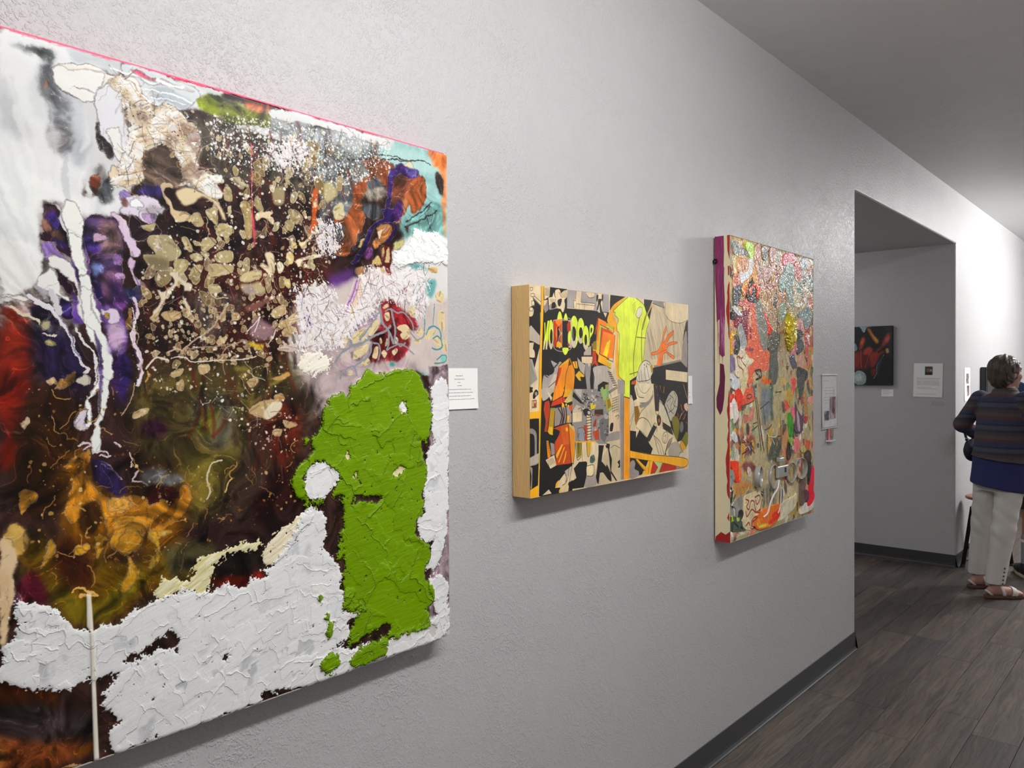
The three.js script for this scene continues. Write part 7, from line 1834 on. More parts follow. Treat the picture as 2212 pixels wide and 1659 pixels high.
function card(label, group, w, h, pos, draw, face, curl) {
  const c = newCanvas(512, Math.round(512 * h / w), '#f1f1ee'); draw(c, c.canvas.width, c.canvas.height);
  const t = thing('wall_card', label, 'card', pos, 0, group); const g = paperSheet(w, h, curl), m = std(0xffffff, 0.6, { map: canvasTex(c), side: THREE.DoubleSide });
  mesh('printed_sheet', face === 'x' ? onWall(g) : g, m, t); return t;
}
const cardPrint = (c, w, h) => textRows(c, [[w * 0.42, w * 0.6, h * 0.2, 10], [w * 0.38, w * 0.64, h * 0.28, 10], [w * 0.47, w * 0.55, h * 0.36, 10], [w * 0.46, w * 0.56, h * 0.44, 10], [w * 0.22, w * 0.78, h * 0.53, 9], [w * 0.2, w * 0.8, h * 0.61, 9], [w * 0.24, w * 0.76, h * 0.69, 9], [w * 0.16, w * 0.86, h * 0.77, 9]]);
card('white title card tucked beside the right edge of the large abstract painting', null, 0.142, 0.109, [0, 1.5475, -1.498], cardPrint, 'x', 0.004);
card('white title card showing past the right edge of the wooden ink panel', null, 0.142, 0.108, [0, 1.522, -2.708], cardPrint, 'x', 0.003);
{ // canvas on the passage wall
  const W = 512, H = 636, c = newCanvas(W, H, '#18191b'); for (const r of P4) brush(r, P4_C, c, null); warp(c, 2.5, 14, 3.3);
  const im = c.getImageData(0, 0, W, H), d = im.data; for (let y = 0; y < H; y++) for (let x = 0; x < W; x++) { const i = 4 * (y * W + x), m = 1 + 0.2 * fbm(x / 9, y / 14, 3); for (let k = 0; k < 3; k++) d[i + k] *= m; } c.putImageData(im, 0, 0);
  const t = thing('still_life_canvas', 'dark canvas with glowing red and orange shapes on the passage wall', 'painting', [-0.673, 1.478, Z2 + 0.001]);
  mesh('canvas_body', rbox(0.406, 0.504, 0.031, 0.003, 0, 0.252, 0.0155), std(new THREE.Color(0.012, 0.012, 0.014), 0.6), t);
  mesh('painted_face', new THREE.PlaneGeometry(0.404, 0.502).translate(0, 0.252, 0.0315), std(0xffffff, 0.4, { map: canvasTex(c) }), t);
}
card('small white title card under the dark still-life canvas', null, 0.096, 0.06, [-0.518, 1.411, Z2], (c, w, h) => textRows(c, [[60, 300, h * 0.25, 20], [60, 420, h * 0.45, 16], [60, 360, h * 0.62, 16], [60, 250, h * 0.8, 16]]), 'z', 0.003);
{ // artist's page with a small photo
  const t = card('white page with a small portrait photo and a paragraph, on the passage wall', null, 0.219, 0.279, [-0.204, 1.5205, Z2], (c, w, h) => { textRows(c, [[60, 450, h * 0.45, 9], [60, 440, h * 0.48, 9], [60, 430, h * 0.53, 9], [60, 445, h * 0.56, 9], [60, 440, h * 0.59, 9], [60, 430, h * 0.62, 9], [60, 445, h * 0.65, 9], [60, 300, h * 0.72, 9], [60, 380, h * 0.76, 9], [60, 400, h * 0.92, 8]]); }, 'z', 0.004);
  const p = newCanvas(64, 76, '#4a5c3c'); p.fillStyle = '#8c6a58'; p.beginPath(); p.ellipse(32, 32, 17, 20, 0, 0, 7); p.fill(); p.fillStyle = '#7a2c20'; p.fillRect(12, 8, 40, 12); p.fillStyle = '#2a2a30'; p.fillRect(6, 50, 52, 26); p.fillStyle = '#b8b09c'; p.fillRect(44, 26, 14, 18);
  mesh('portrait_photo', new THREE.PlaneGeometry(0.058, 0.07).translate(0.004, 0.078, 0.0022), std(0xffffff, 0.4, { map: canvasTex(p) }), t); t.rotation.z = -0.02;
}
{ // thin squarish patch, a little darker than the wall, under the page
  const t = thing('grey_patch', 'faint darker grey patch on the wall under the artist page', 'paint patch', [-0.13, 1.33, Z2]);
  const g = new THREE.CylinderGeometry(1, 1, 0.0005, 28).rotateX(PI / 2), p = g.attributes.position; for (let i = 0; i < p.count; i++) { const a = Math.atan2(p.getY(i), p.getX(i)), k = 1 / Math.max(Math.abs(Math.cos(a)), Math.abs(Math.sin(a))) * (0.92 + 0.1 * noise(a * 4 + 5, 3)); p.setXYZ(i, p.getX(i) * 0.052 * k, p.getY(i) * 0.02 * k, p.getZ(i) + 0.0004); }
  g.computeVertexNormals(); mesh('patch_film', g, std(new THREE.Color(0.43, 0.42, 0.44), 0.45), t);
}
{ // clear sleeve with two photo prints beside the collage
  const t = thing('plastic_sleeve', 'clear plastic sleeve with a page of two photos, hung beside the collage', 'sleeve', [0, 1.433, -4.286]);
  const c = newCanvas(420, 540, '#dededc'); textRows(c, [[60, 200, 60, 9], [60, 330, 130, 8], [60, 340, 160, 8], [90, 330, 190, 8], [60, 200, 230, 8], [60, 200, 260, 8], [60, 190, 290, 8]], 'rgba(110,108,108,0.7)');
  mesh('page', onWall(paperSheet(0.216, 0.272, 0.003)), std(0xffffff, 0.55, { map: canvasTex(c), side: THREE.DoubleSide }), t);
  const ph = (w, h, cols) => { const x = newCanvas(w, h, cols[0]); const rr = rng(w); for (let i = 0; i < 22; i++) { x.fillStyle = cols[1 + Math.floor(rr() * (cols.length - 1))]; x.beginPath(); x.ellipse(rr() * w, rr() * h, 4 + rr() * 12, 8 + rr() * 26, (rr() - 0.5), 0, 7); x.fill(); } return canvasTex(x); };
  mesh('photo_print', onWall(new THREE.PlaneGeometry(0.086, 0.118)).translate(0.0042, -0.035, -0.052), std(0xffffff, 0.4, { map: ph(80, 110, ['#b69aa4', '#8c3a58', '#5a2038', '#c8a8b4', '#74304c', '#9c8c90']) }), t);
  mesh('photo_print', onWall(new THREE.PlaneGeometry(0.07, 0.05)).translate(0.0042, -0.074, 0.042), std(0xffffff, 0.4, { map: ph(70, 50, ['#8c84a0', '#2c2450', '#40203c', '#a89cb0']) }), t);
  const sl = new THREE.PlaneGeometry(0.237, 0.286, 18, 22), p = sl.attributes.position; for (let i = 0; i < p.count; i++) p.setZ(i, 0.006 + 0.0022 * fbm(p.getX(i) * 26, p.getY(i) * 20, 3)); sl.computeVertexNormals();
  mesh('sleeve_film', onWall(sl), phys({ color: 0xffffff, roughness: 0.08, transmission: 1, thickness: 0, ior: 1.45 }), t);
  mesh('sleeve_edge', rbox(0.003, 0.006, 0.237, 0.001, 0.0065, 0.142, 0), std(0xe8e8e6, 0.35), t); mesh('sleeve_edge', rbox(0.0028, 0.005, 0.237, 0.001, 0.0062, -0.142, 0), std(0xc8c8c6, 0.35), t);
}
{ // small clip with a pink tag just under the sleeve
  const t = thing('tag_clip', 'clear clip holding a pink tag and a tiny pot under the sleeve', 'clip', [0, 1.222, -4.29]);
  mesh('pink_tag', rbox(0.004, 0.062, 0.028, 0.0015, 0.006, 0.034, 0.018), std(0xd8687a, 0.5), t);
  mesh('brown_tag', rbox(0.006, 0.04, 0.04, 0.002, 0.007, 0.042, -0.022), std(0x8f7a62, 0.6), t);
  mesh('clip_tray', rbox(0.024, 0.006, 0.09, 0.002, 0.0125, 0.003, 0.01), phys({ color: 0xe4e6e8, roughness: 0.15, clearcoat: 0.6 }), t);
  mesh('clip_back', rbox(0.003, 0.05, 0.11, 0.001, 0.0018, 0.026, 0), phys({ color: 0xd0d2d4, roughness: 0.12, transmission: 0.7, thickness: 0 }), t);
}
{ // page with two pictures on the far wall, a round tag under it
  const t = card('white page with two stacked pictures on the bright wall past the opening', null, 0.213, 0.283, [0, 1.481, -7.6], (c, w, h) => { textRows(c, [[150, 380, 60, 14]]); }, 'x', 0.003);
  const pic = (cols, y, z, w, h) => { const x = newCanvas(60, 60, cols[0]); const rr = rng(y * 1000 + 9); for (let i = 0; i < 16; i++) { x.fillStyle = cols[1 + (i % (cols.length - 1))]; x.beginPath(); x.ellipse(rr() * 60, rr() * 60, 4 + rr() * 10, 4 + rr() * 12, 0, 0, 7); x.fill(); } mesh('picture_print', onWall(new THREE.PlaneGeometry(w, h)).translate(0.0025, y, z), std(0xffffff, 0.5, { map: canvasTex(x) }), t); };
  pic(['#8c8684', '#4a4446', '#a8a09c', '#5c3c40'], 0.05, -0.01, 0.09, 0.085); pic(['#9c8488', '#6a3038', '#3c3034', '#b4a4a4'], -0.055, -0.03, 0.08, 0.09);
  const s = thing('round_tag', 'small pale tag with a dark blotch below the two-picture page', 'tag', [0, 1.298, -7.595]);
  mesh('tag_disc', new THREE.CylinderGeometry(0.038, 0.038, 0.004, 28).rotateZ(PI / 2).scale(1, 0.95, 1.9).translate(0.003, 0, 0), std(0xdadada, 0.5), s);
  mesh('tag_print', new THREE.CylinderGeometry(0.02, 0.02, 0.001, 20).rotateZ(PI / 2).scale(1, 0.9, 1.7).translate(0.0056, 0, 0), std(0x55535a, 0.5), s);
}

// ------------------------------------------------------------------ wall screen and stool past the opening
{
  const t = thing('wall_screen', 'black wall-mounted screen beyond the woman in the striped jacket', 'screen', [0, 1.06, -8.12]);
  const blk = std(0x101214, 0.35);
  mesh('casing', rbox(0.046, 0.57, 0.98, 0.008, 0.026, 0.285, -0.49), blk, t);
  mesh('bezel', rbox(0.006, 0.57, 0.98, 0.002, 0.052, 0.285, -0.49), std(0x0c0d0f, 0.25), t);
  mesh('bezel_trim', rbox(0.002, 0.56, 0.004, 0.0008, 0.0505, 0.285, -0.0015), std(0x9a9c9e, 0.3, { metalness: 0.6 }), t);
  mesh('glass_panel', box(0.001, 0.53, 0.94, 0.0556, 0.288, -0.49), phys({ color: 0x08090b, roughness: 0.12 }), t);
}
{
  const t = thing('shop_stool', 'black metal stool with a round wooden seat against the bright wall', 'stool', [0.19, 0, -7.4], 0);
  const blk = std(0x0b0b0c, 0.4, { metalness: 0.3 }), tube = (a, b, r) => { const A = new THREE.Vector3(...a), B = new THREE.Vector3(...b), d = B.clone().sub(A), g = new THREE.CylinderGeometry(r, r, d.length(), 10); g.applyQuaternion(new THREE.Quaternion().setFromUnitVectors(new THREE.Vector3(0, 1, 0), d.clone().normalize())); return g.translate(...A.add(B).multiplyScalar(0.5).toArray()); };
  mesh('seat', new THREE.LatheGeometry([[0, 0.574], [0.15, 0.574], [0.158, 0.57], [0.161, 0.562], [0.158, 0.552], [0.15, 0.548], [0, 0.548]].map(([a, b]) => new THREE.Vector2(a, b)).reverse(), 40), std(0x8a5c40, 0.45), t);
  mesh('screw_post', new THREE.CylinderGeometry(0.014, 0.014, 0.16, 16).translate(0, 0.47, 0), std(0x2a2a2c, 0.35, { metalness: 0.7 }), t);
  const top = 0.13, bot = 0.205;
  for (const [sx, sz] of [[-1, -1], [-1, 1], [1, -1], [1, 1]]) { const l = mesh('leg', mergeGeometries([tube([sx * top * 0.72, 0.49, sz * top * 0.72], [sx * bot * 0.72, 0.012, sz * bot * 0.72], 0.0155)]), blk, t); const f = mesh('rubber_foot', new THREE.CylinderGeometry(0.017, 0.019, 0.024, 14).translate(sx * bot * 0.725, 0.012, sz * bot * 0.725), std(0x3a3a3c, 0.7), l); f.name = 'rubber_foot'; }
  const c4 = [[-1, -1], [1, -1], [1, 1], [-1, 1]];
  for (let k = 0; k < 4; k++) { const a = c4[k], b = c4[(k + 1) % 4]; mesh('top_rail', tube([a[0] * top * 0.72, 0.485, a[1] * top * 0.72], [b[0] * top * 0.72, 0.485, b[1] * top * 0.72], 0.012), blk, t); const q = 0.182 * 0.72; mesh('footrest', tube([a[0] * q, 0.16, a[1] * q], [b[0] * q, 0.16, b[1] * q], 0.01), blk, t); }
  mesh('cross_bar', tube([-top * 0.72, 0.485, -top * 0.72], [top * 0.72, 0.485, top * 0.72], 0.011), blk, t); mesh('cross_bar', tube([top * 0.72, 0.4845, -top * 0.72], [-top * 0.72, 0.4845, top * 0.72], 0.011), blk, t);
  for (const [sx, sz] of [[-1, 1], [1, 1]]) mesh('brace', tube([sx * 0.094, 0.4, sz * 0.104], [0, 0.484, 0], 0.008), blk, t);
}

// ------------------------------------------------------------------ people: smooth distance fields meshed with surface nets
const V3 = (x, y, z) => [x, y, z], sub3 = (a, b) => [a[0] - b[0], a[1] - b[1], a[2] - b[2]], dot3 = (a, b) => a[0] * b[0] + a[1] * b[1] + a[2] * b[2], len3 = (a) => Math.hypot(a[0], a[1], a[2]);
const smin = (a, b, k) => { const h = Math.max(k - Math.abs(a - b), 0) / k; return Math.min(a, b) - h * h * k * 0.25; };
function cone(a, b, ra, rb) { const ab = sub3(b, a), L = dot3(ab, ab); return (p) => { const t = clamp(dot3(sub3(p, a), ab) / L); return Math.hypot(p[0] - a[0] - ab[0] * t, p[1] - a[1] - ab[1] * t, p[2] - a[2] - ab[2] * t) - (ra + (rb - ra) * t); }; }
function egg(c, r, yaw = 0) { const cs = Math.cos(yaw), sn = Math.sin(yaw), m = Math.min(...r); return (p) => { const x = p[0] - c[0], y = p[1] - c[1], z = p[2] - c[2], u = x * cs + z * sn, w = -x * sn + z * cs; const k = Math.hypot(u / r[0], y / r[1], w / r[2]); return (k - 1) * m * (k < 1 ? 1 : 1); }; }
function barrel(rings, yaw) {                             // elliptic trunk: rings [y, cx, cz, a, b]
  const cs = Math.cos(yaw), sn = Math.sin(yaw);
  return (p) => { let i = 0; while (i < rings.length - 2 && p[1] > rings[i + 1][0]) i++; const A = rings[i], B = rings[i + 1], t = clamp((p[1] - A[0]) / (B[0] - A[0])), s = t * t * (3 - 2 * t), cx = lerp(A[1], B[1], s), cz = lerp(A[2], B[2], s), a = lerp(A[3], B[3], s), b = lerp(A[4], B[4], s);
    const x = p[0] - cx, z = p[2] - cz, u = x * cs + z * sn, w = -x * sn + z * cs, d = (Math.hypot(u / a, w / b) - 1) * Math.min(a, b); const y0 = rings[0][0], y1 = rings[rings.length - 1][0]; return Math.max(d, y0 - p[1], p[1] - y1); };
}
function nets(f, lo, hi, cell, colour) {                  // surface nets
  const n = [0, 1, 2].map((k) => Math.ceil((hi[k] - lo[k]) / cell) + 1), [nx, ny, nz] = n, F = new Float32Array(nx * ny * nz);
  for (let k = 0, o = 0; k < nz; k++) for (let j = 0; j < ny; j++) for (let i = 0; i < nx; i++, o++) F[o] = f([lo[0] + i * cell, lo[1] + j * cell, lo[2] + k * cell]);
  const id = new Int32Array(nx * ny * nz).fill(-1), P = [], I = [], sx = 1, sy = nx, sz = nx * ny;
  const E = [[0, 1], [2, 3], [4, 5], [6, 7], [0, 2], [1, 3], [4, 6], [5, 7], [0, 4], [1, 5], [2, 6], [3, 7]];
  for (let k = 0; k < nz - 1; k++) for (let j = 0; j < ny - 1; j++) for (let i = 0; i < nx - 1; i++) {
    const o = i + j * sy + k * sz, v = [F[o], F[o + sx], F[o + sy], F[o + sx + sy], F[o + sz], F[o + sx + sz], F[o + sy + sz], F[o + sx + sy + sz]]; let m = 0; for (let q = 0; q < 8; q++) if (v[q] < 0) m |= 1 << q; if (m === 0 || m === 255) continue;
    let x = 0, y = 0, z = 0, c = 0; for (const [a, b] of E) { if ((v[a] < 0) === (v[b] < 0)) continue; const t = v[a] / (v[a] - v[b]); x += (a & 1) + ((b & 1) - (a & 1)) * t; y += ((a >> 1) & 1) + (((b >> 1) & 1) - ((a >> 1) & 1)) * t; z += (a >> 2) + ((b >> 2) - (a >> 2)) * t; c++; }
    id[o] = P.length / 3; P.push(lo[0] + (i + x / c) * cell, lo[1] + (j + y / c) * cell, lo[2] + (k + z / c) * cell);
  }
  const quad = (a, b, c, d, flip) => { if (a < 0 || b < 0 || c < 0 || d < 0) return; if (!flip) I.push(a, b, c, a, c, d); else I.push(a, c, b, a, d, c); };
  for (let k = 1; k < nz - 1; k++) for (let j = 1; j < ny - 1; j++) for (let i = 1; i < nx - 1; i++) { const o = i + j * sy + k * sz, s = F[o] < 0;
    if (s !== (F[o + sx] < 0)) quad(id[o], id[o - sy], id[o - sy - sz], id[o - sz], !s); if (s !== (F[o + sy] < 0)) quad(id[o], id[o - sz], id[o - sz - sx], id[o - sx], !s); if (s !== (F[o + sz] < 0)) quad(id[o], id[o - sx], id[o - sx - sy], id[o - sy], !s); }
  const g = new THREE.BufferGeometry(); g.setAttribute('position', new THREE.Float32BufferAttribute(P, 3)); g.setIndex(I);
  const N = new Float32Array(P.length), h = cell * 0.6; for (let i = 0; i < P.length; i += 3) { const p = [P[i], P[i + 1], P[i + 2]]; const gx = f([p[0] + h, p[1], p[2]]) - f([p[0] - h, p[1], p[2]]), gy = f([p[0], p[1] + h, p[2]]) - f([p[0], p[1] - h, p[2]]), gz = f([p[0], p[1], p[2] + h]) - f([p[0], p[1], p[2] - h]), l = Math.hypot(gx, gy, gz) || 1; N[i] = gx / l; N[i + 1] = gy / l; N[i + 2] = gz / l; }
  g.setAttribute('normal', new THREE.BufferAttribute(N, 3)); g.setAttribute('uv', new THREE.Float32BufferAttribute(new Float32Array(P.length / 3 * 2), 2));
  if (colour) { const C = new Float32Array(P.length); for (let i = 0; i < P.length; i += 3) { const c = colour([P[i], P[i + 1], P[i + 2]]); C[i] = c[0]; C[i + 1] = c[1]; C[i + 2] = c[2]; } g.setAttribute('color', new THREE.BufferAttribute(C, 3)); }
  return g;
}
const any = (fs, k) => (p) => { let d = fs[0](p); for (let i = 1; i < fs.length; i++) d = smin(d, fs[i](p), k); return d; };
function handParts(wrist, dir, palm, s = 1, curl = 0.5) {  // palm and five bent fingers; dir along the hand, palm = direction the palm faces
  const n = (v) => { const l = len3(v); return v.map((x) => x / l); }, add = (a, b, k) => [a[0] + b[0] * k, a[1] + b[1] * k, a[2] + b[2] * k]; dir = n(dir); palm = n(palm);
  const side = n([dir[1] * palm[2] - dir[2] * palm[1], dir[2] * palm[0] - dir[0] * palm[2], dir[0] * palm[1] - dir[1] * palm[0]]), out = [];
  const base = add(wrist, dir, 0.01 * s); for (const k of [-0.026, -0.009, 0.009, 0.026]) out.push(cone(add(base, side, k * 0.6 * s), add(add(base, dir, 0.085 * s), side, k * s), 0.016 * s, 0.013 * s));
  [[-0.029, 0.062], [-0.0097, 0.075], [0.0097, 0.078], [0.029, 0.07]].forEach(([k, L]) => { let p = add(add(base, dir, 0.088 * s), side, k * s), d = dir; for (let j = 0; j < 3; j++) { d = n(add(d, palm, curl * (j ? 0.8 : 0.5))); const q = add(p, d, L * s * [0.44, 0.32, 0.26][j]); out.push(cone(p, q, (0.0088 - 0.0006 * j) * s, (0.0083 - 0.0007 * j) * s)); p = q; } });
  let p = add(add(base, dir, 0.03 * s), side, 0.028 * s), d = n(add(add(dir, side, 0.8), palm, 0.5)); for (let j = 0; j < 3; j++) { const q = add(p, d, 0.03 * s); out.push(cone(p, q, (0.0115 - 0.001 * j) * s, (0.0105 - 0.001 * j) * s)); p = q; d = n(add(d, dir, 0.5)); }
  return any(out, 0.008 * s);
}
function headField(c, s, yaw) {                            // skull, face and ears; faces the direction yaw (0 = -z, positive to the right)
  const cs = Math.cos(yaw), sn = Math.sin(yaw), W = (x, y, f) => [c[0] + (x * cs + f * sn) * s, c[1] + y * s, c[2] + (x * sn - f * cs) * s];
  const bits = [[egg(W(0, 0.03, -0.01), [0.076 * s, 0.098 * s, 0.093 * s], yaw), 0], [egg(W(0, -0.045, 0.028), [0.058 * s, 0.075 * s, 0.066 * s], yaw), 0.04], [cone(W(0, 0.012, 0.088), W(0, -0.026, 0.105), 0.007 * s, 0.012 * s), 0.014], [cone(W(-0.02, -0.06, 0.082), W(0.02, -0.06, 0.082), 0.0075 * s, 0.0075 * s), 0.008], [cone(W(0, -0.1, 0.07), W(0, -0.103, 0.074), 0.016 * s, 0.014 * s), 0.02], [cone(W(-0.045, 0.03, 0.072), W(0.045, 0.03, 0.072), 0.009 * s, 0.009 * s), 0.02]];
  for (const k of [-1, 1]) { bits.push([egg(W(k * 0.078, -0.01, 0), [0.011 * s, 0.031 * s, 0.02 * s], yaw), 0.006]); bits.push([egg(W(k * 0.035, -0.025, 0.066), [0.022 * s, 0.02 * s, 0.02 * s], yaw), 0.02]); }
  const eyes = [-1, 1].map((k) => W(k * 0.031, 0.008, 0.083));
  return { f: (p) => { let d = bits[0][0](p); for (let i = 1; i < bits.length; i++) d = smin(d, bits[i][0](p), bits[i][1] || 0.01); for (const e of eyes) d = -smin(-d, len3(sub3(p, e)) - 0.011 * s, 0.008); return d; }, eyes: [-1, 1].map((k) => W(k * 0.031, 0.008, 0.0765)), W };
}
const lin = (h) => new THREE.Color(h), skinPale = lin('#c99a86'), vmat = (rough = 0.75, extra = {}) => new THREE.MeshStandardMaterial({ color: 0xffffff, vertexColors: true, roughness: rough, ...extra });
const rgbOf = (h) => { const c = lin(h); return [c.r, c.g, c.b]; };

{ // ---- woman in a striped jacket, seen from behind. Local x to her viewer's right, z towards the viewer
  const t = thing('person', 'person in striped jacket, navy tunic and white trousers, standing with back turned', 'person', [0.438, 0, -6.525], 0.181);
  const psi = 0.62, Bf = (r, y, f, ox = 0, oz = 0, a = psi) => [ox + r * Math.cos(a) + f * Math.sin(a), y, oz + r * Math.sin(a) - f * Math.cos(a)];
  const aL = [-0.15, 0.075, -0.13], aR = [-0.045, 0.075, 0.12], hipL = Bf(-0.085, 0.86, 0, -0.02), hipR = Bf(0.085, 0.86, 0, -0.02), kL = [-0.125, 0.47, -0.1], kR = [0.0, 0.47, 0.1];
  const shL = Bf(-0.165, 1.385, 0, -0.005), shR = Bf(0.165, 1.385, 0, -0.005), elL = [-0.255, 1.2, -0.15], wrL = [-0.16, 1.115, -0.31], elR = Bf(0.235, 1.13, 0.02), wrR = Bf(0.22, 0.95, 0.17);
  const neck = [0.015, 1.44, -0.01], head = [0.018, 1.58, -0.005], hd = headField(head, 1.0, 0.95), fd = 1.1, F = (a, L, y) => [a[0] + Math.sin(fd) * L, y, a[2] - Math.cos(fd) * L];
  const trunk = barrel([[0.8, -0.02, 0, 0.155, 0.105], [0.95, -0.02, 0, 0.16, 0.11], [1.1, -0.01, 0, 0.135, 0.095], [1.28, -0.005, 0, 0.15, 0.1], [1.42, 0.005, 0, 0.12, 0.075], [1.47, 0.012, 0, 0.06, 0.055]], psi);
  const legs = any([cone(hipL, kL, 0.08, 0.055), cone(kL, aL, 0.052, 0.035), cone(hipR, kR, 0.08, 0.055), cone(kR, aR, 0.052, 0.035)], 0.03);
  const foot = (a) => any([cone([a[0] - Math.sin(fd) * 0.035, 0.05, a[2] + Math.cos(fd) * 0.035], F(a, 0.1, 0.045), 0.028, 0.03), cone(F(a, 0.08, 0.045), F(a, 0.15, 0.036), 0.032, 0.022), cone(a, F(a, 0.05, 0.05), 0.036, 0.03), ...[-0.024, -0.008, 0.008, 0.022].map((k, i) => cone([F(a, 0.14, 0.036)[0] + Math.cos(fd) * k, 0.036, F(a, 0.14, 0)[2] + Math.sin(fd) * k], [F(a, 0.175 - Math.abs(k) * 0.4, 0)[0] + Math.cos(fd) * k, 0.034, F(a, 0.175 - Math.abs(k) * 0.4, 0)[2] + Math.sin(fd) * k], 0.0105, 0.009))], 0.014);
  const arms = any([cone(shL, elL, 0.042, 0.034), cone(elL, wrL, 0.034, 0.022), cone(shR, elR, 0.042, 0.034), cone(elR, wrR, 0.034, 0.022)], 0.02);
  const hL = handParts(wrL, sub3(wrL, elL), [0.6, -0.2, 0.4], 0.9, 0.75), hR = handParts(wrR, [wrR[0] - elR[0], wrR[1] - elR[1], wrR[2] - elR[2]], [-0.8, 0, -0.3], 0.9, 0.5), fL = foot(aL), fR = foot(aR), neckF = cone(neck, [0.017, 1.53, -0.005], 0.05, 0.047);
  const skin = (p) => { const r = [0.50, 0.27, 0.21], k = 0.92 + 0.12 * fbm(p[0] * 60, p[1] * 60 + p[2] * 40, 2); return r.map((x) => x * k); };
  const coarse = any([trunk, legs, arms, neckF], 0.04);
  const body = mergeGeometries([nets(coarse, [-0.4, 0.09, -0.4], [0.4, 1.5, 0.35], 0.012, skin), nets((p) => smin(hd.f(p), neckF(p), 0.02), [-0.1, 1.45, -0.14], [0.14, 1.72, 0.13], 0.004, skin), nets((p) => smin(hL(p), cone(elL, wrL, 0.034, 0.022)(p), 0.015), [wrL[0] - 0.09, wrL[1] - 0.16, wrL[2] - 0.2], [wrL[0] + 0.17, wrL[1] + 0.08, wrL[2] + 0.05], 0.004, skin), nets((p) => smin(hR(p), cone(elR, wrR, 0.034, 0.022)(p), 0.015), [wrR[0] - 0.1, wrR[1] - 0.19, wrR[2] - 0.2], [wrR[0] + 0.16, wrR[1] + 0.05, wrR[2] + 0.1], 0.004, skin), ...[[fL, aL], [fR, aR]].map(([f, a]) => nets((p) => smin(f(p), legs(p), 0.02), [a[0] - 0.08, 0.018, a[2] - 0.14], [a[0] + 0.21, 0.13, a[2] + 0.08], 0.005, skin))]);
  mesh('body', body, vmat(0.55), t);
  for (const e of hd.eyes) mesh('eye', new THREE.SphereGeometry(0.0105, 14, 10).translate(...e), std(0x2c2420, 0.2), t);
  // hair: short bob
  const hairF = (p) => { const q = 0.006 * fbm(p[0] * 70 + 3, p[1] * 22, 2) + 0.004 * noise(p[0] * 160 + p[2] * 120, p[1] * 30); const cap = egg(hd.W(0, 0.022, -0.016), [0.098, 0.108, 0.112], 0.95)(p), nape = egg(hd.W(0, -0.04, -0.045), [0.078, 0.075, 0.062], 0.95)(p); let d = smin(cap, nape, 0.03) - q; const fx = (p[0] - head[0]) * Math.sin(0.95) - (p[2] - head[2]) * Math.cos(0.95), open = Math.max(0.052 - fx + (p[1] - head[1] - 0.06) * -0.9, 0); const face = Math.max(-(fx - 0.036), p[1] - (head[1] + 0.062)); return Math.max(d, -face); };
  mesh('hair', nets(hairF, [-0.13, 1.44, -0.16], [0.16, 1.73, 0.14], 0.0045, (p) => { const s = 0.5 + 0.5 * noise(p[0] * 150 + p[2] * 90, p[1] * 12), top = 0; return mixc(rgbOf('#3a3128'), rgbOf('#5c5042'), s * 0.8); }), vmat(0.5), t);
  // trousers
  const folds = (p) => 0.0024 * Math.sin((p[1] + p[0] * 0.9) * 55 + 4 * fbm(p[0] * 9, p[1] * 6, 2)) * sstep(0.25, 0.5, p[1]) * sstep(0.85, 0.6, p[1]) + 0.004 * fbm(p[0] * 24, p[1] * 9 + p[2] * 12, 2);
  const tLeg = (h, k, a) => any([cone(h, k, 0.092, 0.074), cone(k, [a[0] - 0.006, 0.105, a[2]], 0.074, 0.062)], 0.02);
  const tl = tLeg(hipL, kL, aL), tr = tLeg(hipR, kR, aR), seatF = barrel([[0.74, -0.02, 0, 0.15, 0.11], [0.95, -0.02, 0, 0.165, 0.115], [1.05, -0.015, 0, 0.15, 0.105]], psi);
  const trousers = (p) => Math.max(smin(smin(tl(p), tr(p), 0.008), seatF(p), 0.03) + folds(p), 0.105 + 0.02 * clamp((p[0] + 0.1) * -3, -1, 1) * 0.4 - p[1], p[1] - 1.02);
  const wh = mesh('trousers', nets(trousers, [-0.3, 0.08, -0.3], [0.25, 1.05, 0.28], 0.0085), std(0xd4d0ca, 0.8), t); wh.userData.label = 'white straight trousers';
  for (let k = 0; k < 5; k++) { const y = 0.115 + k * 0.027; mesh('hem_button', new THREE.SphereGeometry(0.0055, 10, 8).translate(aR[0] + 0.042 + k * 0.003, y, aR[2] + 0.047), std(0x2e2a28, 0.4), wh); }
  // tunic under the jacket
  const tun = (p) => { const d = barrel([[0.68, -0.02, 0, 0.2, 0.165], [0.95, -0.02, 0, 0.183, 0.142], [1.2, -0.01, 0, 0.155, 0.108]], psi)(p); return Math.max(d + 0.004 * Math.sin(Math.atan2(p[2], p[0]) * 7) * sstep(1.0, 0.75, p[1]), 0.765 - 0.14 * (p[0] + 0.03) - p[1], p[1] - 1.1); };
  mesh('tunic', nets(tun, [-0.27, 0.68, -0.25], [0.25, 1.12, 0.25], 0.009), std(new THREE.Color(0.018, 0.024, 0.115), 0.8), t).userData.label = 'plain navy blue tunic';
  // jacket with woven bands
  const jb = barrel([[0.93, -0.014, 0, 0.2, 0.162], [1.1, -0.008, 0, 0.184, 0.14], [1.28, -0.004, 0, 0.176, 0.124], [1.39, 0.002, 0, 0.165, 0.1], [1.455, 0.012, 0, 0.085, 0.07], [1.475, 0.014, 0, 0.066, 0.062]], psi);
  const slL = any([cone(shL, elL, 0.068, 0.056), cone(elL, [lerp(elL[0], wrL[0], 0.85), lerp(elL[1], wrL[1], 0.85), lerp(elL[2], wrL[2], 0.85)], 0.056, 0.044)], 0.02), slR = any([cone(shR, elR, 0.068, 0.056), cone(elR, [lerp(elR[0], wrR[0], 0.85), lerp(elR[1], wrR[1], 0.85), lerp(elR[2], wrR[2], 0.85)], 0.056, 0.044)], 0.02);
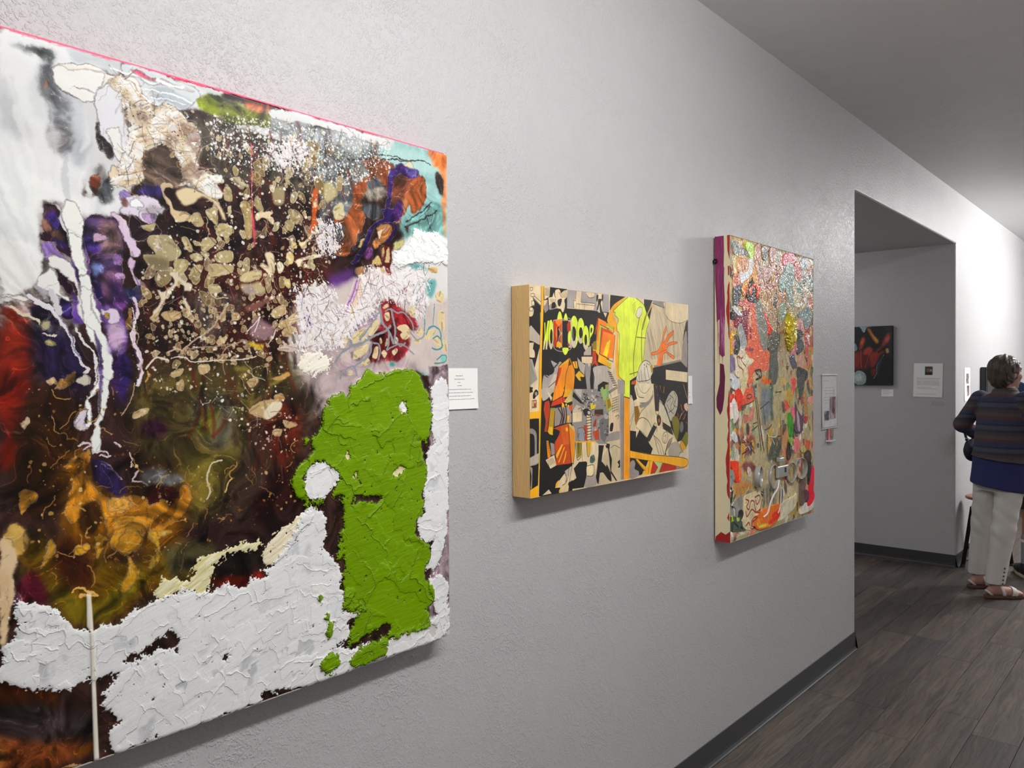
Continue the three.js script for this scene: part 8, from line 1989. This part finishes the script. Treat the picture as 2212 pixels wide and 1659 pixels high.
  const neckHole = cone([0.02, 1.45, -0.06], [0.018, 1.56, -0.02], 0.05, 0.075);
  const jacket = (p) => { const body_ = Math.max(jb(p), 0.962 - 0.1 * (p[0] + 0.02) - p[1]); let d = smin(body_, smin(slL(p), slR(p), 0.01), 0.018) + 0.003 * fbm(p[0] * 22, p[1] * 16 + p[2] * 14, 2); return Math.max(d, -neckHole(p)); };
  const bands = [[0.0, '#504b49'], [0.16, '#54393e'], [0.3, '#363a54'], [0.5, '#20233a'], [0.56, '#464858'], [0.74, '#313140'], [0.86, '#4a3c3c'], [1, '#504b49']].map(([u, h]) => [u, rgbOf(h)]);
  const weave = (p) => { const inS = Math.min(slL(p), slR(p)) < jb(p) - 0.01; const u0 = inS ? (1.46 - p[1]) * 1.15 + 0.03 : 1.452 - p[1] - 0.06 * (p[0]) * 0; let u = ((u0 / 0.158) % 1 + 1) % 1, i = 0; while (i < bands.length - 2 && u > bands[i + 1][0]) i++; const w = sstep(bands[i + 1][0] - 0.05, bands[i + 1][0], u); let c = mixc(bands[i][1], bands[i + 1][1], w); const k = (i === 2 || i === 4) ? 1 + 0.35 * Math.sin(p[0] * 340) * Math.sin(p[1] * 300) : 1 + 0.1 * noise(p[0] * 200, p[1] * 200); return c.map((x) => x * k); };
  mesh('jacket', nets(jacket, [-0.36, 0.92, -0.4], [0.36, 1.5, 0.32], 0.0065, weave), vmat(0.85), t).userData.label = 'cropped jacket with woven blue, red and grey bands';
  // sandals
  for (const a of [aL, aR]) {
    const sole = any([cone([a[0] - Math.sin(fd) * 0.045, 0.012, a[2] + Math.cos(fd) * 0.045], F(a, 0.1, 0.012), 0.034, 0.038), cone(F(a, 0.1, 0.012), F(a, 0.165, 0.012), 0.038, 0.03)], 0.01), s = mesh('sandal', nets((p) => Math.max(sole(p), p[1] - 0.024, 0.001 - p[1]), [a[0] - 0.1, -0.004, a[2] - 0.15], [a[0] + 0.22, 0.04, a[2] + 0.09], 0.005), std(0x5a4030, 0.7), t);
    const strap = (L, lift, w) => { const f2 = foot(a), c0 = F(a, L, 0.03), dir = [Math.sin(fd), 0, -Math.cos(fd)]; return nets((p) => Math.max(Math.abs(f2(p) - 0.003) - 0.0035, Math.abs(dot3(sub3(p, c0), dir) - (p[1] - 0.03) * lift) - w, 0.016 - p[1]), [a[0] - 0.1, 0.012, a[2] - 0.16], [a[0] + 0.22, 0.125, a[2] + 0.1], 0.004); };
    mesh('strap', strap(0.115, 0.1, 0.02), std(0xdcd8d0, 0.5), s); mesh('strap', strap(0.045, -0.35, 0.012), std(0xdcd8d0, 0.5), s); mesh('heel_strap', strap(-0.04, -1.1, 0.011), std(0xdcd8d0, 0.5), s);
  }
}
{ // bag at her hip, hung from the forearm
  const t = thing('hand_bag', 'navy fabric bag hanging from the forearm of the person in striped jacket', 'bag', [0.438, 0, -6.525], 0.181);
  const b = nets((p) => { const q = egg([-0.19, 1.005, -0.21], [0.055, 0.085, 0.1], 0.3)(p); return q + 0.004 * fbm(p[0] * 30, p[1] * 30, 2); }, [-0.28, 0.9, -0.34], [-0.1, 1.11, -0.08], 0.007); const navy = std(new THREE.Color(0.008, 0.01, 0.026), 0.7); mesh('bag_body', b, navy, t);
  const pts = [[-0.215, 1.05, -0.15], [-0.235, 1.12, -0.17], [-0.24, 1.175, -0.2], [-0.225, 1.19, -0.225], [-0.2, 1.17, -0.25], [-0.19, 1.11, -0.27], [-0.19, 1.05, -0.27]].map((p) => new THREE.Vector3(...p));
  mesh('bag_handle', new THREE.TubeGeometry(new THREE.CatmullRomCurve3(pts), 40, 0.009, 8), navy, t);
  mesh('handle_ring', new THREE.TorusGeometry(0.012, 0.003, 8, 16).translate(-0.224, 1.085, -0.152), std(0xc8c8c8, 0.25, { metalness: 0.9 }), t);
}
{ // second visitor, mostly hidden: blue shirt, dark shorts, grey socks
  const t = thing('person', 'person in blue shirt, dark shorts and grey socks beyond the woman', 'person', [0.6, 0, -7.27], 0.3);
  t.userData.label = 'person in blue shirt, dark shorts and grey socks with a yellow lanyard';
  const kL = [-0.1, 0.5, 0.02], kR = [0.1, 0.5, -0.02], aL = [-0.12, 0.08, 0.04], aR = [0.1, 0.08, -0.03], hL0 = [-0.09, 0.92, 0], hR0 = [0.09, 0.92, 0], shL = [-0.19, 1.44, 0], shR = [0.19, 1.44, 0], elL = [-0.25, 1.16, 0.02], elR = [0.25, 1.16, 0.02], wrL = [-0.2, 0.95, -0.16], wrR = [0.2, 0.95, -0.16], head = [0, 1.63, -0.01], hd = headField(head, 1.04, -0.25);
  const trunk = barrel([[0.85, 0, 0, 0.165, 0.11], [1.05, 0, 0, 0.15, 0.105], [1.3, 0, 0, 0.17, 0.115], [1.46, 0, 0, 0.13, 0.08], [1.51, 0, 0, 0.06, 0.06]], 0), skin = () => [0.36, 0.17, 0.1];
  const neckF = cone([0, 1.48, 0], [0, 1.58, -0.01], 0.055, 0.052), legs = any([cone(hL0, kL, 0.09, 0.06), cone(kL, aL, 0.058, 0.04), cone(hR0, kR, 0.09, 0.06), cone(kR, aR, 0.058, 0.04)], 0.03), arms = any([cone(shL, elL, 0.048, 0.04), cone(elL, wrL, 0.04, 0.026), cone(shR, elR, 0.048, 0.04), cone(elR, wrR, 0.04, 0.026)], 0.02);
  const hands = [handParts(wrL, sub3(wrL, elL), [1, 0, 0], 1, 0.5), handParts(wrR, sub3(wrR, elR), [-1, 0, 0], 1, 0.5)];
  mesh('body', mergeGeometries([nets(any([trunk, legs, arms, neckF], 0.04), [-0.36, 0.05, -0.26], [0.36, 1.55, 0.2], 0.013, skin), nets((p) => smin(hd.f(p), neckF(p), 0.02), [-0.12, 1.49, -0.15], [0.12, 1.78, 0.13], 0.005, skin), ...hands.map((f, i) => nets(f, [(i ? wrR : wrL)[0] - 0.13, 0.76, -0.36], [(i ? wrR : wrL)[0] + 0.13, 0.99, -0.1], 0.0045, skin))]), vmat(0.55), t);
  for (const e of hd.eyes) mesh('eye', new THREE.SphereGeometry(0.011, 14, 10).translate(...e), std(0x2c2420, 0.2), t);
  mesh('hair', nets((p) => { const d = egg(hd.W(0, 0.04, -0.015), [0.092, 0.1, 0.104], -0.25)(p) - 0.005 * fbm(p[0] * 60, p[1] * 30, 2); const fz = -(p[2] - head[2]); return Math.max(d, Math.min(fz - 0.03, head[1] + 0.055 - p[1] + 0.0) > 0 ? 0.02 : -1); }, [-0.13, 1.55, -0.15], [0.13, 1.79, 0.14], 0.006, (p) => mixc(rgbOf('#8a6a44'), rgbOf('#b08c5c'), 0.5 + 0.5 * noise(p[0] * 120, p[1] * 15))), vmat(0.5), t);
  const sh = barrel([[0.9, 0, 0, 0.185, 0.13], [1.1, 0, 0, 0.175, 0.128], [1.32, 0, 0, 0.19, 0.13], [1.45, 0, 0, 0.16, 0.1], [1.505, 0, 0, 0.085, 0.08]], 0), sl = any([cone(shL, [-0.225, 1.27, 0.012], 0.072, 0.066), cone(shR, [0.225, 1.27, 0.012], 0.072, 0.066)], 0.01);
  mesh('shirt', nets((p) => Math.max(smin(sh(p), sl(p), 0.03) + 0.003 * fbm(p[0] * 20, p[1] * 14, 2), 0.9 - p[1], -cone([0, 1.5, -0.03], [0, 1.6, -0.01], 0.06, 0.08)(p)), [-0.34, 0.87, -0.2], [0.34, 1.54, 0.2], 0.009), std(new THREE.Color(0.035, 0.085, 0.17), 0.85), t);
  mesh('shorts', nets((p) => Math.max(smin(any([cone(hL0, kL, 0.115, 0.095), cone(hR0, kR, 0.115, 0.095)], 0.02)(p), barrel([[0.8, 0, 0, 0.17, 0.12], [0.98, 0, 0, 0.175, 0.125]], 0)(p), 0.03), 0.53 - p[1], p[1] - 0.97), [-0.25, 0.5, -0.18], [0.25, 1.0, 0.18], 0.01), std(0x1b1b20, 0.85), t);
  for (const [k, a] of [[kL, aL], [kR, aR]]) {
    const so = mesh('sock', nets((p) => Math.max(cone(k, a, 0.062, 0.046)(p), 0.06 - p[1], p[1] - 0.33), [a[0] - 0.1, 0.04, a[2] - 0.1], [a[0] + 0.12, 0.36, a[2] + 0.1], 0.007), std(0x8a8a8c, 0.9), t); mesh('sock_stripe', nets((p) => Math.max(cone(k, a, 0.0635, 0.0475)(p), 0.27 - p[1], p[1] - 0.295), [a[0] - 0.1, 0.25, a[2] - 0.1], [a[0] + 0.12, 0.32, a[2] + 0.1], 0.006), std(0xe4e4e2, 0.9), so);
    const f = [a[0] - 0.04, 0, a[2] - 0.17], up = any([cone([a[0], 0.06, a[2] + 0.035], [a[0] - 0.02, 0.05, a[2] - 0.08], 0.045, 0.043), cone([a[0] - 0.02, 0.05, a[2] - 0.08], [f[0], 0.042, f[2]], 0.043, 0.032), cone([a[0], 0.1, a[2]], [a[0], 0.06, a[2]], 0.05, 0.05)], 0.02), s = mesh('shoe', nets((p) => Math.max(up(p), 0.02 - p[1], p[1] - 0.11), [a[0] - 0.12, 0.01, a[2] - 0.24], [a[0] + 0.08, 0.13, a[2] + 0.1], 0.007), std(0x14161f, 0.6), t);
    mesh('sole', nets((p) => Math.max(up([p[0], 0.045, p[2]]) - 0.004, 0.0005 - p[1], p[1] - 0.024), [a[0] - 0.12, -0.006, a[2] - 0.24], [a[0] + 0.08, 0.04, a[2] + 0.11], 0.006), std(0xb8a88c, 0.7), s);
  }
  mesh('lanyard', new THREE.TubeGeometry(new THREE.CatmullRomCurve3([[-0.085, 1.515, 0.02], [-0.1, 1.5, -0.05], [-0.07, 1.4, -0.135], [0, 1.25, -0.142], [0.07, 1.4, -0.135], [0.1, 1.5, -0.05], [0.085, 1.515, 0.02], [0, 1.525, 0.075]].map((p) => new THREE.Vector3(...p)), true), 60, 0.009, 8), std(0xe8b80c, 0.6), t).userData.label = 'yellow lanyard';
}

renderer.render(scene, camera);
